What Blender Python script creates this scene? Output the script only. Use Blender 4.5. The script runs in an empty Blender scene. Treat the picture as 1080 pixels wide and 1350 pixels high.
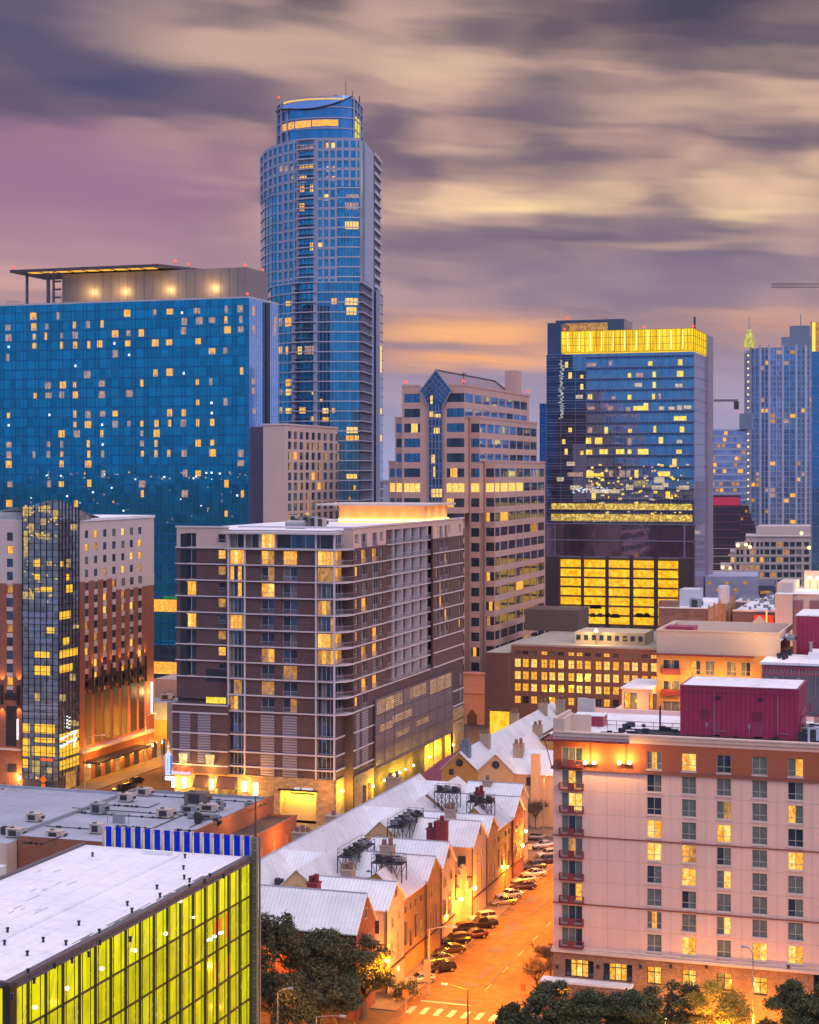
import bpy, math, random
import numpy as np
from mathutils import Vector
random.seed(7)
sc = bpy.context.scene
COL = sc.collection
R = math.radians
# ------------------------------------------------------------ camera
# the city grid is the world grid: +y = up the street, +x = across it; the camera is turned 18 degrees off it
TH = R(18.13); CT, ST = math.cos(TH), math.sin(TH)
F = 2305.0; HZ = 622.0; CX = 540.0; CH = 72.0
cam = bpy.data.cameras.new('camera'); camo = bpy.data.objects.new('camera', cam); COL.objects.link(camo)
camo.location = (0, 0, CH); camo.rotation_euler = (R(90), 0, TH)
cam.sensor_fit = 'HORIZONTAL'; cam.sensor_width = 36; cam.lens = 36 * F / 1080
cam.shift_y = -(675 - HZ) / 1080; cam.clip_start = 1; cam.clip_end = 30000
sc.camera = camo
sc.render.engine = 'CYCLES'
sc.view_settings.view_transform = 'Standard'; sc.view_settings.look = 'None'
sc.view_settings.exposure = 0.3; sc.view_settings.gamma = 1
# ------------------------------------------------------------ sky at dusk
W = bpy.data.worlds.new('World'); sc.world = W; W.use_nodes = True
nt = W.node_tree; nt.nodes.clear()
def N(t, **k):
    n = nt.nodes.new(t)
    for a, b in k.items(): setattr(n, a, b)
    return n
def L(a, b): nt.links.new(a, b)
def setin(n, i, v):
    if hasattr(v, 'node'): L(v, n.inputs[i])
    else: n.inputs[i].default_value = v
def M_(op, a, b=None, c=None, clamp=False):
    n = N('ShaderNodeMath', operation=op, use_clamp=clamp); setin(n, 0, a)
    if b is not None: setin(n, 1, b)
    if c is not None: setin(n, 2, c)
    return n.outputs[0]
def MIX(f, a, b):
    n = N('ShaderNodeMix', data_type='RGBA'); setin(n, 0, f); setin(n, 6, a); setin(n, 7, b); return n.outputs[2]
def srgb(r, g, b, k=1.0):
    f = lambda c: ((c / 255 + 0.055) / 1.055) ** 2.4 if c > 10 else c / 255 / 12.92
    return (f(r) * k, f(g) * k, f(b) * k, 1)
tc = N('ShaderNodeTexCoord'); sep = N('ShaderNodeSeparateXYZ'); L(tc.outputs['Generated'], sep.inputs[0])
dx, dy, dz = sep.outputs
X_ = M_('ADD', M_('MULTIPLY', dx, CT), M_('MULTIPLY', dy, ST))      # turned into the heading of the view
Y_ = M_('ADD', M_('MULTIPLY', dx, -ST), M_('MULTIPLY', dy, CT))
az = M_('MULTIPLY', M_('ARCTAN2', X_, Y_), 57.2958)
el = M_('MULTIPLY', M_('ARCSINE', dz), 57.2958)
cmb = N('ShaderNodeCombineXYZ'); L(M_('MULTIPLY', az, 0.16), cmb.inputs[0]); L(M_('MULTIPLY', el, 0.55), cmb.inputs[1])
n1 = N('ShaderNodeTexNoise'); L(cmb.outputs[0], n1.inputs['Vector']); n1.inputs['Scale'].default_value = 1.3; n1.inputs['Detail'].default_value = 4; n1.inputs['Distortion'].default_value = 0.5
cmb2 = N('ShaderNodeCombineXYZ'); L(M_('MULTIPLY', az, 0.10), cmb2.inputs[0]); L(M_('MULTIPLY', M_('ADD', el, M_('MULTIPLY', az, 0.06)), 0.9), cmb2.inputs[1])
n2 = N('ShaderNodeTexNoise'); L(cmb2.outputs[0], n2.inputs['Vector']); n2.inputs['Scale'].default_value = 1.6; n2.inputs['Detail'].default_value = 2.5
w1 = M_('MULTIPLY', M_('SUBTRACT', n1.outputs['Fac'], 0.5), 6.5)
w2 = M_('MULTIPLY', M_('SUBTRACT', n2.outputs['Fac'], 0.5), 5.0)
azw = M_('ADD', az, w1); elw = M_('ADD', el, M_('MULTIPLY', w2, 0.28))
def grad(stops, fac):
    r = N('ShaderNodeValToRGB'); e = r.color_ramp.elements
    e[0].position, e[0].color = stops[0]; e[1].position, e[1].color = stops[-1]
    for p, c in stops[1:-1]:
        q = e.new(p); q.color = c
    L(fac, r.inputs[0]); return r.outputs[0]
EL = lambda py: (HZ - py) / 40.23
fac_el = M_('DIVIDE', el, 16.0, clamp=True)
g = lambda py, r_, g_, b_: (max(0, min(1, EL(py) / 16)), srgb(r_, g_, b_))
light = grad([g(622, 156, 160, 200), g(560, 158, 152, 186), g(500, 176, 152, 168), g(470, 240, 168, 120), g(440, 238, 164, 118), g(400, 176, 142, 146),
              g(330, 184, 150, 146), g(270, 232, 190, 154), g(180, 214, 170, 148), g(90, 220, 178, 154), g(0, 176, 144, 138)], fac_el)
dark = grad([g(622, 150, 154, 194), g(560, 148, 144, 178), g(500, 132, 120, 148), g(440, 148, 122, 134), g(400, 122, 104, 128),
             g(330, 104, 88, 112), g(270, 118, 98, 112), g(180, 100, 84, 102), g(90, 112, 94, 104), g(0, 74, 66, 84)], fac_el)
def cloud(ka, ke, tilt, scl, det, off=0.0):
    c = N('ShaderNodeCombineXYZ'); L(M_('MULTIPLY', azw2, ka), c.inputs[0]); L(M_('ADD', M_('MULTIPLY', M_('ADD', elw, M_('MULTIPLY', az, tilt)), ke), off), c.inputs[1])
    n = N('ShaderNodeTexNoise'); L(c.outputs[0], n.inputs['Vector']); n.inputs['Scale'].default_value = scl; n.inputs['Detail'].default_value = det; n.inputs['Roughness'].default_value = .42; return n.outputs['Fac']
azw2 = M_('ADD', az, M_('MULTIPLY', w1, .35))
cn = M_('ADD', M_('MULTIPLY', cloud(.15, .42, .13, 1.15, 2.5, 3.1), .72), M_('MULTIPLY', cloud(.30, 1.2, .10, 1.0, 2.0, 9.0), .28))
cf = N('ShaderNodeMapRange'); cf.interpolation_type = 'SMOOTHSTEP'; L(cn, cf.inputs[0]); cf.inputs[1].default_value = .36; cf.inputs[2].default_value = .66
sky = MIX(cf.outputs[0], dark, light)
def blob(px, py, a, b, col, k, ex=1.0):
    global sky
    u = M_('DIVIDE', M_('SUBTRACT', azw2, (px - 540) / 40.23), a / 40.23)
    v = M_('DIVIDE', M_('SUBTRACT', elw, EL(py)), b / 40.23)
    r2 = M_('ADD', M_('MULTIPLY', u, u), M_('MULTIPLY', v, v))
    f = M_('MULTIPLY', M_('EXPONENT', M_('MULTIPLY', r2, -1.2)), k)
    sky = MIX(f, sky, srgb(*col))
for bl in ((90, 255, 330, 100, (152, 110, 138), 1.0), (40, 250, 230, 90, (152, 106, 136), .9), (120, 340, 300, 45, (170, 132, 146), .85), (20, 380, 200, 24, (212, 160, 150), .7), (-40, 60, 300, 90, (76, 70, 104), 1.0), (150, 125, 270, 52, (66, 62, 100), 1.0), (330, 150, 110, 24, (92, 80, 104), .7),
           (390, 75, 190, 34, (206, 172, 150), .75), (560, 25, 130, 30, (196, 162, 146), .6), (900, 32, 220, 66, (58, 52, 76), 1.0), (1080, 70, 90, 36, (78, 70, 90), .85), (632, 50, 60, 20, (98, 84, 98), .8), (560, 100, 120, 20, (220, 184, 158), .6),
           (700, 150, 120, 28, (98, 82, 104), .85), (720, 215, 190, 26, (100, 84, 104), .8), (550, 160, 70, 16, (104, 90, 110), .7), (900, 150, 130, 26, (206, 172, 146), .7), (680, 276, 100, 13, (246, 208, 158), .95), (980, 288, 80, 12, (238, 200, 156), .85),
           (620, 200, 60, 14, (214, 176, 150), .5), (700, 316, 230, 20, (96, 82, 110), .85), (560, 330, 110, 16, (110, 94, 118), .6), (880, 325, 130, 9, (206, 168, 146), .55), (800, 368, 280, 30, (136, 114, 134), .7), (600, 436, 130, 14, (250, 176, 112), .95), (1000, 420, 160, 12, (196, 150, 134), .6),
           (620, 478, 110, 10, (252, 170, 104), .9), (640, 458, 160, 6, (146, 120, 132), .6), (700, 500, 300, 14, (142, 128, 160), .7), (1000, 520, 300, 40, (158, 148, 182), .5)): blob(*bl)
# behind and above: blue dusk low down in the east, lavender overhead brightened to light roofs and walls
back = grad([(0, srgb(38, 126, 172, 1.0)), (0.12, srgb(46, 134, 186, 1.05)), (0.25, srgb(150, 160, 220, 1.3)), (0.5, srgb(228, 208, 218, 1.55)), (1, srgb(220, 222, 250, 1.65))], M_('DIVIDE', el, 90.0, clamp=True))
up = M_('SMOOTH_MIN', 1.0, M_('MULTIPLY', M_('SUBTRACT', el, 16.0), 0.06), 0.1, clamp=True)
bk = M_('MULTIPLY', M_('SUBTRACT', M_('ABSOLUTE', az), 22.0), 0.03, clamp=True)
# to the right (the west) the dusk stays pale mauve
west = M_('MULTIPLY', M_('SUBTRACT', 95.0, M_('ABSOLUTE', M_('SUBTRACT', az, 75.0))), 0.022, clamp=True)
low = M_('SUBTRACT', 1.0, M_('MULTIPLY', M_('SUBTRACT', el, 12.0), 0.05), clamp=True)
back = MIX(M_('MULTIPLY', M_('MULTIPLY', west, low), 0.85), back, srgb(150, 160, 214, 1.05))
sky = MIX(M_('MAXIMUM', up, bk), sky, back)
nish = N('ShaderNodeTexSky'); nish.sky_type = 'NISHITA'; nish.sun_disc = False
nish.sun_elevation = R(3); nish.sun_rotation = R(60)
bg = N('ShaderNodeBackground'); L(sky, bg.inputs[0]); bg.inputs[1].default_value = 0.88
bg2 = N('ShaderNodeBackground'); L(nish.outputs[0], bg2.inputs[0]); bg2.inputs[1].default_value = 0.012
ad = N('ShaderNodeAddShader'); L(bg.outputs[0], ad.inputs[0]); L(bg2.outputs[0], ad.inputs[1])
wo = N('ShaderNodeOutputWorld'); L(ad.outputs[0], wo.inputs[0])
# the last soft light of the west
sl = bpy.data.lights.new('dusk_sun', 'SUN'); sl.energy = 0.6; sl.angle = R(25); sl.color = (1.0, 0.80, 0.72)
so = bpy.data.objects.new('dusk_sun', sl); COL.objects.link(so)
d = Vector((math.cos(R(-30)), math.sin(R(-30)), 0.55)).normalized(); so.rotation_euler = d.to_track_quat('Z', 'Y').to_euler()

# ------------------------------------------------------------ geometry helpers
def ptD(px, D):
    X = (px - CX) / F * D; return (X * CT - D * ST, X * ST + D * CT)
def pt(px, py, z=0.0): return ptD(px, F * (CH - z) / (py - HZ))
def dep(x, y): return -x * ST + y * CT
def zat(x, y, py): return CH - (py - HZ) * dep(x, y) / F
def xon(px, y):
    k = (px - CX) / F; return y * (k * CT - ST) / (CT + k * ST)
def yon(px, x):
    k = (px - CX) / F; return -x * (CT + k * ST) / (ST - k * CT) * -1 if False else x * (CT + k * ST) / (k * CT - ST)
def proj(x, y, z):
    D = dep(x, y); return (CX + F * (x * CT + y * ST) / D, HZ + F * (CH - z) / D)

# ------------------------------------------------------------ materials
MATS = {}
class NB:
    def __init__(s, name):
        m = bpy.data.materials.new(name); m.use_nodes = True; s.m = m; s.t = m.node_tree; s.t.nodes.clear()
        s.out = s.n('ShaderNodeOutputMaterial'); s.geo = s.n('ShaderNodeNewGeometry')
        sp = s.n('ShaderNodeSeparateXYZ'); s.l(s.geo.outputs['Position'], sp.inputs[0]); s.P = sp.outputs
    def n(s, t, **k):
        n = s.t.nodes.new(t)
        for a, b in k.items(): setattr(n, a, b)
        return n
    def l(s, a, b): s.t.links.new(a, b)
    def si(s, n, i, v):
        if hasattr(v, 'node'): s.l(v, n.inputs[i])
        else: n.inputs[i].default_value = v
    def math(s, op, a, b=None, clamp=False):
        n = s.n('ShaderNodeMath', operation=op, use_clamp=clamp); s.si(n, 0, a)
        if b is not None: s.si(n, 1, b)
        return n.outputs[0]
    def vec(s, x, y, z):
        n = s.n('ShaderNodeCombineXYZ'); s.si(n, 0, x); s.si(n, 1, y); s.si(n, 2, z); return n.outputs[0]
    def noise(s, v, sc_, det=3, rough=0.5):
        n = s.n('ShaderNodeTexNoise'); s.l(v, n.inputs['Vector']); n.inputs['Scale'].default_value = sc_; n.inputs['Detail'].default_value = det
        n.inputs['Roughness'].default_value = rough; return n.outputs['Fac']
    def mix(s, f, a, b, bt='MIX'):
        n = s.n('ShaderNodeMix', data_type='RGBA', blend_type=bt); s.si(n, 0, f); s.si(n, 6, a); s.si(n, 7, b); return n.outputs[2]
    def bump(s, h, st, dist=0.05):
        n = s.n('ShaderNodeBump'); s.l(h, n.inputs['Height']); n.inputs['Strength'].default_value = st; n.inputs['Distance'].default_value = dist; return n.outputs[0]
def c4(c): return tuple(c)[:3] + (1,)
def mat(name, col, rough=0.75, metal=0.0, var=0.18, vs=0.35, kind=None, bump=0.0, col2=None, sz=1.0, spec=0.5, streak=0.0):
    if name in MATS: return MATS[name]
    b = NB(name); pos = b.geo.outputs['Position']
    p = b.n('ShaderNodeBsdfPrincipled'); b.l(p.outputs[0], b.out.inputs[0])
    c = c4(col); hx = b.math('ADD', b.P[0], b.P[1])
    big = b.noise(pos, vs, 4, 0.6); sm = b.noise(pos, vs * 9, 3)
    v = b.math('ADD', b.math('MULTIPLY', b.math('SUBTRACT', big, 0.5), var * 2.2), b.math('MULTIPLY', b.math('SUBTRACT', sm, 0.5), var * 1.4))
    v = b.math('ADD', 1.0, v)
    base = c
    h = sm
    if kind == 'brick':
        t = b.n('ShaderNodeTexBrick'); b.l(b.vec(hx, b.P[2], 0.0), t.inputs['Vector']); t.inputs['Scale'].default_value = 1.0 / sz
        t.inputs['Brick Width'].default_value = 0.6; t.inputs['Row Height'].default_value = 0.22; t.inputs['Mortar Size'].default_value = 0.018
        t.inputs['Color1'].default_value = c; t.inputs['Color2'].default_value = c4(col2 or [q * 0.72 for q in col]); t.inputs['Mortar'].default_value = c4([q * 0.8 + 0.03 for q in col])
        base = t.outputs['Color']; h = t.outputs['Fac']
    elif kind == 'stone':
        t = b.n('ShaderNodeTexBrick'); b.l(b.vec(hx, b.P[2], 0.0), t.inputs['Vector']); t.inputs['Scale'].default_value = 1.0 / sz
        t.inputs['Brick Width'].default_value = 1.1; t.inputs['Row Height'].default_value = 0.42; t.inputs['Mortar Size'].default_value = 0.02
        t.inputs['Color1'].default_value = c; t.inputs['Color2'].default_value = c4(col2 or [q * 0.6 for q in col]); t.inputs['Mortar'].default_value = c4([q * 0.5 for q in col])
        base = t.outputs['Color']; h = t.outputs['Fac']
    elif kind == 'louver':
        w = b.math('FRACT', b.math('DIVIDE', b.P[2], sz)); e = b.math('GREATER_THAN', w, 0.55)
        base = b.mix(e, c, c4(col2 or [q * 0.45 for q in col])); h = w
    elif kind == 'seamx' or kind == 'seamy':
        q = b.P[0] if kind == 'seamx' else b.P[1]
        w = b.math('FRACT', b.math('DIVIDE', q, sz)); e = b.math('LESS_THAN', w, 0.13)
        base = b.mix(b.math('MULTIPLY', e, 0.85), c, c4([q_ * 0.62 for q_ in col])); h = e
    elif kind == 'memb':
        jx = b.math('FRACT', b.math('DIVIDE', b.math('ADD', b.P[0], b.math('MULTIPLY', sm, .15)), 3.1)); jy = b.math('FRACT', b.math('DIVIDE', b.P[1], 9.0)); e = b.math('MAXIMUM', b.math('LESS_THAN', jx, .035), b.math('LESS_THAN', jy, .015))
        pud = b.math('MULTIPLY', b.math('SUBTRACT', b.noise(pos, .22, 4, .65), .56), 5.0, clamp=True)
        base = b.mix(b.math('MULTIPLY', e, .4), c, c4([q_ * .55 for q_ in col])); base = b.mix(b.math('MULTIPLY', pud, .45), base, c4([q_ * .62 for q_ in col])); h = e
    elif kind == 'seamv':
        w = b.math('FRACT', b.math('DIVIDE', hx, sz)); e = b.math('LESS_THAN', w, 0.2)
        base = b.mix(b.math('MULTIPLY', e, 0.8), c, c4([q_ * 0.6 for q_ in col])); h = e
    elif kind == 'panel':
        w = b.math('LESS_THAN', b.math('FRACT', b.math('DIVIDE', hx, sz * 1.45)), 0.03 / sz); w2_ = b.math('LESS_THAN', b.math('FRACT', b.math('DIVIDE', b.P[2], sz)), 0.04 / sz)
        e = b.math('MAXIMUM', w, w2_)
        base = b.mix(b.math('MULTIPLY', e, 0.6), c, c4([q_ * 0.6 for q_ in col])); h = e
    if streak:
        sn = b.noise(b.vec(b.math('MULTIPLY', hx, 2.2), b.math('MULTIPLY', hx, 0.3), b.math('MULTIPLY', b.P[2], 0.12)), 1.0, 4, 0.65)
        v = b.math('ADD', v, b.math('MULTIPLY', b.math('SUBTRACT', sn, 0.5), streak * 2))
    mu = b.mix(1.0, base, b.vec(v, v, v), 'MULTIPLY'); b.l(mu, p.inputs['Base Color'])
    p.inputs['Roughness'].default_value = rough; p.inputs['Metallic'].default_value = metal; p.inputs['Specular IOR Level'].default_value = spec
    if bump: b.l(b.bump(h, bump), p.inputs['Normal'])
    MATS[name] = b.m; return b.m
def glass(name, tint, rough=0.04, metal=0.85, wob=0.02, var=0.2, cell=(1.6, 3.1), spec=0.8):
    b = NB(name); pos = b.geo.outputs['Position']; hx = b.math('ADD', b.P[0], b.P[1])
    p = b.n('ShaderNodeBsdfPrincipled'); b.l(p.outputs[0], b.out.inputs[0])
    wn = b.n('ShaderNodeTexWhiteNoise', noise_dimensions='2D'); b.l(b.vec(b.math('FLOOR', b.math('DIVIDE', hx, cell[0])), b.math('FLOOR', b.math('DIVIDE', b.P[2], cell[1])), 0.0), wn.inputs['Vector'])
    v = b.math('ADD', 1.0 - var * 0.5, b.math('MULTIPLY', wn.outputs['Value'], var))
    b.l(b.mix(1.0, c4(tint), b.vec(v, v, v), 'MULTIPLY'), p.inputs['Base Color'])
    p.inputs['Metallic'].default_value = metal; p.inputs['Roughness'].default_value = rough; p.inputs['Specular IOR Level'].default_value = spec
    b.l(b.bump(b.math('ADD', b.noise(pos, 0.25, 2), b.math('MULTIPLY', wn.outputs['Value'], 0.15)), wob, 1.0), p.inputs['Normal'])
    MATS[name] = b.m; return b.m
def lit(name, c1, c2, k=1.0, dark=0.35, fx=1.6, fz=1.0, gloss=True, em2=(0.02, 0.02, 0.03)):
    # a lit room behind glass: curtains, lamps and furniture as uneven warm light
    b = NB(name); hx = b.math('ADD', b.P[0], b.P[1])
    v = b.vec(b.math('MULTIPLY', hx, fx), b.math('MULTIPLY', hx, 0.13), b.math('MULTIPLY', b.P[2], fz))
    n_ = b.noise(v, 0.9, 3, 0.55); n2_ = b.noise(v, 1.7, 2, 0.5)
    f = b.math('MULTIPLY', b.math('SUBTRACT', n_, 0.36), 3.2, clamp=True)
    c = b.mix(f, c4(c1), c4(c2))
    dk = b.math('MULTIPLY', b.math('SUBTRACT', n2_, 0.62 - dark * 0.2), 4.0, clamp=True)
    c = b.mix(b.math('MULTIPLY', dk, 0.75), c, c4([q * 0.25 for q in c1]))
    e = b.n('ShaderNodeEmission'); b.l(c, e.inputs[0]); e.inputs[1].default_value = k
    gl = b.n('ShaderNodeBsdfGlossy'); gl.inputs[0].default_value = (0.08, 0.08, 0.09, 1); gl.inputs[1].default_value = 0.05
    a = b.n('ShaderNodeAddShader'); b.l(e.outputs[0], a.inputs[0]); b.l(gl.outputs[0], a.inputs[1]); b.l(a.outputs[0], b.out.inputs[0])
    b.m.cycles.emission_sampling = 'NONE'
    MATS[name] = b.m; return b.m
def emis(name, col, k, sample=False):
    b = NB(name); e = b.n('ShaderNodeEmission'); e.inputs[0].default_value = c4(col); e.inputs[1].default_value = k; b.l(e.outputs[0], b.out.inputs[0])
    if not sample: b.m.cycles.emission_sampling = 'NONE'
    MATS[name] = b.m; return b.m

# ------------------------------------------------------------ mesh builder
class MB:
    def __init__(s): s.v = []; s.f = []; s.mi = []
    def q(s, *pts, m=0):
        i = len(s.v); s.v += [tuple(p) for p in pts]; s.f.append(tuple(range(i, i + len(pts)))); s.mi.append(m)
    def box(s, x0, x1, y0, y1, z0, z1, m=0, top=None, bottom=True):
        if x0 > x1: x0, x1 = x1, x0
        if y0 > y1: y0, y1 = y1, y0
        s.hexa([(x0, y0), (x1, y0), (x1, y1), (x0, y1)], z0, z1, m, top, bottom)
    def hexa(s, poly, z0, z1, m=0, top=None, bottom=True):
        i = len(s.v); n = len(poly)
        s.v += [(p[0], p[1], z0) for p in poly] + [(p[0], p[1], z1) for p in poly]
        for k in range(n):
            j = (k + 1) % n; s.f.append((i + k, i + j, i + n + j, i + n + k)); s.mi.append(m)
        s.f.append(tuple(i + n + k for k in range(n))); s.mi.append(m if top is None else top)
        if bottom: s.f.append(tuple(i + n - 1 - k for k in range(n))); s.mi.append(m)
    def tube(s, a, b_, r, n=6, m=0, r2=None, caps=True):
        a = Vector(a); b_ = Vector(b_); d_ = (b_ - a)
        if d_.length < 1e-6: return
        d_.normalize(); u = d_.orthogonal().normalized(); w = d_.cross(u); r2 = r if r2 is None else r2; i = len(s.v)
        for k in range(n):
            t = 2 * math.pi * k / n; s.v.append(tuple(a + (u * math.cos(t) + w * math.sin(t)) * r))
        for k in range(n):
            t = 2 * math.pi * k / n; s.v.append(tuple(b_ + (u * math.cos(t) + w * math.sin(t)) * r2))
        for k in range(n):
            j = (k + 1) % n; s.f.append((i + k, i + j, i + n + j, i + n + k)); s.mi.append(m)
        if caps:
            s.f.append(tuple(i + n - 1 - k for k in range(n))); s.mi.append(m); s.f.append(tuple(i + n + k for k in range(n))); s.mi.append(m)
    def ball(s, c, r, m=0, n=8, k=5):
        i0 = len(s.v); c = Vector(c)
        rows = []
        for a in range(k + 1):
            ph = math.pi * a / k - math.pi / 2; row = []
            for b_ in range(n):
                t = 2 * math.pi * b_ / n; s.v.append((c.x + r * math.cos(ph) * math.cos(t), c.y + r * math.cos(ph) * math.sin(t), c.z + r * math.sin(ph))); row.append(len(s.v) - 1)
            rows.append(row)
        for a in range(k):
            for b_ in range(n): s.f.append((rows[a][b_], rows[a][(b_ + 1) % n], rows[a + 1][(b_ + 1) % n], rows[a + 1][b_])); s.mi.append(m)
    def add(s, o):
        i = len(s.v); s.v += o.v; s.f += [tuple(i + k for k in f) for f in o.f]; s.mi += o.mi
    def pieces(s):
        up = list(range(len(s.v)))
        def fd(a):
            while up[a] != a: up[a] = up[up[a]]; a = up[a]
            return a
        for f in s.f:
            for k in f[1:]: up[fd(k)] = fd(f[0])
        isl = {}
        for i in range(len(s.v)): isl.setdefault(fd(i), []).append(i)
        if not 1 < len(isl) <= 900: return None
        keys = list(isl); P_ = np.array(s.v); lo = np.array([P_[isl[k]].min(0) for k in keys]); hi = np.array([P_[isl[k]].max(0) for k in keys]); sz = (hi - lo).max(1)
        gap = np.maximum(0, np.maximum(lo[:, None] - hi[None], lo[None] - hi[:, None])); near = np.sqrt((gap ** 2).sum(2)) <= np.maximum(.02, .49 * np.maximum(sz[:, None], sz[None]))
        lab = list(range(len(keys)))
        def fl(a):
            while lab[a] != a: lab[a] = lab[lab[a]]; a = lab[a]
            return a
        for a, b in np.argwhere(near): lab[fl(int(b))] = fl(int(a))
        num = {k: fl(i) for i, k in enumerate(keys)}; out = {}
        if len(set(num.values())) < 2: return None
        for f, m in zip(s.f, s.mi):
            o = out.setdefault(num[fd(f[0])], MB()); i = len(o.v); o.v += [s.v[k] for k in f]; o.f.append(tuple(range(i, i + len(f)))); o.mi.append(m)
        return list(out.values())
    def build(s, name, mats, parent=None, smooth=False, loc=None, split=True):
        if not s.f: return None
        if parent and split:
            ps = s.pieces()
            if ps and len(ps) <= 80: return [p.build(name, mats, parent, smooth, split=False) for p in ps][0]
        if not isinstance(mats, (list, tuple)): mats = [mats]
        me = bpy.data.meshes.new(name)
        o = bpy.data.objects.new(name, me)
        off = LOC.get(parent.name, (0, 0, 0)) if parent else (loc or (0, 0, 0))
        me.from_pydata([(v[0] - off[0], v[1] - off[1], v[2] - off[2]) for v in s.v], [], s.f)
        for m in mats: me.materials.append(m)
        me.polygons.foreach_set('material_index', s.mi)
        if smooth: me.polygons.foreach_set('use_smooth', [True] * len(s.f))
        COL.objects.link(o)
        if parent: o.parent = parent; LOC[o.name] = off
        else:
            o.location = off; LOC[o.name] = off
        me.update(); return o
LOC = {}
def thing(name, label, cat, loc=(0, 0, 0), group=None):
    o = bpy.data.objects.new(name, None); COL.objects.link(o); o.location = loc; o.empty_display_size = 1
    o['label'] = label; o['category'] = cat
    if group: o['group'] = group
    LOC[o.name] = tuple(loc); return o
def tag(o, label=None, cat=None, group=None, kind=None):
    if label: o['label'] = label
    if cat: o['category'] = cat
    if group: o['group'] = group
    if kind: o['kind'] = kind
    return o
def copy_tree(o, parent=None):
    c = o.copy(); COL.objects.link(c)
    if parent: c.parent = parent
    for ch in list(o.children): copy_tree(ch, c)
    return c
class Q:      # many small parts of one thing: the 100 that show largest are parts, the rest one part
    def __init__(s, root, name, mats, cap=100): s.r = root; s.n = name; s.m = mats; s.it = []; s.cap = cap
    def add(s, mb, frame=None, fmats=None):
        xs = [proj(*v) for v in mb.v]; a = (max(p[0] for p in xs) - min(p[0] for p in xs)) * (max(p[1] for p in xs) - min(p[1] for p in xs))
        if max(p[0] for p in xs) < -6 or min(p[0] for p in xs) > 1086: return
        s.it.append((a, len(s.it), mb, frame, fmats))
    def done(s):
        s.it.sort(key=lambda t: -t[0])
        for a, _, mb, fr, fm in s.it[:s.cap]:
            o = mb.build(s.n, s.m, s.r, split=False)
            if fr: fr.build('frame', fm, o, split=False)
        rest = MB(); rf = MB()
        for a, _, mb, fr, fm in s.it[s.cap:]:
            rest.add(mb)
            if fr: rf.add(fr)
        if rest.f: tag(rest.build(s.n, s.m, s.r, split=False), kind='stuff')
        if rf.f: tag(rf.build('frame', fm, s.r, split=False), kind='stuff')
class Face:
    def __init__(s, x, y, ux, uy):
        l = math.hypot(ux, uy); s.o = (x, y); s.u = (ux / l, uy / l); s.n = (uy / l, -ux / l); s.L = l
    def P(s, u, z, d_=0.0): return (s.o[0] + s.u[0] * u + s.n[0] * d_, s.o[1] + s.u[1] * u + s.n[1] * d_, z)
    def upx(s, px):     # distance along the face at which it is seen at px
        k = (px - CX) / F; ax = s.o[0] * CT + s.o[1] * ST; ad = dep(*s.o); bx = s.u[0] * CT + s.u[1] * ST; bd = dep(*s.u)
        return (k * ad - ax) / (bx - k * bd)
    def z(s, px, py):
        p = s.P(s.upx(px), 0); return zat(p[0], p[1], py)
    def quad(s, mb, u0, u1, z0, z1, d_=0.0, m=0): mb.q(s.P(u0, z0, d_), s.P(u1, z0, d_), s.P(u1, z1, d_), s.P(u0, z1, d_), m=m)
    def box(s, mb, u0, u1, z0, z1, d0, d1, m=0):
        a = s.P(u0, 0, d1)[:2]; b_ = s.P(u1, 0, d1)[:2]; c = s.P(u1, 0, d0)[:2]; e = s.P(u0, 0, d0)[:2]
        mb.hexa([a, b_, c, e], z0, z1, m)
    def wall(s, mb, u0, u1, z0, z1, holes, depth=0.25, m=0, rm=None, d_=0.0):
        us = sorted({u0, u1} | {h[0] for h in holes} | {h[1] for h in holes}); zs = sorted({z0, z1} | {h[2] for h in holes} | {h[3] for h in holes})
        us = [u for u in us if u0 - 1e-6 <= u <= u1 + 1e-6]; zs = [z for z in zs if z0 - 1e-6 <= z <= z1 + 1e-6]
        for i in range(len(us) - 1):
            run = None
            for j in range(len(zs) - 1):
                uc = (us[i] + us[i + 1]) / 2; zc = (zs[j] + zs[j + 1]) / 2
                if any(h[0] < uc < h[1] and h[2] < zc < h[3] for h in holes):
                    if run is not None: s.quad(mb, us[i], us[i + 1], run, zs[j], d_, m); run = None
                elif run is None: run = zs[j]
            if run is not None: s.quad(mb, us[i], us[i + 1], run, zs[-1], d_, m)
        rm = m if rm is None else rm
        for a, b_, c, e in [h[:4] for h in holes]:
            P = s.P; i_ = d_ - depth
            mb.q(P(a, c, d_), P(a, c, i_), P(b_, c, i_), P(b_, c, d_), m=rm); mb.q(P(a, e, i_), P(a, e, d_), P(b_, e, d_), P(b_, e, i_), m=rm)
            mb.q(P(a, c, d_), P(a, e, d_), P(a, e, i_), P(a, c, i_), m=rm); mb.q(P(b_, c, i_), P(b_, e, i_), P(b_, e, d_), P(b_, c, d_), m=rm)
def front(px0, px1, y0):   # wall facing the camera side, from px0 to px1
    x0, x1 = xon(px0, y0), xon(px1, y0); return Face(x0, y0, x1 - x0, 0)
def side(px1, x, y0):      # wall facing the street side, running away to px1
    y1 = yon(px1, x); return Face(x, y0, 0, y1 - y0)
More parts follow.
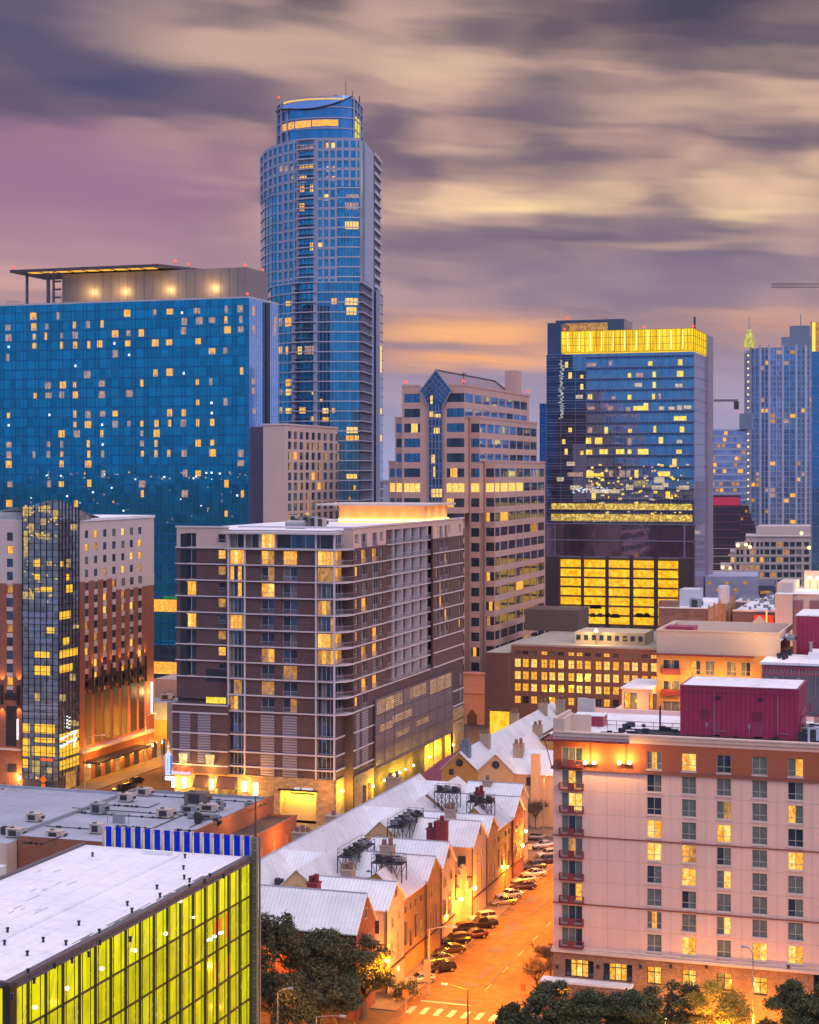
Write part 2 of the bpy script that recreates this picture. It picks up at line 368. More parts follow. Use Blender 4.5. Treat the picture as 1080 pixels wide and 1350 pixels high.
# ------------------------------------------------------------ shared materials
WG = mat('curtained_glass', (0.17, 0.19, 0.185), 0.15, 0.0, var=0.5, vs=1.1, spec=0.6, kind='seamv', sz=.27)
WD = glass('dark_glass', (0.05, 0.07, 0.11), metal=0.4, wob=0.02, var=0.7, cell=(1.3, 2.1))
WB = glass('blue_glass', (0.12, 0.24, 0.42), metal=0.8, wob=0.02, var=0.5, cell=(1.3, 2.1))
L1 = lit('lit_room_and_reflection', (1.0, 0.32, 0.015), (1.0, 0.62, 0.10), 1.0, dark=.75, fx=2.4, fz=1.5)
L2 = lit('bright_lit_room', (1.0, 0.44, 0.02), (1.0, 0.80, 0.28), 1.05, dark=0.5, fx=2.4, fz=1.5)
L3 = lit('dim_lit_room', (0.36, 0.15, 0.03), (0.80, 0.38, 0.09), 0.75, dark=0.6)
LP = lit('pink_lit_room', (0.30, 0.20, 0.24), (0.80, 0.46, 0.28), 0.7, dark=0.4)
LY = lit('yellow_lit_office', (1.0, 0.46, 0.0), (1.0, 0.70, 0.08), 1.0, dark=0.45, fx=1.1, fz=0.6)
LW = emis('white_lamp', (0.9, 0.93, 1.0), 1.6)
LO = emis('sodium_lamp', (1.0, 0.72, 0.30), 9.0)
LR = emis('red_beacon', (1.0, 0.05, 0.02), 3.0)
WH = mat('white_frame', (0.62, 0.60, 0.62), 0.5, var=0.08)
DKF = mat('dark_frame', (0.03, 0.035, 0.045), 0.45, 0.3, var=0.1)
SNOW = mat('white_roof_membrane', (0.76, 0.77, 0.82), 0.8, var=0.18, vs=0.12, bump=0.15, kind='memb')
GRYR = mat('grey_roof_membrane', (0.34, 0.37, 0.45), 0.8, var=0.25, vs=0.1, bump=0.15, kind='memb')
STEEL = mat('galvanised_steel', (0.34, 0.34, 0.36), 0.45, 0.6, var=0.15)
DST = mat('dark_steel', (0.05, 0.05, 0.06), 0.55, 0.4, var=0.2)
BEIGE = mat('beige_equipment_paint', (0.50, 0.42, 0.38), 0.6, var=0.18, vs=1.5)
GREYM = mat('grey_equipment_paint', (0.25, 0.28, 0.31), 0.6, var=0.2, vs=1.5)
rnd = random.random
def pane(face, u0, u1, z0, z1, mats, code, d_=-0.2, fr=0.06, split=None, trans=None, fd=0.05):
    # one window: panes side by side (each with its own light) and a frame
    mb = MB(); f = MB(); n = len(code); w = (u1 - u0) / n
    for i, c in enumerate(code): face.quad(mb, u0 + i * w, u0 + (i + 1) * w, z0, z1, d_, 'GDBLMPW'.index(c))
    if fr:
        face.box(f, u0, u0 + fr, z0, z1, d_, d_ + fd); face.box(f, u1 - fr, u1, z0, z1, d_, d_ + fd)
        face.box(f, u0 + fr, u1 - fr, z0, z0 + fr, d_, d_ + fd); face.box(f, u0 + fr, u1 - fr, z1 - fr, z1, d_, d_ + fd)
        for s in (split or []): face.box(f, u0 + (u1 - u0) * s - fr / 2, u0 + (u1 - u0) * s + fr / 2, z0 + fr, z1 - fr, d_, d_ + fd - 0.003)
        if trans: face.box(f, u0 + fr, u1 - fr, z0 + (z1 - z0) * trans, z0 + (z1 - z0) * trans + fr, d_, d_ + fd - 0.006)
    return mb, f
WM = [WG, WD, WB, L1, L2, L3, LW]     # letters G D B L M P W
def pick(p='DDDDGGLP'): return random.choice(p)
def beacon(root, x, y, z):
    m = MB(); m.tube((x, y, z), (x, y, z + 0.5), 0.12); m.ball((x, y, z + 0.8), 0.42, 1, 6, 4); m.build('warning_light', [DST, LR], root)

# ------------------------------------------------------------ the ground
g_ = MB(); g_.q((-9000, -9000, 0), (9000, -9000, 0), (9000, 14000, 0), (-9000, 14000, 0))
GM = mat('city_ground_asphalt', (0.075, 0.07, 0.072), 0.8, var=0.35, vs=0.25, bump=0.2, spec=0.3)
tag(g_.build('ground', GM), kind='structure')
PAVE = mat('concrete_paving', (0.18, 0.135, 0.09), 0.95, var=0.35, vs=0.5, kind=None, bump=0.15, spec=0.2)
ROAD = mat('asphalt_road', (0.15, 0.095, 0.045), 0.95, var=0.55, vs=0.09, bump=0.3, streak=0.3, spec=0.05)
def slab(name, x0, x1, y0, y1, z=0.15, m=None, rnd_=None):
    s = MB(); s.box(x0, x1, y0, y1, -0.2, z); return tag(s.build(name, m or PAVE), kind='structure')
def sheet(name, x0, x1, y0, y1, z, m):
    s = MB(); s.q((x0, y0, z), (x1, y0, z), (x1, y1, z), (x0, y1, z)); return tag(s.build(name, m), kind='structure')
sheet('street_surface', -74.2, -57.2, 150, 620, 0.004, ROAD)
sheet('cross_street_surface', -600, 300, 205, 220.4, 0.008, ROAD)
sheet('lane_surface', -122.0, -108.4, 222, 620, 0.006, ROAD)
sheet('far_cross_street_surface', -600, 300, 325, 331, 0.010, ROAD)
sheet('avenue_surface', -190, -166, 150, 620, 0.006, ROAD)
slab('pavement', -165.5, -122.2, 327, 333.0); slab('pavement', -106.0, -74.2, 221, 322); slab('pavement', -57.2, -20, 221, 322)
slab('pavement', -108, -74.2, 336, 470); slab('pavement', -57.2, -10, 332, 470)
slab('pavement', -215, -190, 300, 460)
PM = mat('worn_white_road_paint', (0.34, 0.32, 0.29), 0.8, var=0.5, vs=2.0, spec=0.2)
cw = MB()
for i in range(9):
    x = -73.0 + i * 1.9
    cw.q((x, 221.0, 0.014), (x + 0.75, 221.0, 0.014), (x + 0.75, 224.0, 0.014), (x, 224.0, 0.014))
cw.q((-72.6, 226.4, 0.014), (-65.6, 226.4, 0.014), (-65.6, 226.85, 0.014), (-72.6, 226.85, 0.014))
for k in range(0):
    a = 240 + k * 3.15
    cw.q((-73.9, a, 0.014), (-69.6, a + 3.4, 0.014), (-69.6, a + 3.55, 0.014), (-73.9, a + 0.15, 0.014))
for k in range(12):
    cw.q((-65.6, 234 + k * 9, 0.014), (-65.45, 234 + k * 9, 0.014), (-65.45, 237 + k * 9, 0.014), (-65.6, 237 + k * 9, 0.014))
tag(cw.build('road_markings', PM), kind='structure')
# darker patches and manhole plates in the carriageway
pm = MB()
for i_, (px, py, a, b) in enumerate([(665, 1200, 1.6, 1.0), (659, 1207, 1.4, .9), (640, 1255, 2.4, 4.0), (690, 1190, 2.0, 5.0), (610, 1300, 2.2, 1.6), (625, 1290, 1.5, 7), (655, 1235, 1.8, 9), (600, 1320, 3, 1.2), (690, 1150, 1.5, 8), (672, 1225, 3, 2), (640, 1300, .5, 12), (700, 1205, .5, 14)]):
    x, y = pt(px, py); z_ = .02 + .004 * i_; pm.q((x, y, z_), (x + a, y, z_), (x + a, y + b, z_), (x, y + b, z_))
tag(pm.build('road_patches', mat('dark_road_patch', (0.06, 0.055, 0.05), 0.8, var=0.3)), kind='structure')

# ------------------------------------------------------------ blue glass hotel tower (far left)
def blue_tower():
    y0 = 502.3; x1 = -217.3; zt = 126.2
    T = thing('glass_tower', 'wide blue glass slab with scattered lit rooms and a flat canopy on its roof', 'tower', (-270, 520, 0))
    gm = glass('deep_blue_curtain_glass', (0.02, 0.38, 0.60), metal=0.9, wob=0.02, var=0.4, cell=(2.2, 3.1), rough=0.06)
    gr = glass('pale_blue_side_glass', (0.38, 0.62, 1.0), metal=0.9, wob=0.012, var=0.1, cell=(2.2, 3.1))  # side glass tinted paler to imitate the brighter western sky it reflects
    fm = mat('blue_spandrel', (0.02, 0.20, 0.42), 0.3, 0.6, var=0.1)
    f = front(-60, 328, y0); s = side(366, x1, y0); sL = s.L
    b = MB(); b.box(f.o[0], x1, y0, y0 + sL, 0, zt); b.build('core_wall', gm, T)
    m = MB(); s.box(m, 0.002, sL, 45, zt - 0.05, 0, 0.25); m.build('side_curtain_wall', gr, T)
    m = MB(); s.box(m, 0.02, sL + 0.1, 0, 44.9, 0.002, 0.6)
    front(329, 347, y0 - 6)
    m.build('dark_lower_wall', mat('dark_purple_panel', (0.09, 0.08, 0.14), 0.4, var=0.1), T)
    su = s.upx(348); m = MB(); s.box(m, su, su + 3.0, 0, zt - 0.3, 0.3, 0.9); m.build('recess', DKF, T)
    # grid of mullions
    g = MB(); fh = 3.1; k = 0
    z = zt - 2.2
    while z > 20:
        f.box(g, 0, f.L, z - 0.42, z, 0.0, 0.10); z -= fh
    u = f.L
    while u > 0:
        f.box(g, u - 0.12, u, 10, zt, 0, 0.17); f.box(g, u - 1.3, u - 1.2, 10, zt, 0, 0.14); u -= 4.35
    g.build('spandrel_band', fm, T)
    g = MB(); u = 0
    while u < sL: s.box(g, u, u + 0.08, 45, zt, 0.25, 0.33); u += 1.5
    z = zt - 2.2
    while z > 46: s.box(g, 0, sL, z - 0.08, z, 0.25, 0.31); z -= fh
    g.build('mullion', mat('pale_blue_mullion', (0.2, 0.34, 0.62), 0.4, 0.5), T)
    m = MB(); m.box(f.o[0] - .2, x1 + .3, y0 - .2, y0 + 1, zt, zt + 0.5); m.box(x1 - .7, x1 + .3, y0 + 1.01, y0 + sL, zt, zt + 0.5); m.build('parapet', mat('pale_coping', (0.5, 0.5, 0.55), 0.6), T)
    m = MB(); m.q((f.o[0], y0 + 1, zt + .1), (x1 - .7, y0 + 1, zt + .1), (x1 - .7, y0 + sL, zt + .1), (f.o[0], y0 + sL, zt + .1)); m.build('roof', GRYR, T)
    # lit rooms, read off the facade: x, y, kind (2 bright, 1 dim, 3 a small lamp)
    lst = '30,318,1;125,275,2;127,315,2;129,352,2;129,386,2;218,273,1;176,314,1;173,350,2;231,348,1;279,308,2;282,346,1;330,306,1;383,304,2;231,384,2;282,383,2;333,382,2;374,379,2;432,341,2;482,339,1;530,338,2;477,264,2;580,260,1;637,258,2;682,262,3;738,255,1;848,249,1;900,247,1;691,294,1;748,292,1;795,290,1;847,289,2;903,287,1;688,330,1;853,326,2;903,324,1;33,356,1;33,390,3;30,430,1;429,377,3;479,377,2;582,375,2;635,373,2;743,369,2;432,416,1;484,420,3;795,406,2;845,404,1;283,461,3;327,494,1;583,488,2;636,485,2;689,489,3;906,480,2;180,535,1;236,533,2;280,532,2;381,528,1;532,526,2;740,522,2;790,521,1;132,573,2;182,572,1;231,570,1;283,570,2;382,569,1;485,565,1;741,598,2;793,600,3;846,596,1;32,647,2;186,645,3;281,642,2;330,643,1;385,641,1;432,640,2;637,637,2;689,637,2;794,638,3;33,684,3;281,681,2;330,681,2;383,682,3;432,680,1;483,678,1;532,678,2;587,677,2;636,676,2;687,676,1;741,675,2;796,673,2;231,716,2;288,716,1;382,715,2;532,714,1;588,714,2;34,757,1;183,755,1;232,755,1;331,753,2;385,756,3;533,752,1;585,752,2;743,751,2;795,749,2;34,795,1;34,830,2;128,794,1;182,793,1;232,792,2;333,792,2;385,792,1;534,790,2;585,790,2;633,789,2;690,789,1;797,787,2;903,789,1;231,828,2;331,829,2;903,826,1;388,866,1;743,864,2;695,864,1;38,905,1;230,904,2;335,901,2;533,904,1;849,903,2;184,903,1;35,977,2;285,978,2;534,940,2;693,940,1;909,941,2;848,1015,2;945,1016,1'
    q = Q(T, 'window', [L1, LP, LW])
    for t in lst.split(';'):
        a, b_, k = map(int, t.split(',')); px = a / 2.842; py = 320 + b_ / 2.842
        u = f.upx(px); z = f.z(px, py); w = random.choice((0.5, 0.7, 0.9, 1.1)) ; h = random.choice((.9, 1.1, 1.15))
        if k == 3: w, h = 0.3, 0.35
        mm = MB(); f.box(mm, u - w, u + w, z - h, z + h, 0.02, 0.115, {2: 0, 1: 1, 3: 2}[k])
        if k == 2 and rnd() < .5: f.box(mm, u + w * random.choice((-.5, .3)), u + w * .55, z - h * .9, z - h * .3, 0.116, 0.14, 1)
        q.add(mm)
    for (px, py, h) in [(333, 410, 1.6), (333, 434, 1.2), (333, 503, .9), (333, 515, 1.0), (362, 424, 1.6), (361, 436, 1.5), (334, 542, .8)]:
        u = s.upx(px); z = s.z(px, py); mm = MB(); s.box(mm, u - 1.1, u + 1.1, z - h, z + h, 0.28, 0.34, 1); q.add(mm)
    for k in range(90):  # glowing specks imitate city lights mirrored in the lower glass
        px = 40 + 285 * rnd(); py = random.choice((622 + rnd() * 10, 640 + rnd() * 50)); u = f.upx(px); z = f.z(px, py); r_ = .12 + .18 * rnd(); mm = MB(); f.box(mm, u - r_, u + r_, z - r_, z + r_, .02, .12, random.choice((0, 1, 2, 1))); q.add(mm)
    q.done()
    # roof storey
    x0p = xon(82, y0 + 6); x1p = xon(325, y0 + 6); zp = 136.6; dp = yon(353.5, x1p) - y0 - 6
    pm_ = mat('bronze_metal_panel', (0.25, 0.20, 0.20), 0.45, 0.3, var=0.12, vs=0.05)
    m = MB(); m.box(x0p, x1p, y0 + 6, y0 + 6 + dp, zt + .12, zp); m.build('roof_storey', pm_, T)
    pf = Face(x0p, y0 + 6, x1p - x0p, 0); m = MB()
    for k in range(1, 22): pf.box(m, k * pf.L / 22 - .05, k * pf.L / 22 + .05, zt + .2, zp, 0, .06)
    m.build('panel_joint', mat('panel_joint_dark', (0.14, 0.12, 0.15), 0.5), T)
    for px in (119, 161, 220, 279):
        u = pf.upx(px); p = pf.P(u, zt + 1.2, 3.4)
        ll = bpy.data.lights.new('roof_uplight', 'POINT'); ll.energy = 1300; ll.color = (1, .62, .18); ll.shadow_soft_size = .6
        lo = bpy.data.objects.new('roof_uplight', ll); COL.objects.link(lo); lo.parent = T; lo.location = (p[0] + 270, p[1] - 520, p[2] + 3.2); lo.rotation_euler = (R(108), 0, 0)
        m = MB(); m.tube((p[0], p[1], zt), (p[0], p[1], zt + 1.0), .2); m.build('uplight_fitting', DST, T)
    xa = xon(15, y0 + 2); xb = xon(249, y0 + 2); zc = 137.2
    m = MB(); m.hexa([(xa, y0 + 1), (xb - 10, y0 + 1), (xb, y0 + 24), (xa, y0 + 24)], zc, zc + .9); m.build('canopy', mat('dark_canopy_metal', (0.10, 0.08, 0.10), 0.5, 0.3), T)
    m = MB()
    for k in range(9): m.box(xa + 6 + k * 5.2, xa + 9.8 + k * 5.2, y0 + 2, y0 + 5.5, zc - .12, zc - .01)
    m.build('canopy_underlight', emis('canopy_light', (1.0, 0.50, 0.06), .9), T)
    m = MB()
    for (px, r_) in ((36, .35), (64, .5), (71, .3)):
        x = xon(px, y0 + 4); m.box(x - r_, x + r_, y0 + 3.5, y0 + 4.2, zt + .1, zc)
    x = xon(73, y0 + 4)
    for k in range(3): m.box(x, x + 2.2, y0 + 3.6, y0 + 4.1, zt + 2.4 + k * 2.6, zt + 3.0 + k * 2.6)
    m.build('canopy_column', mat('violet_steel', (0.12, 0.10, 0.15), .5, .3), T)
    m = MB(); x = xon(15, y0 + 4)
    for k in range(5): m.tube((x + k * 1.2, y0 + 1.5, zt + .5), (x + k * 1.2, y0 + 1.5, zt + 1.6), .05)
    m.tube((x, y0 + 1.5, zt + 1.6), (x + 4.8, y0 + 1.5, zt + 1.6), .05); m.build('roof_railing', DST, T)
    for (px, zz, yy) in ((18, 138.2, 3), (231, 138.2, 3), (249, 137.4, 6), (323, zp, 7), (326, zt + .5, .2), (346, zp, 20)):
        beacon(T, xon(px, y0 + yy), y0 + yy, zz)
    # podium block in front of its right side
    P = thing('podium_block', 'pale tan block with a tight grid of small dark windows before the curved tower', 'building', (-205, 480, 0))
    yb = 476; xb = xon(376, yb); xl = xon(347, yb); tan = mat('pale_pink_stone', (0.60, 0.46, 0.42), 0.8, var=0.06, kind='panel', sz=3.2)
    zt2 = zat(xb, yb, 560.5)
    fs = side(445, xb, yb); holes = []
    for r_ in range(13):
        for c in range(9):
            px = 379.8 + c * 7.75 + 0.012 * c * c; u0 = fs.upx(px); u1 = fs.upx(px + 4.6); z1 = zt2 - 1.7 - r_ * 3.05; holes.append((u0, u1, z1 - 2.25, z1))
    m = MB(); fs.wall(m, 0, fs.L, 0, zt2, holes, .22)
    m.q((xl, yb, 0), (xb, yb, 0), (xb, yb, zt2), (xl, yb, zt2)); m.q((xl, yb, zt2), (xb, yb, zt2), (xb, yb + fs.L, zt2), (xl, yb + fs.L, zt2))
    m.q((xl, yb, 0), (xl, yb, zt2), (xl, yb + fs.L, zt2), (xl, yb + fs.L, 0)); m.q((xl, yb + fs.L, 0), (xl, yb + fs.L, zt2), (xb, yb + fs.L, zt2), (xb, yb + fs.L, 0))
    m.build('wall', tan, P)
    q = Q(P, 'window', WM, 100)
    for h in holes: q.add(pane(fs, h[0], h[1], h[2], h[3], WM, random.choice(('DB', 'D', 'BD', 'GD', 'DG', 'D', 'DP', 'B', 'PD') if rnd() < .95 else ('L',)), d_=-.2, fr=0)[0])
    q.done()
    m = MB(); m.box(xl - .2, xb + .25, yb - .25, yb + fs.L, zt2, zt2 + .5); m.build('coping', mat('pale_cap', (0.62, 0.52, 0.5), .7), P)
    m = MB(); xk = xon(329, yb + 3); m.box(xk, xl - .01, yb + 3, yb + 25, 0, zt2 - .3); m.build('dark_wing', mat('dark_violet_cladding', (0.10, 0.085, 0.15), .4, .2, kind='panel', sz=3.1), P)
blue_tower()

# ------------------------------------------------------------ tall curved residential tower
def curved_tower():
    T = thing('curved_tower', 'tallest tower, blue glass with a curved face, pale grid and lit crown', 'tower', ptD(430, 640) + (0,))
    gm = glass('tower_blue_glass', (0.10, 0.42, 0.66), metal=0.9, wob=0.02, var=0.4, cell=(2.0, 3.5))
    fr = mat('tower_pale_frame', (0.36, 0.38, 0.52), 0.55, var=0.08)
    fr2 = mat('tower_slab_edge', (0.52, 0.50, 0.60), 0.6, var=0.06)
    def poly(lst): return [ptD(px, D) for px, D in lst]
    up = poly([(344, 664), (349, 651), (360, 641), (375, 634), (392, 629), (410, 626.5), (430, 625), (455, 624.5), (475, 625)])
    rt = ptD(491, 657); rt2 = ptD(500.5, 676); bk = [ptD(496, 700), ptD(350, 700)]
    zc = 191.3; zs = 139.7; fh = 3.53
    lo = poly([(352, 655), (357, 641), (366, 634), (380, 629), (398, 625.5), (415, 623.5), (435, 622.5), (455, 622.5), (474, 623)])
    lrt = [ptD(492, 655), ptD(496, 652), ptD(505, 672)]
    m = MB(); m.hexa(up + [rt, rt2] + bk, zs, zc - .3); m.build('upper_glass_wall', gm, T)
    m = MB(); m.hexa(lo + lrt + [ptD(500, 700), ptD(356, 700)], 0, zs); m.build('lower_glass_wall', gm, T)
    q = Q(T, 'window', [L1, L2, LP], 60)
    def facets(pts): return [Face(a[0], a[1], b[0] - a[0], b[1] - a[1]) for a, b in zip(pts, pts[1:])]
    uf = facets(up); lf = facets(lo)
    # upper part: pale grid of punched windows over glass; glass bays where the frame stops
    frm = MB(); slabs = MB(); mul = MB()
    n = int((zc - zs) / fh)
    def fx(faces, px):
        for f in faces:
            a = proj(*f.P(0, 100)); b = proj(*f.P(f.L, 100))
            if a[0] - 1e-3 <= px <= b[0] + 1e-3: return f, f.upx(px)
        return faces[-1], faces[-1].upx(px)
    def vbar(mb, faces, px, w, z0, z1, d_):
        f, u = fx(faces, px); s_ = dep(*f.P(u, 0)[:2]) / F * w / max(.25, abs(f.u[0] * CT + f.u[1] * ST)) / 2
        f.box(mb, u - s_, u + s_, z0, z1, 0, d_)
    def hband(mb, faces, p0, p1, z0, z1, d_):
        for f in faces:
            a = proj(*f.P(0, 100))[0]; b = proj(*f.P(f.L, 100))[0]; lo_ = max(a, p0); hi = min(b, p1)
            if hi > lo_ + .2: f.box(mb, f.upx(lo_), f.upx(hi), z0, z1, 0, d_)
    for i in range(n + 1):
        z = zc - i * fh
        hband(frm, uf, 344, 475, z - 1.05, z, .35) if i < 5 else hband(frm, uf, 367, 393, z - .95, z, .35)
        if i >= 5: hband(frm, uf, 415, 445, z - .95, z, .35); hband(slabs, uf, 344, 367, z - .35, z, .3); hband(slabs, uf, 445, 475, z - .4, z, .5)
        hband(slabs, uf, 393, 415, z - .4, z, 1.6)
    for px in [344.6, 348.5, 355, 361, 367.5, 374.5, 381.5, 389, 393.5, 415.5, 418.5, 426.5, 434.5, 443, 452, 461, 470, 475]:
        z0 = zs if (367 < px < 446) else zc - 4.9 * fh
        vbar(frm, uf, px, 4.2 if px in (393.5, 415.5) else 2.5, z0, zc, .4)
    for px in [350, 354, 359, 363, 398, 402, 407, 411, 449, 453, 457, 461, 465, 469, 473]: vbar(mul, uf, px, .7, zs, zc - 5 * fh if not 395 < px < 413 else zc, .15)
    for i in range(1, n + 1):    # glass balcony fronts in the middle bay
        z = zc - i * fh; hband(mul, uf, 394, 415, z, z + .12, 1.55); hband(mul, uf, 394, 415, z + .9, z + 1.0, 1.58)
    # lower part
    n2 = int(zs / fh)
    for i in range(n2):
        z = zs - i * fh
        hband(slabs, lf, 352, 474, z - .38, z, .45); hband(slabs, lf, 387, 418, z - .38, z, 1.8); hband(mul, lf, 390, 414, z + .95, z + 1.05, 1.75)
    for px in (389.5, 416.5): vbar(frm, lf, px, 4.6, 0, zs, 1.2)
    for px in [358, 364, 370, 376, 383, 396, 404, 411, 421, 426, 431, 436, 441, 446, 451, 456, 461, 466, 471]: vbar(mul, lf, px, .7, 0, zs, .2)
    # right side wall with its balcony stack
    rw = Face(up[-1][0], up[-1][1], rt[0] - up[-1][0], rt[1] - up[-1][1])
    rw.box(frm, rw.upx(480), rw.L, zs, zc + .4, 0, .5); rb = Face(rt[0], rt[1], rt2[0] - rt[0], rt2[1] - rt[1])
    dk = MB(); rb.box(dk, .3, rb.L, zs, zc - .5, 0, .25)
    for i in range(n + 1):
        z = zc - i * fh; rb.box(slabs, .2, rb.L - .3, z - .3, z, .2, 1.0); rb.box(slabs, .2, rb.L - .3, z, z + .95, .9, 1.0)
    l1 = Face(lo[-1][0], lo[-1][1], lrt[0][0] - lo[-1][0], lrt[0][1] - lo[-1][1])
    l3 = Face(lrt[1][0], lrt[1][1], lrt[2][0] - lrt[1][0], lrt[2][1] - lrt[1][1])
    l1.box(dk, 1, l1.L - 4, 0, zs - 1, 0, .2); l1.box(frm, l1.L - 7, l1.L, 0, zs, 0, .7); l3.box(frm, -.2, 2.5, 0, zs, 0, 1.2)
    for i in range(n2):
        z = zs - i * fh; l1.box(slabs, 0, l1.L - 7, z - .3, z, 0, 1.3); l3.box(slabs, 2.5, l3.L, z - .38, z, 0, .3)
        l1.box(mul, 0, l1.L - 7.2, z + .95, z + 1.05, 1.15, 1.25)
        for k in range(6): l1.box(mul, k * 2.4, k * 2.4 + .1, z, z + 1.0, 1.15, 1.25)
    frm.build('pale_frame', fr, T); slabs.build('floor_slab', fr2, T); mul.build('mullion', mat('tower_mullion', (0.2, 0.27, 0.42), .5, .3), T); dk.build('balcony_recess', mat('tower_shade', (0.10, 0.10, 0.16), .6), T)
    # crown
    cp = poly([(366.5, 645), (372, 637), (385, 632), (405, 629), (430, 627.5), (450, 628), (466, 630)]); cr = ptD(477, 646)
    zk0 = zc - .2; zk = 207.0; z_l = 205.0
    m = MB(); pts = cp + [cr, ptD(476, 668), ptD(368, 668)]; m.hexa(pts, zk0, zk - .5); m.build('crown', glass('crown_glass', (0.12, 0.34, 0.62), metal=.8, wob=.02, var=.3, cell=(2, 4)), T)
    cf = facets(cp); m = MB(); rows = [zc + .5, zc + 4.2, zc + 8.0, zc + 11.8, zk - .4]
    for z in rows: hband(m, cf, 366, 466, z - .3, z + .1, .5)
    for px in (367, 372, 380, 466): vbar(m, cf, px, 1.2, zk0, zk, .6)
    sc_ = Face(cp[-1][0], cp[-1][1], cr[0] - cp[-1][0], cr[1] - cp[-1][1])
    for k in range(4): sc_.box(m, k * sc_.L / 3 - .2 if k else 0, k * sc_.L / 3 + .3, zk0, zk, 0, .5)
    for z in rows: sc_.box(m, 0, sc_.L, z - .25, z + .15, 0, .55)
    m.build('crown_frame', fr, T)
    m = MB(); hband(m, cf, 373, 388, zc + 4.7, zc + 7.2, .12); hband(m, cf, 389.5, 410, zc + 4.7, zc + 7.2, .12); hband(m, cf, 411.5, 446, zc + 4.9, zc + 7.2, .12); m.build('crown_lit_floor', L1, T)
    m = MB(); sc_.box(m, sc_.L * .2, sc_.L * .8, zc + .8, zc + 9.5, .05, .2); m.build('crown_lit_stair', lit('green_yellow_light', (.55, .45, 0), (1, .9, .1), 1, .3), T)
    # curved sloping eyebrow under the crown roof
    m = MB(); seg = 24; pr = None
    for k in range(seg + 1):
        px = 367 + (463 - 367) * k / seg; t = k / seg; f, u = fx(cf, px); z = 204.8 + 2.4 * t - 3.4 * math.sin(math.pi * t) ** .8
        p = f.P(u, z, .9); p2 = f.P(u, 205.4 + 2 * t, .4)
        if pr: m.q(pr[0], p, p2, pr[1]); m.tube(pr[0], p, .22, 5, 1)
        pr = (p, p2)
    m.build('crown_eyebrow', [mat('eyebrow_glass', (.16, .34, .66), .25, .7), DST], T)
    m = MB(); hband(m, cf, 376, 452, zk - 1.4, zk - .9, .95); m.build('crown_strip_light', emis('warm_strip', (1, .62, .2), .8), T)
    m = MB(); m.hexa([(p[0], p[1]) for p in pts], zk - .49, zk - .1); m.build('crown_roof', DST, T)
    for px in (367.5, 416, 461): beacon(T, *ptD(px, 634), zk)
    m = MB()
    for px, h in ((441, 3), (444, 3), (465, 4.5), (456, 8), (474, 2.5)): a = ptD(px, 640); m.tube((*a, zk - .2), (*a, zk + h), .25 if h < 4 else .12)
    m.build('roof_mast', DST, T)
    # lit rooms
    def room(faces, px0, px1, py0, py1, k):
        f, u = fx(faces, (px0 + px1) / 2); p = f.P(u, 0); z0 = zat(p[0], p[1], py1); z1 = zat(p[0], p[1], py0); mm = MB()
        f.box(mm, f.upx(px0), f.upx(px1), z0, z1, .03, .12, k); q.add(mm)
    for a in [(396, 403, 191, 200, 2), (403, 414, 191, 200, 2), (430, 435, 188, 197, 0), (437, 443, 188, 197, 1), (395, 414, 217, 226, 0), (395, 404, 231, 240, 1), (396, 402, 244, 253, 0), (409, 415, 243, 253, 1),
              (395, 402, 268, 278, 0), (428, 434, 256, 264, 1), (455, 473, 292, 302, 1), (456, 473, 256, 261, 2), (455, 472, 267, 276, 2), (409, 414, 320, 330, 1), (420, 426, 320, 328, 1), (431, 436, 219, 226, 0), (439, 443, 219, 226, 0), (430, 435, 232, 238, 2), (438, 443, 232, 238, 0),
              (376, 381, 218, 226, 2), (384, 388, 219, 226, 2), (369, 373, 219, 226, 2), (384, 388, 232, 236, 2)]: room(uf, *a)
    for a in [(455, 472, 393, 402, 1), (457, 470, 405, 415, 1), (437, 444, 393, 401, 0), (377, 384, 397, 403, 0), (368, 372, 419, 430, 2), (376, 384, 419, 430, 0), (368, 372, 457, 467, 0), (377, 380, 457, 467, 0), (393, 398, 457, 467, 1), (402, 414, 456, 467, 2),
              (377, 384, 500, 509, 0), (377, 384, 513, 521, 1), (369, 372, 513, 521, 2), (369, 372, 537, 545, 0), (377, 384, 538, 545, 1), (395, 403, 537, 545, 0), (410, 414, 549, 556, 1), (425, 433, 538, 545, 1), (438, 442, 538, 544, 0), (425, 433, 550, 556, 0), (411, 414, 515, 520, 0),
              (457, 472, 563, 571, 1), (456, 467, 574, 581, 0), (468, 473, 574, 580, 1), (457, 471, 625, 631, 1), (466, 469, 640, 646, 0), (460, 462, 655, 660, 0), (422, 425, 526, 530, 0)]: room(lf, *a)
    for a in [(496.5, 502, 455, 490, 0), (497, 502, 538, 545, 0), (496.5, 502, 573, 581, 0)]:
        u0, u1 = l3.upx(a[0]), l3.upx(a[1]); mm = MB(); l3.box(mm, u0, u1, l3.z(499, a[3]), l3.z(499, a[2]), .3, .4, 1); q.add(mm)
    q.done()
curved_tower()

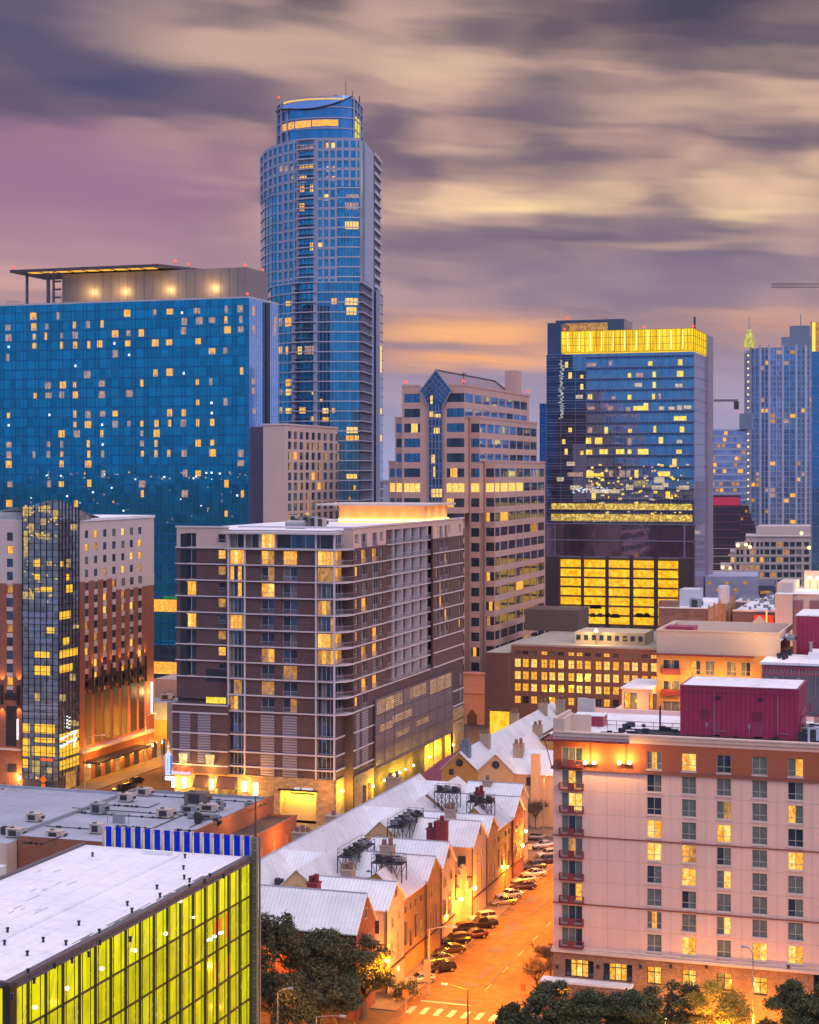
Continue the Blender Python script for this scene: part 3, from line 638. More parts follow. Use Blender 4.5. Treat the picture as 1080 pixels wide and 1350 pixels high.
# ------------------------------------------------------------ granite office tower with stepped corners and glass gable
def granite_tower():
    T = thing('office_tower', 'pink granite office tower with ribbon windows, stepped corners and a glass gable roof', 'office building', (-150, 490, 0))
    st = mat('pink_granite', (0.56, 0.36, 0.31), 0.6, var=0.10, kind='panel', sz=2.1, vs=.2)
    fh = 4.35
    tiers = [(484.9, -142.0, 560.6, 96.8, 530, 513), (490.0, -138.9, 558.7, 87.7, 521, 521), (495.0, -135.7, 557.0, 74.8, 512.5, 512)]
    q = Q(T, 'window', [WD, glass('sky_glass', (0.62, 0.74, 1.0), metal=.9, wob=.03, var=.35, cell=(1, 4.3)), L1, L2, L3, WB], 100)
    wall = MB(); fr = MB(); reset = 0
    z_top0 = 96.8
    # front planes: main one and two narrow stepped ones at the corner
    def windows(f, us, zt, zb, off, typ):
        k = 0; hs = []
        z = z_top0 - 2.05
        while z > zb:
            if z < zt - 1.5:
                for (a, b) in us: hs.append((a, b, z - 2.55, z))
            z -= fh
        return hs
    x1 = -142.0; f = Face(xon(530, 484.9), 484.9, x1 - xon(530, 484.9), 0)
    cfg = [(f, [(f.upx(533), f.upx(554)), (f.upx(589), f.upx(612.3))], 96.8, 0, None)]
    f2 = Face(-142.0, 490, 3.1, 0); cfg.append((f2, [(.45, 2.95)], 87.7, 0, None))
    f3 = Face(-138.9, 495, 3.2, 0); cfg.append((f3, [(.45, 2.95)], 74.8, 0, None))
    s1 = Face(-142.0, 484.9, 0, 75.7); s1c = [(0.3, 9.6)] + [(10.6 + i * 9.0, 19.0 + i * 9.0) for i in range(7)]
    s2 = Face(-138.9, 490, 0, 68.7); s2c = [(0.3, 7.3)] + [(8.0 + i * 8.7, 16.1 + i * 8.7) for i in range(7)]
    s3 = Face(-135.7, 495, 0, 62.0); s3c = [(0.3, 5.6)] + [(6.4 + i * 9.2, 14.9 + i * 9.2) for i in range(6)]
    cfg += [(s1, s1c, 96.8, 87.7, 1), (s2, s2c, 87.7, 74.8, 1), (s3, s3c, 74.8, 0, 1)]
    # left stepped wings
    for (ya, px, pxb, zt) in ((486.5, 521, 531, 87.7), (488.5, 512.5, 522, 74.8)):
        fl = front(px, pxb, ya); cfg.append((fl, [(.4, fl.L - .1)], zt, 0, None)); b = MB(); b.box(fl.o[0], fl.o[0] + fl.L, ya + .6, ya + 60, 0, zt - .1); b.build('side_wing', st, T)
        b = MB(); b.box(fl.o[0] - .1, fl.o[0] + fl.L, ya - .15, ya + 8, zt, zt + .4); b.build('coping', st, T)
    def lit_at(px, py):
        if 549 <= (py + 0) and 640 <= py <= 656 and px < 700: return 'M'
        return None
    for (ff, us, zt, zb, sd) in cfg:
        hs = windows(ff, us, zt, zb, 0, None)
        ff.wall(wall, 0, ff.L, max(0, zb), zt, [h for h in hs if h[2] > max(0, zb)], .18)
        for h in hs:
            if h[2] < max(0, zb): continue
            px, py = proj(*ff.P((h[0] + h[1]) / 2, (h[2] + h[3]) / 2))
            if sd: k = 1 if py < 618 else 0  # paler glass on upper floors imitates windows reflecting the sky
            else: k = random.choice((0, 5, 5, 0)) if py < 640 else 0
            if px > 672 and sd and py < 640: k = 0 if rnd() < .7 else 1
            if 640 < py < 657: k = 3 if px < 690 else 0
            elif rnd() < (.12 if py < 640 else .13) and not (sd and py < 640): k = random.choice((2, 3, 4, 4))
            mm = MB()
            if (sd is None and k in (2, 3, 4) and not 640 < py < 657):
                w = (h[1] - h[0]); a = h[0] + w * rnd() * .5; ff.quad(mm, h[0], h[1], h[2], h[3], -.16, 0); ff.quad(mm, a, a + w * .4, h[2], h[3], -.15, k)
            else: ff.quad(mm, h[0], h[1], h[2], h[3], -.16, k)
            q.add(mm)
            nm = max(1, int((h[1] - h[0]) / 1.6))
            for i in range(1, 1 if sd else nm): ff.box(fr, h[0] + (h[1] - h[0]) * i / nm - .04, h[0] + (h[1] - h[0]) * i / nm + .04, h[2], h[3], -.16, -.1)
    wall.build('wall', st, T); fr.build('mullion', DKF, T)
    q.done()
    # roofs of the three tiers
    m = MB(); xl = xon(530, 484.9)
    m.box(xl, -142.3, 485.3, 560, 60, 96.2); m.box(-147, -139.2, 490.4, 558.5, 60, 87.2); m.box(-147, -136.0, 495.4, 556.8, 2, 74.3); m.build('core_wall', st, T)
    m = MB(); m.box(-142.0, -138.7, 489.9, 558.7, 87.7, 88.3); m.box(-138.9, -135.5, 494.9, 557, 74.8, 75.4); m.box(-142.4, -141.8, 484.8, 560.6, 96.8, 97.4); m.box(xon(589, 484.9), -142.4, 484.8, 485.2, 96.8, 97.4)
    m.box(xl - .1, xon(554, 484.9), 484.8, 485.2, 96.8, 97.4); m.build('coping', st, T)
    m = MB(); m.q((xl, 485.3, 96.5), (-142.3, 485.3, 96.5), (-142.3, 560, 96.5), (xl, 560, 96.5)); m.build('roof', GRYR, T)
    # glass bay and gable
    y = 484.9; a = xon(566, y); b = xon(584, y); c = xon(575.5, y); zt = zat(c, y, 488)
    zl = zat(a, y, 519); wl = xon(555, y); wr = xon(596, y); zm = zat(c, y, 515)
    gm = glass('gable_glass', (0.10, 0.18, 0.34), metal=.8, wob=.02, var=.5, cell=(1.2, 2.2))
    m = MB(); yy = y - .5
    m.q((a, yy, 0), (b, yy, 0), (b, yy, zm - 5), (a, yy, zm - 5)); m.q((wl, yy, zm), (a, yy, zm - 5), (b, yy, zm - 5), (wr, yy, zm), (c, yy, zt))
    m.build('glass_bay', gm, T)
    m = MB()
    for i in range(5): x = a + (b - a) * i / 4; m.box(x - .1, x + .1, yy - .15, yy - .01, 0, zm - 4)
    z = zm - 6
    while z > 20: m.box(a, b, yy - .13, yy - .02, z - .08, z + .08); z -= 2.17
    for p, q_ in (((wl, zm), (c, zt)), ((wr, zm), (c, zt)), ((wl, zm), (a, zm - 5)), ((wr, zm), (b, zm - 5))): m.tube((p[0], yy - .1, p[1]), (q_[0], yy - .1, q_[1]), .22, 5)
    for i in range(1, 5):
        t = i / 5
        m.tube((wl + (c - wl) * t, yy - .1, zm + (zt - zm) * t), (b + (wr - b) * t * .2 + (wr - b) * t * .8, yy - .1, zm - 5 + 5 * t), .09, 4)
        m.tube((wr + (c - wr) * t, yy - .1, zm + (zt - zm) * t), (a + (wl - a) * t, yy - .1, zm - 5 + 5 * t), .09, 4)
    m.build('glazing_bar', mat('pale_glazing_bar', (.30, .28, .36), .5, .3), T)
    m = MB()
    for (px, py, w, h) in ((569, 527, .7, 1.2), (569, 546, 1.1, .8), (577, 548, 1.8, .5), (576, 568, 1.8, .9), (571, 605, 1.1, 1.2), (573, 622, .7, 1.5), (576, 650, 3.4, 1.2)):
        x = xon(px, yy); z = zat(x, yy, py); m.q((x - w / 2, yy - .03, z - h), (x + w / 2, yy - .03, z - h), (x + w / 2, yy - .03, z + h), (x - w / 2, yy - .03, z + h))
    m.build('lit_stair_window', L2, T)
    # long pitched glass roof behind the gable
    zr = zt; ye = 548; m = MB(); wx = wr + 1.0; ze = 97.3
    half = (zr - ze); xr = c + (wr - c) * (zt - 97.3) / (zt - zm)
    xl2 = c - (xr - c)
    m.q((c, yy, zt), (c, ye, zt), (xr, ye + 10, 97.3), (xr, yy, 97.3)); m.q((c, yy, zt), (xl2, yy, 97.3), (xl2, ye + 10, 97.3), (c, ye, zt)); m.q((c, ye, zt), (xl2, ye + 10, 97.3), (xr, ye + 10, 97.3))
    m.build('ridge_roof', mat('ridge_roof_metal', (.36, .27, .30), .4, .3, kind='seamy', sz=2.2, var=.15), T)
    m = MB(); m.tube((c, yy, zt), (c, ye, zt), .3, 5); m.tube((c, ye, zt), (xr, ye + 10, 97.3), .3, 5); m.build('ridge_cap', DST, T)
    # shoulders of granite at both sides of the gable
    m = MB(); m.q((xon(554, y), y - .02, 92), (a, y - .02, 92), (a, y - .02, zm - 5), (wl, y - .02, zm), (xon(554, y), y - .02, 97.4))
    m.q((b, y - .02, 92), (xon(589, y), y - .02, 92), (xon(592, y), y - .02, 97.4), (wr, y - .02, zm), (b, y - .02, zm - 5)); m.build('shoulder', st, T)
    for (px, yq, z) in ((535, 486, 97.5), (611, 486, 97.5), (696, 556, 97.5)): beacon(T, xon(px, yq), yq, z)
    m = MB(); p = (-148, 552); m.box(p[0], p[0] + 4, p[1], p[1] + 6, 96, 105); m.build('roof_plant_room', st, T)
    m = MB(); m.tube((-143.5, 489, 97), (-143.5, 489, 101), .12); m.tube((-144, 489, 100.5), (-142.6, 489, 100.5), .12); m.build('roof_mast', DST, T)
    # low granite entrance wing with a pointed arch
    m = MB(); ya = 479; xa = xon(611, ya); xb = xon(639, ya); fw = Face(xa, ya, xb - xa, 0)
    z1 = zat(xa, ya, 888); z2 = zat(xa, ya, 913); hs = [(fw.upx(616), fw.upx(628.5), fw.z(622, 927), fw.z(622, 918))]
    fw.wall(m, 0, fw.L, 0, z1, hs, .4); m.box(xa, xb, ya + .02, 484, 0.01, z1 - .01); m.build('entrance_wing', mat('salmon_granite', (.55, .30, .22), .7, var=.1, kind='panel', sz=1.4), T)
    m = MB(); fw.quad(m, *hs[0], -.38); m.build('wing_window', L2, T)
    m = MB(); u0, u1 = fw.upx(616), fw.upx(629); um = (u0 + u1) / 2; zb = fw.z(622, 955); zs = fw.z(622, 943); za = fw.z(622, 935)
    m.q(fw.P(u0, zb, .1), fw.P(u1, zb, .1), fw.P(u1, zs, .1), fw.P(um, za, .1), fw.P(u0, zs, .1)); m.build('arched_gate', mat('brown_gate', (.14, .07, .05), .6, kind='seamv', sz=.6), T)
    m = MB(); fw.box(m, -.1, fw.L + .1, z1, z1 + .5, -.2, .4); fw.box(m, -.1, fw.L + .1, z2, z2 + .35, 0, .45); m.build('cornice', mat('wing_cornice', (.6, .34, .30), .7), T)
granite_tower()

# ------------------------------------------------------------ glass tower with the golden crown
def crown_tower():
    y0 = 620.6; x1 = -97.0
    T = thing('crowned_tower', 'square glass tower with a glowing golden crown and lit parking floors at its foot', 'tower', (-120, 640, 0))
    f = front(721, 916, y0); s = side(937.5, x1, y0); zt = zat(x1, y0, 463.5); f.L = x1 - f.o[0]
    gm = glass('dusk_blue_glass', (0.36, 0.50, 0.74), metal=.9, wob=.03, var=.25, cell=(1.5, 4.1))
    g2 = glass('violet_side_glass', (0.86, 0.84, 1.0), metal=.9, wob=.02, var=.12, cell=(1.5, 4.1))  # brighter sky reflection on this side is put into the tint
    dk = glass('dark_strip_glass', (0.06, 0.08, 0.17), metal=.7, wob=.02, var=.3, cell=(8, 2))
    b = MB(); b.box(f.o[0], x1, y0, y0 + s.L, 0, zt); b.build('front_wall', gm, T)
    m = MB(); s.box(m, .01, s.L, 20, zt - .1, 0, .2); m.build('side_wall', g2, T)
    u1 = f.upx(773); m = MB(); zb = f.z(745, 690); f.box(m, 0, u1 * .66, zb, zt - .2, 0, .25); f.box(m, u1 * .66, u1, f.z(760, 585), zt - 6, 0, .24); m.build('dark_strip', dk, T)
    m = MB(); zl = f.z(850, 735); f.box(m, 0, f.L + .2, zl, zb, 0, .5); m.build('louvre_band', glass('plum_band_glass', (.34, .27, .40), metal=.85, wob=.03, var=.4, cell=(1.5, 4)), T)
    m = MB(); s.box(m, s.L * .68, s.L + .4, 20, zt + 8, .2, .8); m.build('corner_fin', mat('mauve_metal', (.30, .25, .32), .5, .3), T)
    fh = 3.95; mu = MB(); sp = MB(); z = zt - 1; rows = []
    while z > zb + 1: f.box(mu, 0, f.L, z - .1, z + .08, .1, .34); f.box(sp, u1, f.L, z - 1.0, z - .1, 0, .16); s.box(mu, 0, s.L * .7, z - .1, z + .05, .2, .34); rows.append(z); z -= fh
    z = zt - 2
    while z > zb + 1: f.box(mu, 0, u1, z - .06, z + .06, .25, .36); z -= fh / 2
    n = 40
    for i in range(n + 1): u = f.L * i / n; f.box(mu, u - .05, u + .05, 4, zt, .1, .38 if i % 4 == 0 else .2)
    for i in range(12): u = s.L * .7 * i / 12; s.box(mu, u, u + .1, 4, zt, .2, .32)
    for z in (zb, (zb + zl) / 2, zl): f.box(mu, 0, f.L, z - .2, z + .2, .5, .8)
    f.box(mu, f.upx(902), f.upx(904), 0, zb, .5, 1.0); f.box(mu, f.upx(732), f.upx(733), 0, zb, .5, .9)
    mu.build('mullion', mat('violet_mullion', (.30, .30, .44), .45, .4), T); sp.build('spandrel', glass('spandrel_blue', (.09, .16, .32), metal=.8, rough=.15), T)
    q = Q(T, 'window', [lit('tower_yellow_room_and_glint', (.9, .5, .02), (1, .85, .2), 1, .4, fx=2), LP, lit('pale_room_and_glint', (.5, .38, .3), (.85, .66, .4), .8, .5), LR], 100)  # windows, and the glints that stand in for gold reflections
    def rm(px, py, w, h, k):
        uu = f.upx(px); z = f.z(px, py); mm = MB(); f.box(mm, uu - w, uu + w, z - h, z + h, .24, .29, k); q.add(mm)
    for t in '145,248,6,12,0;160,292,7,13,0;207,297,6,8,0;207,338,6,12,0;197,378,14,8,2;160,512,7,9,0;134,560,6,10,0;144,600,6,12,0;207,605,6,8,0;162,650,16,9,2;245,248,18,7,1;323,242,6,10,1;484,243,8,9,0;605,238,8,12,0;440,290,14,8,1;500,288,6,12,0;605,285,12,12,0;400,292,6,10,0;435,330,14,8,2;500,330,6,12,0;600,332,14,7,2;240,378,8,10,0;335,382,8,6,1;400,380,7,10,0;497,378,5,12,0;522,376,4,12,1;245,424,14,6,1;322,424,10,8,1;395,428,8,9,1;440,424,24,9,0;466,418,9,15,0;530,424,10,7,2;570,424,12,6,2;602,422,10,9,2;635,420,14,7,2;605,465,24,9,0;240,512,8,12,1;305,514,7,14,0;402,516,7,8,0;502,510,5,14,0;612,510,8,12,0;234,556,10,12,0;275,557,14,14,0;400,560,7,14,1;527,555,8,14,0;602,560,10,8,2;236,602,12,10,0;295,600,16,10,0;362,600,16,10,0;400,600,7,9,0;455,600,20,11,0;600,600,10,8,0;582,645,8,16,0;428,690,7,16,0;240,692,14,14,0;325,690,8,14,1;370,690,10,14,1;395,690,8,14,1;260,694,34,6,0;540,690,22,10,0;520,715,20,12,2;515,745,24,8,2;240,745,16,12,1;300,760,60,8,2;255,780,8,14,0;555,775,8,14,0;545,735,12,8,2;180,745,20,8,2;120,712,14,8,2;180,692,30,8,1;400,745,14,10,2;620,745,20,8,2'.split(';'):
        a, b_, w, h, k = map(int, t.split(',')); rm(700 + a / 3.07, 400 + b_ / 3.07, w / 3.07 / 3.5, h / 3.07 / 3.72, k)
    for k in range(110):  # small glowing glints stand in for gold reflections on the facade
        t = rnd(); rm(776 + 132 * rnd(), 610 + 78 * t, .15 + rnd() * .5, .15 + rnd() * .3, random.choice((0, 0, 2)))
    q.done()
    m = MB(); lf = lit('bright_office_floor', (.6, .30, .03), (1, .82, .22), 1.05, 1.3, fx=.8, fz=.9)
    for py0, py1 in ((664, 672), (678, 687.5)): f.box(m, f.upx(727), f.upx(913), f.z(820, py1), f.z(820, py0), .24, .3)
    m.build('lit_office_floor', lf, T)
    # squiggle of small white lights mirrored on the dark strip, made as small glowing strokes
    m = MB()
    for i in range(60):
        px = 738 + rnd() * 5; py = 476 + i * 1.28; uu = f.upx(px); z = f.z(px, py); f.box(m, uu - .12 - rnd() * .5, uu + .12 + rnd() * .5, z - .1, z + .12 + rnd() * .1, .3, .4)
    m.build('mirrored_light_strokes', emis('mirrored_stroke_glow', (.75, .8, .7), .55), T)
    m = MB()
    for i in range(46): px = 755 + rnd() * 48; py = 642 + rnd() * 6 + (i % 2) * 2; uu = f.upx(px); z = f.z(px, py); f.box(m, uu - .25, uu + .25, z - .12, z + .12, .3, .4)
    m.build('mirrored_lamp_string', emis('white_blue_glints', (.8, .85, 1), 1.0), T)  # row of mirrored lamps imitated by glowing dots on the glass
    # crown
    yc = y0 + 0.5; xa = xon(740, yc); xb = x1 - .3; zc0 = zt + .6; zc1 = zat(xb, yc, 432.5); yb = yon(937, xb)
    gold = NB('golden_crown_light'); hx = gold.math('ADD', gold.P[0], gold.P[1])
    st_ = gold.noise(gold.vec(gold.math('MULTIPLY', hx, 1.0), 0.0, gold.math('MULTIPLY', gold.P[2], .05)), 1.1, 3, .7)
    c = gold.mix(gold.math('MULTIPLY', gold.math('SUBTRACT', st_, .4), 4.5, clamp=True), (.72, .36, 0.0, 1), (1.0, .78, .05, 1)); e = gold.n('ShaderNodeEmission'); gold.l(c, e.inputs[0]); e.inputs[1].default_value = 1.0; gold.l(e.outputs[0], gold.out.inputs[0])
    m = MB(); m.box(xa, xb, yc, yb, zc0, zc1); m.build('crown', gold.m, T)
    gm2 = MB(); cf = Face(xa, yc, xb - xa, 0); cs = Face(xb, yc, 0, yb - yc)
    for i in range(23): u = cf.L * i / 22; cf.box(gm2, u - .06, u + .06, zc0, zc1, 0, .12)
    for i in range(10): u = cs.L * i / 9; cs.box(gm2, u - .08, u + .08, zc0, zc1, 0, .12)
    for k in (0, .33, .66, 1): z = zc0 + (zc1 - zc0) * k; cf.box(gm2, 0, cf.L, z - .07, z + .07, 0, .15); cs.box(gm2, 0, cs.L, z - .07, z + .07, 0, .15)
    gm2.build('crown_grid', mat('bronze_grid', (.30, .19, .03), .5, .4), T)
    m = MB()
    for i in range(11): u = cf.L * (i + .6) / 11.5; cf.box(m, u - .13, u + .13, zc0 + .6, zc1 - .5, .13, .2)
    cf.box(m, cf.upx(777), cf.upx(880), zc0 + .4, zc0 + 4.4, .02, .06) if False else None
    m.build('crown_tube_light', emis('crown_tube', (1, .92, .35), 1.5), T)
    m = MB(); m.box(f.o[0], xon(823, y0 + 14), y0 + 14, y0 + 30, zt, zat(*ptD(760, 632), 417)); m.box(f.o[0], xa - .1, y0 + 1, y0 + 13.9, zt, zat(*ptD(730, 622), 421)); m.build('plant_tower', glass('plant_dark_glass', (.10, .12, .22), metal=.6, rough=.15, cell=(3, 4)), T)
    m = MB(); xx = xon(820, y0 + 20); m.box(xx - 20, xx - 4, y0 + 13.6, y0 + 13.9, zc1 + 1, zc1 + 4); m.build('lit_louvre', L3, T)
    beacon(T, xon(744, y0), y0 + .5, zc1); beacon(T, xon(849, y0), y0 + 1, zc1); beacon(T, xb - .3, y0 + 2, zc1); beacon(T, xon(748, y0 + 14), y0 + 14, zat(*ptD(760, 632), 417))
    m = MB(); xq = xon(916, y0 + 12); m.tube((xq, y0 + 12, zc1), (xq, y0 + 12, zc1 + 5), .45, 4); xq = xon(800, y0 + 14); m.tube((xq, y0 + 14, zc1), (xq, y0 + 14, zc1 + 6), .1); m.build('roof_mast', DST, T)
    # parking floors
    pk = lit('parking_floor_light', (.85, .32, 0), (1, .66, .03), 1.0, .3, fx=.7, fz=.8)
    cols = [740, 767, 771, 799, 803.5, 831, 836, 863, 868.5, 894.5]
    m = MB()
    zf0 = f.z(820, 824); zf1 = f.z(820, 737)
    for i in range(0, 10, 2): f.box(m, f.upx(cols[i]), f.upx(cols[i + 1]), zf0, zf1, .3, .9)
    m.build('lit_parking_floors', pk, T)
    m = MB(); n = 7
    for i in range(0, 10, 2):
        for k in range(n + 1): z = zf0 + (zf1 - zf0) * k / n; f.box(m, f.upx(cols[i]), f.upx(cols[i + 1]), z - .38, z + .3, .91, 1.1)
    m.build('parking_slab', mat('olive_slab', (.16, .09, .02), .7), T)
    m = MB()
    for i in range(0, 8, 2): f.box(m, f.upx(cols[i + 1]), f.upx(cols[i + 2]), 0, zf1 + 1, .3, 1.3)
    f.box(m, f.upx(721), f.upx(739), 0, zl, .3, 1.25); f.box(m, f.upx(895), f.upx(916), 0, zl, .3, 1.25); m.build('parking_pier', mat('dark_plum_pier', (.07, .05, .06), .5), T)
    m = MB()
    for k in range(14):
        px = 772 + rnd() * 82; py = random.choice((812, 800, 811)); uu = f.upx(px); z = f.z(px, py); f.box(m, uu - 1.2, uu + 1.2, z - .6, z + .35, 1.11, 1.3); f.box(m, uu - .7, uu + .7, z + .35, z + .8, 1.11, 1.3)
    m.build('car_behind_screen', mat('car_silhouette', (.03, .02, .02), .5), T)
crown_tower()
# ------------------------------------------------------------ background towers at the right
def back_right():
    # pale condominium tower with spire
    D = 1090
    pts = [ptD(px, d) for px, d in ((983, 1130), (991, 1100), (1003, 1090), (1014, 1088), (1032, 1090), (1050, 1088), (1062, 1088), (1072, 1090))]
    zl = CH + (HZ - 457) * 1095 / F; zr = CH + (HZ - 461) * 1090 / F
    T = thing('condominium_tower', 'tall pale blue residential tower with a green lit spire and white piers at the right', 'tower', pts[3] + (0,))
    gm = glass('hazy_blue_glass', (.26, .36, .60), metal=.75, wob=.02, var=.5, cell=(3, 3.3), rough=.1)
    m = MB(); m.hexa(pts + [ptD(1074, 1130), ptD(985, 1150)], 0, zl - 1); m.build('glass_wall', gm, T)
    wh = MB(); hb = MB(); q = Q(T, 'window', [L1, L3, LP], 70)
    fs = [Face(a[0], a[1], b[0] - a[0], b[1] - a[1]) for a, b in zip(pts, pts[1:])]
    for f in fs:
        n = max(2, int(f.L / 4.4))
        for i in range(n + 1): f.box(wh, f.L * i / n - (.55 if i in (0, n) else .16), f.L * i / n + (.55 if i in (0, n) else .16), 0, zl - .8 + (1.5 if i in (0, n) else 0), 0, .7)
        z = zl - 2
        while z > 20:
            f.box(hb, 0, f.L, z - .4, z, 0, .35)
            for i in range(n):
                if rnd() < .10: mm = MB(); f.box(mm, f.L * i / n + .5, f.L * (i + 1) / n - .5, z - 3.0, z - .8, .05, .2, random.choice((0, 1, 2, 0))); q.add(mm)
            z -= 3.3
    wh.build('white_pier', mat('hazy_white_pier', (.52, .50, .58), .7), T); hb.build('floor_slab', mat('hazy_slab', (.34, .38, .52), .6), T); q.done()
    c = ptD(988, 1098); m = MB(); z0 = zl
    r = 3.3
    for k, (rr, h) in enumerate(((r, 5), (r * .66, 3.5), (r * .42, 2.5))):
        m.tube((*c, z0), (*c, z0 + h), rr, 10, 0, rr * .96); z0 += h
    m.tube((*c, z0), (*c, z0 + 2), r * .4, 10, 1, .3); m.tube((*c, z0 + 1.5), (*c, z0 + 9), .3, 5, 1, .12)
    m.build('spire', [lit('green_lit_lantern', (.30, .30, .03), (.95, .85, .15), .8, .6, fx=1, fz=.4), mat('spire_metal', (.3, .32, .3), .5)], T)
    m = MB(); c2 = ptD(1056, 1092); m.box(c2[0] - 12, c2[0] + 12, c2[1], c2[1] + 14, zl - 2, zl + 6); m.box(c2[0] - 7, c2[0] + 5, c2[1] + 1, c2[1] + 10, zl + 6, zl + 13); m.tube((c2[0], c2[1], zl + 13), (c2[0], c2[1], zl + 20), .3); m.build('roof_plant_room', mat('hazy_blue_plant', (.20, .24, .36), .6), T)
    m = MB()
    for k in range(29): p = ptD(986.5, 1104); m.ball((p[0], p[1], 30 + k * 3.3 * 1.25), .65, 0, 5, 3)
    m.build('corner_light', emis('corner_lamp', (1, .75, .35), 1.3), T)
    # far glass block
    a, b = ptD(938, 990), ptD(984, 1000); T = thing('glass_block', 'distant blue glass block with white floor bands behind the stepped dark tower', 'building', a + (0,))
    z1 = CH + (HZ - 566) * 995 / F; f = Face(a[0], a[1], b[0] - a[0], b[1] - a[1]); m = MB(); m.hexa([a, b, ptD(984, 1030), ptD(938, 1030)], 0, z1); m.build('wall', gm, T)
    m = MB(); z = z1
    while z > 20: f.box(m, 0, f.L, z - 1.0, z, 0, .6); z -= 3.6
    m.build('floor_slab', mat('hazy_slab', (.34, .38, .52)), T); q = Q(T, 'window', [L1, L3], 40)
    for i in range(40): u = rnd() * (f.L - 3); z = z1 - 3.6 * random.randint(1, 20); mm = MB(); f.box(mm, u, u + 2.2, z + .4, z + 2.4, .1, .3, i % 2); q.add(mm)
    q.done(); p = ptD(975, 995); m = MB(); m.box(p[0], p[0] + 7, p[1], p[1] + 6, z1, z1 + 9); m.build('roof_plant_room', mat('hazy_blue_plant', (.2, .24, .36)), T); beacon(T, *p, z1 + 9)
    # dark stepped tower
    D = 880; T = thing('stepped_tower', 'dark stepped tower with red lit top band beside the golden crowned tower', 'tower', ptD(960, D) + (0,))
    st = [(936, 976, 653), (976, 987.5, 666.5), (987.5, 991, 677), (991, 995, 687), (995, 998, 696)]
    m = MB(); bd = MB(); rl = MB(); q = Q(T, 'window', [L3, LR], 40); dm = mat('dark_brown_cladding', (.05, .035, .06), .4, .3, var=.2)
    for a, b, py in st:
        A = ptD(a, D); B = ptD(b, D); zt = CH + (HZ - py) * D / F; m.hexa([A, B, ptD(b, D + 40), ptD(a, D + 40)], 0, zt)
        f = Face(A[0], A[1], B[0] - A[0], B[1] - A[1]); z = zt - 1.5
        while z > 15:
            f.box(bd, 0, f.L, z - .5, z, 0, .3)
            if rnd() < .35 and f.L > 3: u = rnd() * (f.L - 1.5); mm = MB(); f.box(mm, u, u + 1.2, z - 2, z - .8, .05, .2, 0); q.add(mm)
            z -= 3.9
        if py == 653: f.box(rl, 0.2, f.L - .3, zt - 5, zt - 1, .31, .5)
    m.build('wall', dm, T); bd.build('floor_band', mat('maroon_band', (.14, .05, .07), .5), T); rl.build('red_lit_band', emis('dull_red_light', (.42, .03, .09), .8), T); q.done()
    # pale stepped office
    T = thing('terraced_building', 'pale stone office building stepping down to the left, below the tower with the spire', 'office building', ptD(1000, 760) + (0,))
    w = MB(); q = Q(T, 'window', WM, 100); pm_ = mat('pale_stone', (.50, .42, .40), .8, var=.08); D = 760; cp_ = MB()
    for a, b, py in ((983.5, 1078, 706.5), (970, 983.5, 718), (963, 970, 727), (950, 963, 746), (938, 950, 757)):
        A = ptD(a, D); B = ptD(b, D); zt = CH + (HZ - py) * D / F; f = Face(A[0], A[1], B[0] - A[0], B[1] - A[1]); ux = f.upx; hs = []; z = CH + (HZ - 714.5) * D / F
        while z > 8:
            if z < zt - .8:
                px = a + 1.2
                while px < b - 2.5:
                    wd = min(6.6 if a > 980 and px > 1005 else 3.6, b - px - .8); hs.append((ux(px), ux(px + wd), z - 2.1, z)); px += wd + (1.8 if int(px) % 5 else 3.6)
            f.box(cp_, 0, f.L, z - 3.0, z - 2.7, .01, .2); z -= 3.32
        f.wall(w, 0, f.L, 0, zt, hs, .4); w.hexa([(A[0] + .02, A[1] + .5), (B[0] - .02, B[1] + .5), ptD(b, D + 30), ptD(a, D + 30)], 0, zt - .05); f.box(cp_, -.2, f.L, zt - .5, zt + .1, .01, .5)
        for h in hs: q.add(pane(f, h[0], h[1], h[2], h[3], WM, 'D' if rnd() < .76 else random.choice('LPPGP'), d_=-.35, fr=0)[0])
    cp_.build('ledge', pm_, T)
    w.build('wall', pm_, T); q.done()
    a, b = ptD(997, 775), ptD(1070, 775); m = MB(); m.hexa([a, b, ptD(1070, 800), ptD(1003, 800)], CH - 40, CH + (HZ - 694) * 775 / F); m.build('roof_plant_room', pm_, T)
    m = MB()
    for px, py in ((973, 719), (984, 718), (989, 721), (1067, 722), (953, 748), (963, 749), (1057, 703)): p = ptD(px, 757); m.ball((p[0], p[1], CH + (HZ - py) * 757 / F), .8, 0, 6, 4)
    m.build('wall_lamp', emis('warm_small_lamp', (1, .66, .3), 2.2), T)
    # slender glass tower at the frame edge
    a = ptD(1070.5, 540); T = thing('corner_tower', 'slender blue glass tower with yellow lit top at the right edge of the photo', 'tower', a + (0,))
    f = Face(a[0], a[1], 1, 0); zt = CH + (HZ - 425) * 540 / F; m = MB(); m.box(a[0], a[0] + 25, a[1], a[1] + 25, 0, zt - 9); m.build('wall', glass('edge_blue_glass', (.16, .34, .62), metal=.8, wob=.02), T)
    m = MB(); m.box(a[0], a[0] + 25, a[1], a[1] + 25, zt - 8.99, zt); m.build('lit_top', L3, T)
    m = MB(); m.box(a[0] + .1, a[0] + 1.1, a[1] - .3, a[1] - .01, zt - 9, zt); m.build('gold_fin', emis('gold_fin_light', (1, .8, .1), .9), T)
    m = MB(); m.box(a[0] - .3, a[0] + .1, a[1] - .4, a[1] + 25, 0, zt + .3)
    z = zt - 9
    while z > 10: f.box(m, .1, 3, z - .1, z, 0, .2); z -= 3.6
    m.build('mullion', mat('violet_mullion', (.3, .3, .44)), T)
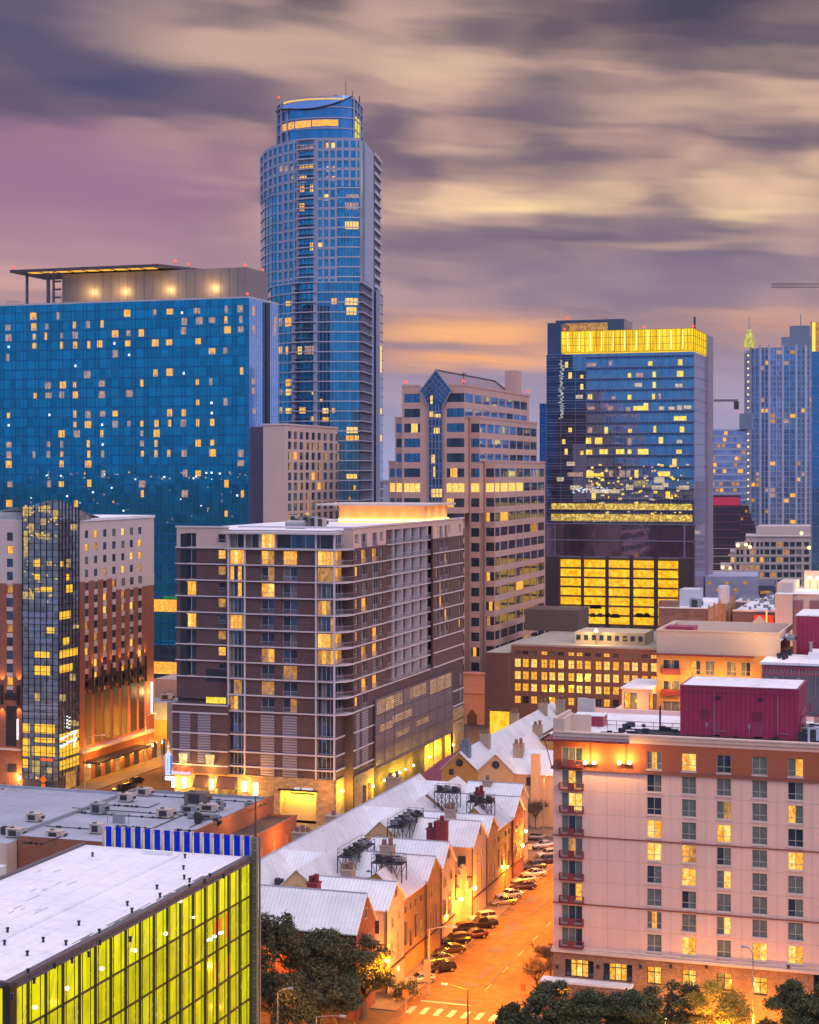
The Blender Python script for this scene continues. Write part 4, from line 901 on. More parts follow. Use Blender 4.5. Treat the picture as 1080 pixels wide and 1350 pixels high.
    # sliver of a blue tower
    a = ptD(711.5, 900); T = thing('narrow_tower', 'narrow slice of a plain blue tower between the granite tower and the crowned tower', 'tower', a + (0,)); m = MB(); zt = CH + (HZ - 532) * 900 / F
    m.box(a[0], a[0] + 14, a[1], a[1] + 14, 0, zt); m.build('wall', glass('plain_blue_glass', (.08, .22, .48), metal=.8), T); m = MB(); f = Face(a[0], a[1], 1, 0); z = zt
    while z > 10: f.box(m, 0, 14, z - .3, z, 0, .2); z -= 3.6
    m.build('floor_band', mat('blue_band', (.08, .13, .3), .5), T)
    # cranes
    for px0, px1, py, D, lab, mast in ((1017, 1100, 379, 900, 'lattice jib of a tower crane high against the sky at the right edge', 1110), (941, 973, 529, 1500, 'small distant tower crane jib beside the crowned tower', 925)):
        s_ = D / F; z = CH + (HZ - py) * s_; A = ptD(px0, D); B = ptD(px1, D); T = thing('tower_crane', lab, 'crane', ptD(mast, D) + (0,)); m = MB(); n = 26; h = 2.0 if D < 1000 else 1.4; r = .16 if D < 1000 else .3
        P_ = lambda t, z_: (A[0] + (B[0] - A[0]) * t, A[1] + (B[1] - A[1]) * t, z_)
        m.tube(P_(0, z), P_(1, z), r, 4); m.tube(P_(0, z + h), P_(1, z + h), r, 4)
        for i in range(n): m.tube(P_(i / n, z), P_((i + .5) / n, z + h), r * .6, 3); m.tube(P_((i + .5) / n, z + h), P_((i + 1) / n, z), r * .6, 3)
        m.build('jib', DST, T); m = MB(); c = ptD(mast, D)
        m.tube((*c, 0), (*c, z + (6 if D > 1000 else 10)), .9, 4); m.build('mast', DST, T)
        if D > 1000: m = MB(); e = ptD(971, D); m.box(e[0] - 2, e[0] + 2, e[1] - 1, e[1] + 1, z - 7, z); m.build('counterweight', DST, T)
    # low far blocks that close the horizon
    for i, (a, b, py, D, lab) in enumerate(((500, 530, 640, 1500, 'faint far block low on the horizon between the curved tower and the granite tower'), (700, 760, 700, 900, 'plain dark block low behind the granite tower'), (930, 1000, 760, 640, 'low dark flat roofed block before the terraced building'), (1000, 1022, 772, 600, 'small dark cube shaped block beside the tan plant house'))):
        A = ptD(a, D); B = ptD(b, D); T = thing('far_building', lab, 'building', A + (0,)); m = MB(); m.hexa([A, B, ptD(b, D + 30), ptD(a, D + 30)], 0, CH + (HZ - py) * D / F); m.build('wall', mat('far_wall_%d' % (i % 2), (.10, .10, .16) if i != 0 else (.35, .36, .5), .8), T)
        m = MB(); f = Face(A[0], A[1], B[0] - A[0], B[1] - A[1])
        for k in range(5): u = .6 + k * (f.L - 3) / 5; z = CH + (HZ - py - 7 - 9 * (k % 2)) * D / F; f.box(m, u, u + 1.5, z - 1, z, .02, .1)
        m.build('window', L3, T)
back_right()

# ------------------------------------------------------------ middle distance at the right
def hvac(x, y, z, l=2.4, w=1.6, h=1.3, m_=None, lab='rooftop air conditioning unit', grp=None, ang=0.0):
    t = thing('rooftop_unit', lab, 'air conditioner', (x, y, z), grp); A = MB()
    A.box(-l / 2, l / 2, -w / 2, w / 2, .18, h); A.box(-l / 2 - .04, l / 2 + .04, -w / 2 - .04, w / 2 + .04, h, h + .07); A.box(-l / 2 + .15, l / 2 - .15, -w / 2 + .1, w / 2 - .1, 0, .18, 1)
    A.hexa([(l / 2, -w / 2 + .1), (l / 2 + .5, -w / 2 + .1), (l / 2 + .5, w / 2 - .1), (l / 2, w / 2 - .1)], h * .35, h * .8)
    o = A.build('cabinet', [m_ or BEIGE, DST]); o.parent = t
    A = MB(); A.box(-l * .3, l * .25, -w / 2 - .03, -w / 2, .4, h - .2); o = A.build('grille', DST); o.parent = t; A = MB(); A.box(l / 2 + .5, l / 2 + .52, -w / 2 + .25, w / 2 - .25, h * .4, h * .75); o = A.build('air_intake', DST); o.parent = t
    A = MB(); A.tube((-l * .22, 0, h + .07), (-l * .22, 0, h + .2), .42, 10); o = A.build('fan', DST); o.parent = t
    t.rotation_euler = (0, 0, ang); return t
def mid_right():
    # brick block with rows of lit windows
    xl, y0 = xon(674, 455), 455; xr = xon(872, 455); f = Face(xl, y0, xr - xl, 0); zt = zat(xl, y0, 851)
    T = thing('brick_office', 'long red brick block with rows of yellow lit square windows, behind the gabled roofs', 'building', (xl, y0, 0))
    bm = mat('red_brown_brick', (.27, .11, .075), .85, kind='brick', var=.12)
    rows = [(858, 868), (876, 893), (895, 912), (914, 930), (932, 940)]; hs = []; px = 678
    cols = []
    g_ = [678.5, 689, 700, 713.5, 724, 735.5, 749, 760, 771, 785, 796, 808, 822, 833, 846, 858]
    for a in g_: cols.append((f.upx(a), f.upx(a + 8)))
    for r_ in range(5):
        z1 = f.z(676, (857.5, 868, 884.5, 900.5, 917)[r_]); h = (1.0, 2.3, 2.2, 2.1, 2.0)[r_]
        for c in cols: hs.append((c[0], c[1], z1 - h, z1))
    m = MB(); f.wall(m, 0, f.L, 0, zt, hs, .35); m.box(xl + .01, xr, y0 + .5, y0 + 55, 0, zt - .3); m.build('wall', bm, T)
    q = Q(T, 'window', WM)
    for i, h in enumerate(hs):
        c = random.choice('LLM') if 16 <= i < 64 else random.choice('DGL') if i < 16 else 'LD'[i % 2]
        A, B = pane(f, h[0], h[1], h[2], h[3], WM, c, d_=-.3, fr=.07, split=[.5], trans=.5); A2 = MB(); q.add(A, B, [mat('brown_frame', (.15, .08, .04), .6)])
    q.done()
    m = MB(); m.q((xl, y0, zt), (xr, y0, zt), (xr, y0 + 55, zt), (xl, y0 + 55, zt)); m.build('roof', mat('worn_roof', (.36, .33, .27), .85, var=.3), T)
    m = MB(); m.box(xl, xr, y0 - .1, y0 + .4, zt + .01, zt + .5); m.build('coping', mat('pale_coping2', (.42, .34, .30), .7), T)
    # its blind lower wing at the left
    xw = xon(640, 452); m = MB(); zw = zat(xw, 452, 860); m.box(xw, xl - .01, 452, 508, 0, zw); m.build('blind_wing', mat('dark_red_brick', (.20, .085, .07), .85, kind='brick', var=.1), T)
    m = MB(); m.q((xw, 452, zw + .02), (xl, 452, zw + .02), (xl, 508, zw + .02), (xw, 508, zw + .02)); m.build('wing_roof', mat('worn_roof', (.36, .33, .27)), T)
    fw = Face(xw, 452, xl - xw, 0); m = MB(); fw.box(m, fw.upx(646), fw.upx(672), 0, fw.z(660, 938), .01, .06); m.build('garage_opening', LY, T)
    # rooftop structures and lamp
    m = MB(); xa, xb = xon(758, 466), xon(850, 466); m.box(xa, xb, 466, 480, zt, zt + 3.2); m.build('roof_house', mat('pale_yellow_wall', (.55, .45, .30), .8), T)
    m = MB(); fh = Face(xa, 466, xb - xa, 0)
    for k in range(9): fh.box(m, fh.L * (k + .2) / 9, fh.L * (k + .75) / 9, zt + 1, zt + 2.4, .01, .05)
    m.build('roof_house_window', WD, T); xa, xb = xon(692, 500), xon(762, 500); m = MB(); m.box(xa, xb, 500, 515, zt, zt + 6.2); m.build('plant_screen', mat('brown_plant_screen', (.12, .08, .07), .8), T)
    p = (xon(786, 464), 464); m = MB(); m.tube((*p, zt), (*p, zt + 3.4), .08); m.ball((*p, zt + 3.8), .5, 1, 8, 5); m.build('roof_lamp', [DST, LO], T)
    pl(p[0], p[1] - .8, zt + 4.2, 2200, (1, .6, .2))
    # crenellated brick building
    y0 = 452; xc = xon(934, y0); xl = xon(868.5, y0); f = Face(xl, y0, xc - xl, 0); zt = zat(xc, y0, 803); s = side(967.5, xc, y0)
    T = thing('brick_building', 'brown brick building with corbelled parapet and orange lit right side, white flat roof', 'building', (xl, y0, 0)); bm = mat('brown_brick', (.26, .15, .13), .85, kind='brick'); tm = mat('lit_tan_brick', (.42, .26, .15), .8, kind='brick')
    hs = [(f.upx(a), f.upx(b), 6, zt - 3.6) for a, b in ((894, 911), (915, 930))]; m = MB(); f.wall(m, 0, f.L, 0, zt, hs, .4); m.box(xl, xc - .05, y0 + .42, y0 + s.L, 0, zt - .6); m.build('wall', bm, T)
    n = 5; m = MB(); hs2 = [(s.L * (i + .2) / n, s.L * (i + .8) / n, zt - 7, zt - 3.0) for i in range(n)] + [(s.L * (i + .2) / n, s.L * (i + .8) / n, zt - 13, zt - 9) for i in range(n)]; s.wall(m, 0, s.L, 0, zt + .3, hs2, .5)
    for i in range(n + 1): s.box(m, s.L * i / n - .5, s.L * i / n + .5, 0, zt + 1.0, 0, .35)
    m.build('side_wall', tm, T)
    q = Q(T, 'window', WM)
    for h in hs: q.add(pane(f, *h, WM, 'D', d_=-.38, fr=0)[0])
    for h in hs2: A, B = pane(s, *h, WM, random.choice(('D', 'DL', 'P')), d_=-.45, fr=.12, split=[.5], trans=.5); q.add(A, B, [DKF])
    q.done()
    m = MB()
    for a, b in ((869, 893), (894.5, 911.5), (915, 932)):
        for k in range(7): u = f.upx(a + 2 + (b - a - 4) * k / 7); f.box(m, u, u + .28, zt - 1.8, zt - .5, .01, .18)
    f.box(m, 0, f.upx(893), zt + .01, zt + 1.8, -4, 0); m.build('corbel', bm, T)
    m = MB(); m.box(xl, xc + .2, y0 - .2, y0 + .41, zt, zt + .3); m.q((xl, y0 + .4, zt - .5), (xc, y0 + .4, zt - .5), (xc, y0 + s.L, zt - .5), (xl, y0 + s.L, zt - .5)); m.build('roof', SNOW, T)
    m = MB(); m.box(xon(896, y0 + 14), xon(921, y0 + 14), y0 + 14, y0 + 22, zt - .5, zt + 4); m.box(xon(947, y0 + 20), xon(958, y0 + 20), y0 + 20, y0 + 26, zt, zt + 4.6); m.build('roof_house', mat('pale_blue_render', (.52, .55, .62), .8), T)
    hvac(xon(917, y0 + 6), y0 + 6, zt - .5, 2.8, 2.4, 2.6, GREYM, 'dark round cooling unit on the roof of the brown brick building')
    for k in range(2): pl(xc + 7, y0 + 8 + 18 * k, 22, 5000, (1, .36, .04))
    # low white roofs behind
    for i, (a, b, y, py, dp, lab, mt) in enumerate(((966, 1024, 486, 806, 40, 'white flat roofed building cluttered with pipes beyond the brick building', None), (1000, 1030, 560, 792, 30, 'white rooftop with a row of small vents further back', None), (966, 1000, 530, 794, 20, 'low dark walled annex with snowy pale roof', None))):
        xa, xb = xon(a, y), xon(b, y); z = zat(xa, y, py); T = thing('flat_roofed_building', lab, 'building', (xa, y, 0)); m = MB(); m.box(xa, xb, y, y + dp, 0, z); m.build('wall', mat('plum_wall', (.14, .11, .14), .8), T)
        m = MB(); m.q((xa, y, z + .02), (xb, y, z + .02), (xb, y + dp, z + .02), (xa, y + dp, z + .02)); m.box(xa, xb, y - .1, y + .3, z + .03, z + .5); m.build('roof', SNOW, T)
        m = MB()
        for k in range(14): px = xa + rnd() * (xb - xa - 1.5); py_ = y + 2 + rnd() * (dp - 5); m.box(px, px + .5 + rnd(), py_, py_ + 1, z + .03, z + .5 + rnd())
        m.build('roof_vent', GREYM, T)
    y = 482; xa = xon(994, y); T = thing('restaurant_front', 'small red and orange lit storefront between the white roofs', 'shop', (xa, y, 0)); m = MB(); xb = xon(1018, y); m.box(xa, xb, y, y + 3.8, 15, zat(xa, y, 812)); m.build('lit_red_wall', emis('red_neon_wall', (.8, .06, .02), .9), T)
    m = MB(); m.box(xon(1010, y), xon(1012, y), y - .5, y - .1, 15, zat(xa, y, 804)); m.box(xon(1003, y), xon(1006, y), y - .5, y - .1, 15, zat(xa, y, 815)); m.build('lit_sign', emis('orange_lit_post', (1, .5, .15), 1.2), T)
    y = 478; xa = xon(986, y); T = thing('pyramid_cap', 'small peach pyramid shaped roof cap', 'roof lantern', (xa, y, 0)); m = MB(); z = zat(xa, y, 826); w = 2.8; c = (xa + w, y + w); zt_ = zat(xa, y, 812)
    m.box(xa, xa + 2 * w, y, y + 2 * w, 0, z)
    for p, q_ in (((xa, y), (xa + 2 * w, y)), ((xa + 2 * w, y), (xa + 2 * w, y + 2 * w)), ((xa + 2 * w, y + 2 * w), (xa, y + 2 * w)), ((xa, y + 2 * w), (xa, y))): m.q((*p, z), (*q_, z), (*c, zt_))
    m.build('cap', mat('peach_stucco', (.62, .45, .36), .8), T)
    # grid faced tan block
    y = 470; xa = xon(1022, y); xm = xon(1045, y); xb = xon(1095, y); T = thing('grid_block', 'pale stone block with square panel grid and lit rooftop yard at the right edge', 'building', (xa, y, 0)); z = zat(xa, y, 783)
    m = MB(); m.box(xa, xm, y, y + 30, 0, z); m.box(xm, xb, y + 1, y + 30, 0, z); m.build('wall', mat('grid_stone', (.56, .47, .45), .75, kind='panel', sz=.95, var=.05), T)
    m = MB(); f = Face(xm, y + 1, xb - xm, 0)
    for k in range(4): f.box(m, .2 + k * 4.2, 2.6 + k * 4.2, 4, z - 1.6, .01, .3)
    m.build('glazed_bay', mat('mauve_glazing', (.22, .14, .2), .3, .3, kind='panel', sz=.9), T)
    m = MB(); xg = xon(1025, y + 6); m.box(xg, xon(1046, y + 6), y + 6, y + 24, z, zat(xg, y + 6, 768)); m.box(xm + 1, xb, y + 22, y + 24, z, z + 5); m.build('roof_house', mat('grid_stone2', (.58, .48, .44), .8), T)
    m = MB(); m.q((xa, y + .1, z + .02), (xb, y + 1.1, z + .02), (xb, y + 30, z + .02), (xa, y + 30, z + .02)); m.build('roof', SNOW, T)
    for px in (1068, 1078): x = xon(px, y + 19); m = MB(); m.tube((x, y + 19, z), (x, y + 19, z + 3), .08); m.ball((x, y + 19, z + 3.3), .45, 1, 8, 5); m.build('roof_lamp', [DST, LO], T); pl(x, y + 18, z + 3, 700, (1, .55, .18))
def pl(x, y, z, e, c=(1, .42, .06), r=.3, name='lamp_light', parent=None):
    l = bpy.data.lights.new(name, 'POINT'); l.energy = e; l.color = c; l.shadow_soft_size = r
    o = bpy.data.objects.new(name, l); COL.objects.link(o); o.location = (x, y, z); return o
mid_right()

# ------------------------------------------------------------ brick hotel at the left with a glass prow
def brick_hotel():
    y0 = 348.0; xg = -196.7; xbk = -197.6
    T = thing('brick_hotel', 'red brick hotel with white top storeys and a glass corner rising to a point', 'hotel', (xg, y0, 0))
    s = Face(xbk, yon(104, xbk), 0, yon(203, xbk) - yon(104, xbk)); zt = zat(xbk, s.o[1], 685.6); zw = zat(xbk, s.o[1], 767.5)
    wht = mat('white_stucco', (.62, .52, .50), .8, var=.05, kind='panel', sz=3.03); brk = mat('hotel_red_brick', (.34, .12, .075), .85, kind='brick', var=.1)
    cols = [(112, 116.4), (124, 128.4), (136, 140.6), (148, 152.6), (160, 164.2), (171.3, 175.5), (182.3, 186.5)]
    ztop = zat(*s.P(s.upx(114), 0)[:2], 660 + 355 / 9); cu = [(s.upx(a), s.upx(b)) for a, b in cols]
    fh = 3.03; hs = []; spn = []
    for r_ in range(13):
        for (a, b) in cu: hs.append((a, b, ztop - r_ * fh - 1.75, ztop - r_ * fh))
    m = MB(); top = [h for h in hs if h[2] > zw]
    s.wall(m, 0, s.L, zw, zt, [h for h in hs if h[3] > zw + .5 and h[2] > zw - .01], .2)
    hsB = [h for h in hs if h[2] <= zw]
    zp = 23.5
    s.wall(m, 0, s.L, 0, zw, [h for h in hsB if h[3] <= zw] , .2, m=1)
    for h in hsB:
        if h[3] > zw: s.box(m, h[0], h[1], h[2], h[3], .01, .02, 1)
    m.build('street_wall', [wht, brk], T)
    # stepped white area lower at the right
    m = MB(); s.box(m, cu[3][1] + .35, s.L, zw - fh * .98, zw, .0, .06)
    for (a, b) in cu[4:]: pass
    m.build('white_step', wht, T)
    q = Q(T, 'window', WM, 100)
    for h in hs: 
        d = -.16 if not (h[0] > cu[3][1] and zw - fh < h[3] <= zw + .2) else .08
        A, B = pane(s, h[0], h[1], h[2], h[3], WM, random.choice('DDDDBBGGP') if rnd() < .84 else random.choice('LM'), d_=d, fr=.07); q.add(A, B, [DKF])
    # white spandrels between the brick zone windows
    m = MB()
    for h in hs:
        if h[3] < zw: s.box(m, h[0], h[1], h[3] + .02, h[3] + fh - 1.78, .01, .07)
    m.build('spandrel', wht, T)
    # dark tall bays with glowing piers below
    m = MB(); g1 = MB()
    bays = [(s.upx(a), s.upx(b)) for a, b in ((112, 120.5), (125, 133), (137, 145), (149, 156.5), (160.5, 168), (172, 180), (183, 190))]
    zb = [8.2, 20.6]; s_up = 21.8
    for a, b in bays: s.box(m, a, b, 8.4, 20.4, .01, .07); s.box(m, a, b, 21.2, 23.9, .01, .07)
    for a, b in bays: s.box(g1, b + .3, b + .75, 20.0, 26.2, .1, .42)
    m.build('louvre_bay', mat('dark_louvre', (.04, .032, .038), .5, kind='louver', sz=.5), T); g1.build('pier_fin', DKF, T)
    m = MB(); s.box(m, -.3, s.upx(198), 7.1, 7.75, .01, 1.3); m.build('ledge', mat('pale_ledge', (.6, .5, .47), .7), T)
    m = MB(); s.box(m, 1.5, s.upx(180), 4.6, 5.0, .2, 4.2); m.build('entrance_canopy', DKF, T)
    m = MB()
    for k in range(9): u = 3 + k * 4.9; s.box(m, u, u + 2.6, .2, 4.1, .01, .06, k % 3 == 0)
    m.build('shop_window', [WD, L3], T)
    for k in range(7):
        a = bays[k][1] + .5
        for z, e in ((26.2, 1100), (18.0, 1500 if k in (1, 2, 4, 6) else 0)):
            if not e: continue
            l = bpy.data.lights.new('wall_washer', 'SPOT'); l.energy = e * (.6 if z > 20 else .05); l.color = (1, .40, .04); l.spot_size = R(50); l.spot_blend = .9; l.shadow_soft_size = .1
            p = s.P(a, z, .55); o = bpy.data.objects.new('wall_washer', l); COL.objects.link(o); o.location = p; o.rotation_euler = (R(180), 0, 0) if z > 20 else (0, 0, 0)
            o.rotation_euler = (0, R(168), 0) if z > 20 else (0, R(12), 0)
    # street level sconces
    for k in range(8):
        p = s.P(4.5 + k * 5.4, 3.6, .35); mm = MB(); mm.tube((p[0], p[1], p[2] - .35), (p[0], p[1], p[2] + .35), .16, 8); mm.build('sconce', LO, T); pl(p[0] + .8, p[1], p[2], 700, (1, .42, .05))
    # vertical light blades on the wall
    for u, z0_, z1_ in ((s.upx(198), 11.5, 19.5),):
        m = MB(); p = s.P(u, 0, .4); m.tube((p[0], p[1], z0_), (p[0], p[1], z1_), .22, 6); m.build('light_blade', LW, T); pl(p[0] + 1.5, p[1], 17, 1600, (1, .6, .2))
    m = MB(); m.box(xbk - 35, xbk - .25, s.o[1], s.o[1] + s.L, 0, zt - .4); m.build('core_wall', wht, T)
    m = MB(); m.box(xbk - 35, xbk + .3, s.o[1] - .3, s.o[1] + s.L, zt - .38, zt + .25); m.build('roof', SNOW, T)
    # left wing facing the camera
    f = Face(xon(-40, y0 + 1), y0 + 1, xon(29.8, y0 + 1) - xon(-40, y0 + 1), 0); zl = zat(xg, y0, 686.5); zwl = zat(xg, y0, 771)
    c0, c1 = f.upx(9), f.upx(17); hl = [(c0, c1, ztop + 1.35 - r_ * fh * 1.0 - 1.9, ztop + 1.35 - r_ * fh) for r_ in range(13)]
    hl = [(c0, c1, f.z(13, 702 + 17.3 * r_ + 11), f.z(13, 702 + 17.3 * r_)) for r_ in range(13)]
    m = MB(); f.wall(m, 0, f.L, zwl, zl, [h for h in hl if h[2] > zwl], .2); f.wall(m, 0, f.L, 0, zwl, [h for h in hl if h[3] < zwl], .2, m=1); m.build('front_wall', [wht, brk], T)
    for i, h in enumerate(hl): A, B = pane(f, *h, WM, 'DLBBPBBPDBBLB'[i], d_=-.16, fr=.08); q.add(A, B, [DKF])
    q.done()
    m = MB()
    for h in hl[4:]: f.box(m, h[0], h[1], h[3] + .02, h[3] + .95, .01, .06)
    f.box(m, 0, f.L, f.z(20, 989), f.z(20, 987), 0, .8); m.build('front_spandrel', wht, T)
    m = MB(); f.box(m, f.upx(8), f.upx(22), f.z(15, 984), f.z(15, 931), .01, .06); f.box(m, f.upx(6), f.upx(22), f.z(15, 923), f.z(15, 914), .01, .06); f.box(m, f.upx(8), f.upx(22), f.z(15, 1018), f.z(15, 1007), .01, .06)
    f.box(m, f.upx(2), f.upx(4.5), f.z(15, 929), f.z(15, 903), .01, .6); f.box(m, f.upx(23.5), f.upx(26), f.z(15, 929), f.z(15, 903), .01, .6); m.build('dark_bay', mat('dark_louvre', (.04, .032, .038)), T)
    m = MB(); f.box(m, f.upx(23), f.upx(24.5), f.z(24, 975), f.z(24, 948), .1, .3); m.build('light_blade', LW, T)
    for px in (3, 25):
        for py, up in ((900, 1), (930, 0)):
            l = bpy.data.lights.new('wall_washer', 'SPOT'); l.energy = 900; l.color = (1, .45, .06); l.spot_size = R(70); l.spot_blend = .9
            p = f.P(f.upx(px), f.z(px, py), .6); o = bpy.data.objects.new('wall_washer', l); COL.objects.link(o); o.location = p; o.rotation_euler = (R(192 - 20), 0, 0) if up else (R(12), 0, 0)
            if up: o.rotation_euler = (R(168), 0, 0)
            else: o.rotation_euler = (R(12), 0, 0)
    p = f.P(f.upx(27), f.z(27, 1025), .5); m = MB(); m.tube((p[0], p[1], p[2] - .5), (p[0], p[1], p[2] + .5), .2, 8); m.build('sconce', LO, T); pl(p[0], p[1] - .8, p[2], 1800, (1, .5, .08))
    m = MB(); m.box(f.o[0], f.o[0] + f.L - .2, y0 + 1.25, y0 + 30, 0, zl - .3); m.build('left_core_wall', wht, T)
    # glass prow
    gl = glass('prow_glass', (.62, .76, .95), metal=.9, wob=.06, var=.6, cell=(1.25, 1.55)); gf = Face(xon(29.8, y0), y0, xg - xon(29.8, y0), 0); gs = Face(xg, y0, 0, yon(104, xg) - y0)
    zA = zat(xg, y0, 671); zpk = zat(xg, y0, 658); zg0 = gf.z(54, 1028)
    m = MB(); P = gf.P; m.q(P(0, zg0), P(gf.L, zg0), P(gf.L, zpk), P(0, zat(*P(0, 0)[:2], 668))); P2 = gs.P; m.q(P2(0, zg0), P2(gs.L, zg0), P2(gs.L, zat(*P2(gs.L, 0)[:2], 672)), P2(0, zpk))
    xs = xon(-30, y0 + 4); za = zat(xs, y0 + 4, 678)
    m.q((xs, y0 + 3, zl), (gf.o[0], y0 + 3, zl), (gf.o[0], y0, zat(gf.o[0], y0, 668)), (xs, y0 + 3, za))
    yb = yon(132, xbk - 1); m.q((xg, y0 + gs.L, zt), (xg - 1.2, yb, zt + .1), (xg, y0 + gs.L, zat(xg, y0 + gs.L, 672)))
    m.q((xg, y0, zpk), (xg - 25, y0 + 25, zpk - 4), (gf.o[0], y0, zat(gf.o[0], y0, 668)))
    m.q((xg, y0, zpk), (xg, y0 + gs.L, zat(xg, y0 + gs.L, 672)), (xg - 25, y0 + 25, zpk - 4))
    m.build('glass_prow', gl, T)
    mu = MB()
    def topz(px): return zpk
    for i in range(7): u = gf.L * i / 6; zz = zat(*gf.P(u, 0)[:2], 668 - 10 * i / 6); gf.box(mu, u - .07, u + .07, zg0, zz, 0, .16)
    for i in range(7): u = gs.L * i / 6; zz = zpk - i * .35; gs.box(mu, u - .07, u + .07, zg0, zz, 0, .16)
    z = zg0
    while z < zpk - 1.5: gf.box(mu, 0, gf.L, z - .05, z + .05, 0, .14); gs.box(mu, 0, gs.L, z - .05, z + .05, 0, .14); z += 1.52
    mu.build('mullion', mat('black_mullion', (.015, .02, .03), .4, .3), T)
    m = MB(); gf.box(m, 0, gf.L, 0, zg0, -.2, .2); gs.box(m, 0, gs.L, 0, gs.z(90, 1022), -.2, .2); m.build('stone_base', mat('grey_block', (.10, .09, .10), .8, kind='stone', sz=1.2), T)
    m = MB(); gf.box(m, gf.upx(58), gf.upx(72), 0, gf.z(60, 1030), .21, .3); gs.box(m, gs.L * .3, gs.L * .8, .3, 4, .21, .3, 1); m.build('entrance_door', [WD, L3], T)
    q = Q(T, 'lit_room_and_reflection', [lit('prow_lit', (1, .42, .01), (1, .64, .06), 1.0, .4, fx=1.2, fz=1.4), lit('prow_dim', (.40, .28, .10), (.8, .55, .2), .8, .7), mat('painted_sky_reflection', (.26, .32, .50), .35, .2)], 90)  # the pale blue panes are sky reflections painted onto the glass
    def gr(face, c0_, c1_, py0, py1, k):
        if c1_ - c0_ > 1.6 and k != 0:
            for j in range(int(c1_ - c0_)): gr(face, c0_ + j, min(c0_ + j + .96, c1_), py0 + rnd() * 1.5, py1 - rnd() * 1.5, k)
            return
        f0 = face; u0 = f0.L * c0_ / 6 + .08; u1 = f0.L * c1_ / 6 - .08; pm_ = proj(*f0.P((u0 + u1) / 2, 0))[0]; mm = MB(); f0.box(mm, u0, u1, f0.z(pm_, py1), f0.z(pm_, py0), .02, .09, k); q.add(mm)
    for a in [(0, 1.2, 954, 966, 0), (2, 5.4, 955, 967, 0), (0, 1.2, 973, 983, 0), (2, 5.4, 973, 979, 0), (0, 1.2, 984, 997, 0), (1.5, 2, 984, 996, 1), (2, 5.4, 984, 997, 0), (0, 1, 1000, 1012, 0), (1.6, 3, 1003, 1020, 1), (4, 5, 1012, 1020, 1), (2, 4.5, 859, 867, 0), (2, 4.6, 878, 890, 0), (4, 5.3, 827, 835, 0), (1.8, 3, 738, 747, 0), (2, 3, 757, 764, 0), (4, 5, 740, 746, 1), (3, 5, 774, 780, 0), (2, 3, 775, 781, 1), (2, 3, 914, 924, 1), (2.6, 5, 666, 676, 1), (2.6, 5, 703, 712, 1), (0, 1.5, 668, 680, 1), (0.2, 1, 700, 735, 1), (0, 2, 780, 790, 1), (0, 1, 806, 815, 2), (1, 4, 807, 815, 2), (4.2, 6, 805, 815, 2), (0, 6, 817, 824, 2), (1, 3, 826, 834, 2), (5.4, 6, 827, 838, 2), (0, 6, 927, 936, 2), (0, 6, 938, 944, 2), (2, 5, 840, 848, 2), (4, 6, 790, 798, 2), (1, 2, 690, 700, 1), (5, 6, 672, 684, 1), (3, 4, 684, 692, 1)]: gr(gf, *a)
    for a in [(0, 6, 965, 976, 0), (0, 6, 980, 996, 0), (2, 6, 950, 958, 1), (0, 6, 1000, 1012, 0), (0, 5.6, 856, 866, 0), (1.3, 3, 840, 850, 0), (0, 3.4, 806, 816, 0), (2, 4, 771, 781, 0), (.5, 1.3, 740, 747, 0), (2, 3.4, 737, 748, 1), (2, 3.2, 757, 765, 0), (3.5, 5.5, 690, 700, 1), (0, 2, 915, 925, 1), (3, 5, 888, 898, 1), (4, 6, 823, 830, 1), (0, 4, 876, 886, 0)]: gr(gs, *a)
    for k in range(70):  # small gold specks imitate reflections in the prow glass
        cc = rnd() * 5.7; py = random.choice((664 + rnd() * 30, 700 + rnd() * 10, 735 + rnd() * 60)); gr(gf, cc, cc + .12 + rnd() * .4, py, py + 1 + rnd() * 2.4, 1 if rnd() < .6 else 0)
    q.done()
    m = MB(); gs.box(m, gs.L * .32, gs.L * .56, gs.z(88, 962), gs.z(88, 944), .2, .3)
    sg = MB()
    for (u0, u1, py, h) in ((.02, .2, 971, 3), (.22, .4, 970, 2), (.42, .6, 968, 2), (.62, .85, 967, 3), (.02, .2, 981, 3), (.22, .4, 980, 2), (.42, .6, 978, 2), (.62, .85, 977, 3)):
        gs.box(sg, gs.L * u0, gs.L * u1, gs.z(90, py + h / 2), gs.z(90, py - h / 2), .2, .3)
    for k in range(8): gs.box(sg, gs.L * (.33 + .12 * (k % 2)), gs.L * (.40 + .12 * (k % 2)), gs.z(87, 945 + k * 2.3), gs.z(87, 944 + k * 2.3), .2, .3)
    gs.box(sg, gs.L * .70, gs.L * .76, gs.z(97, 985), gs.z(97, 966), .2, .3); sg.build('lit_sign', LW, T)
    m = MB(); gf.box(m, gf.L * .52, gf.L * .84, gf.z(63, 1003), gf.z(63, 1000.5), .2, .3); m.build('red_neon_sign', emis('red_neon', (1, .08, .02), 1.5), T)
brick_hotel()
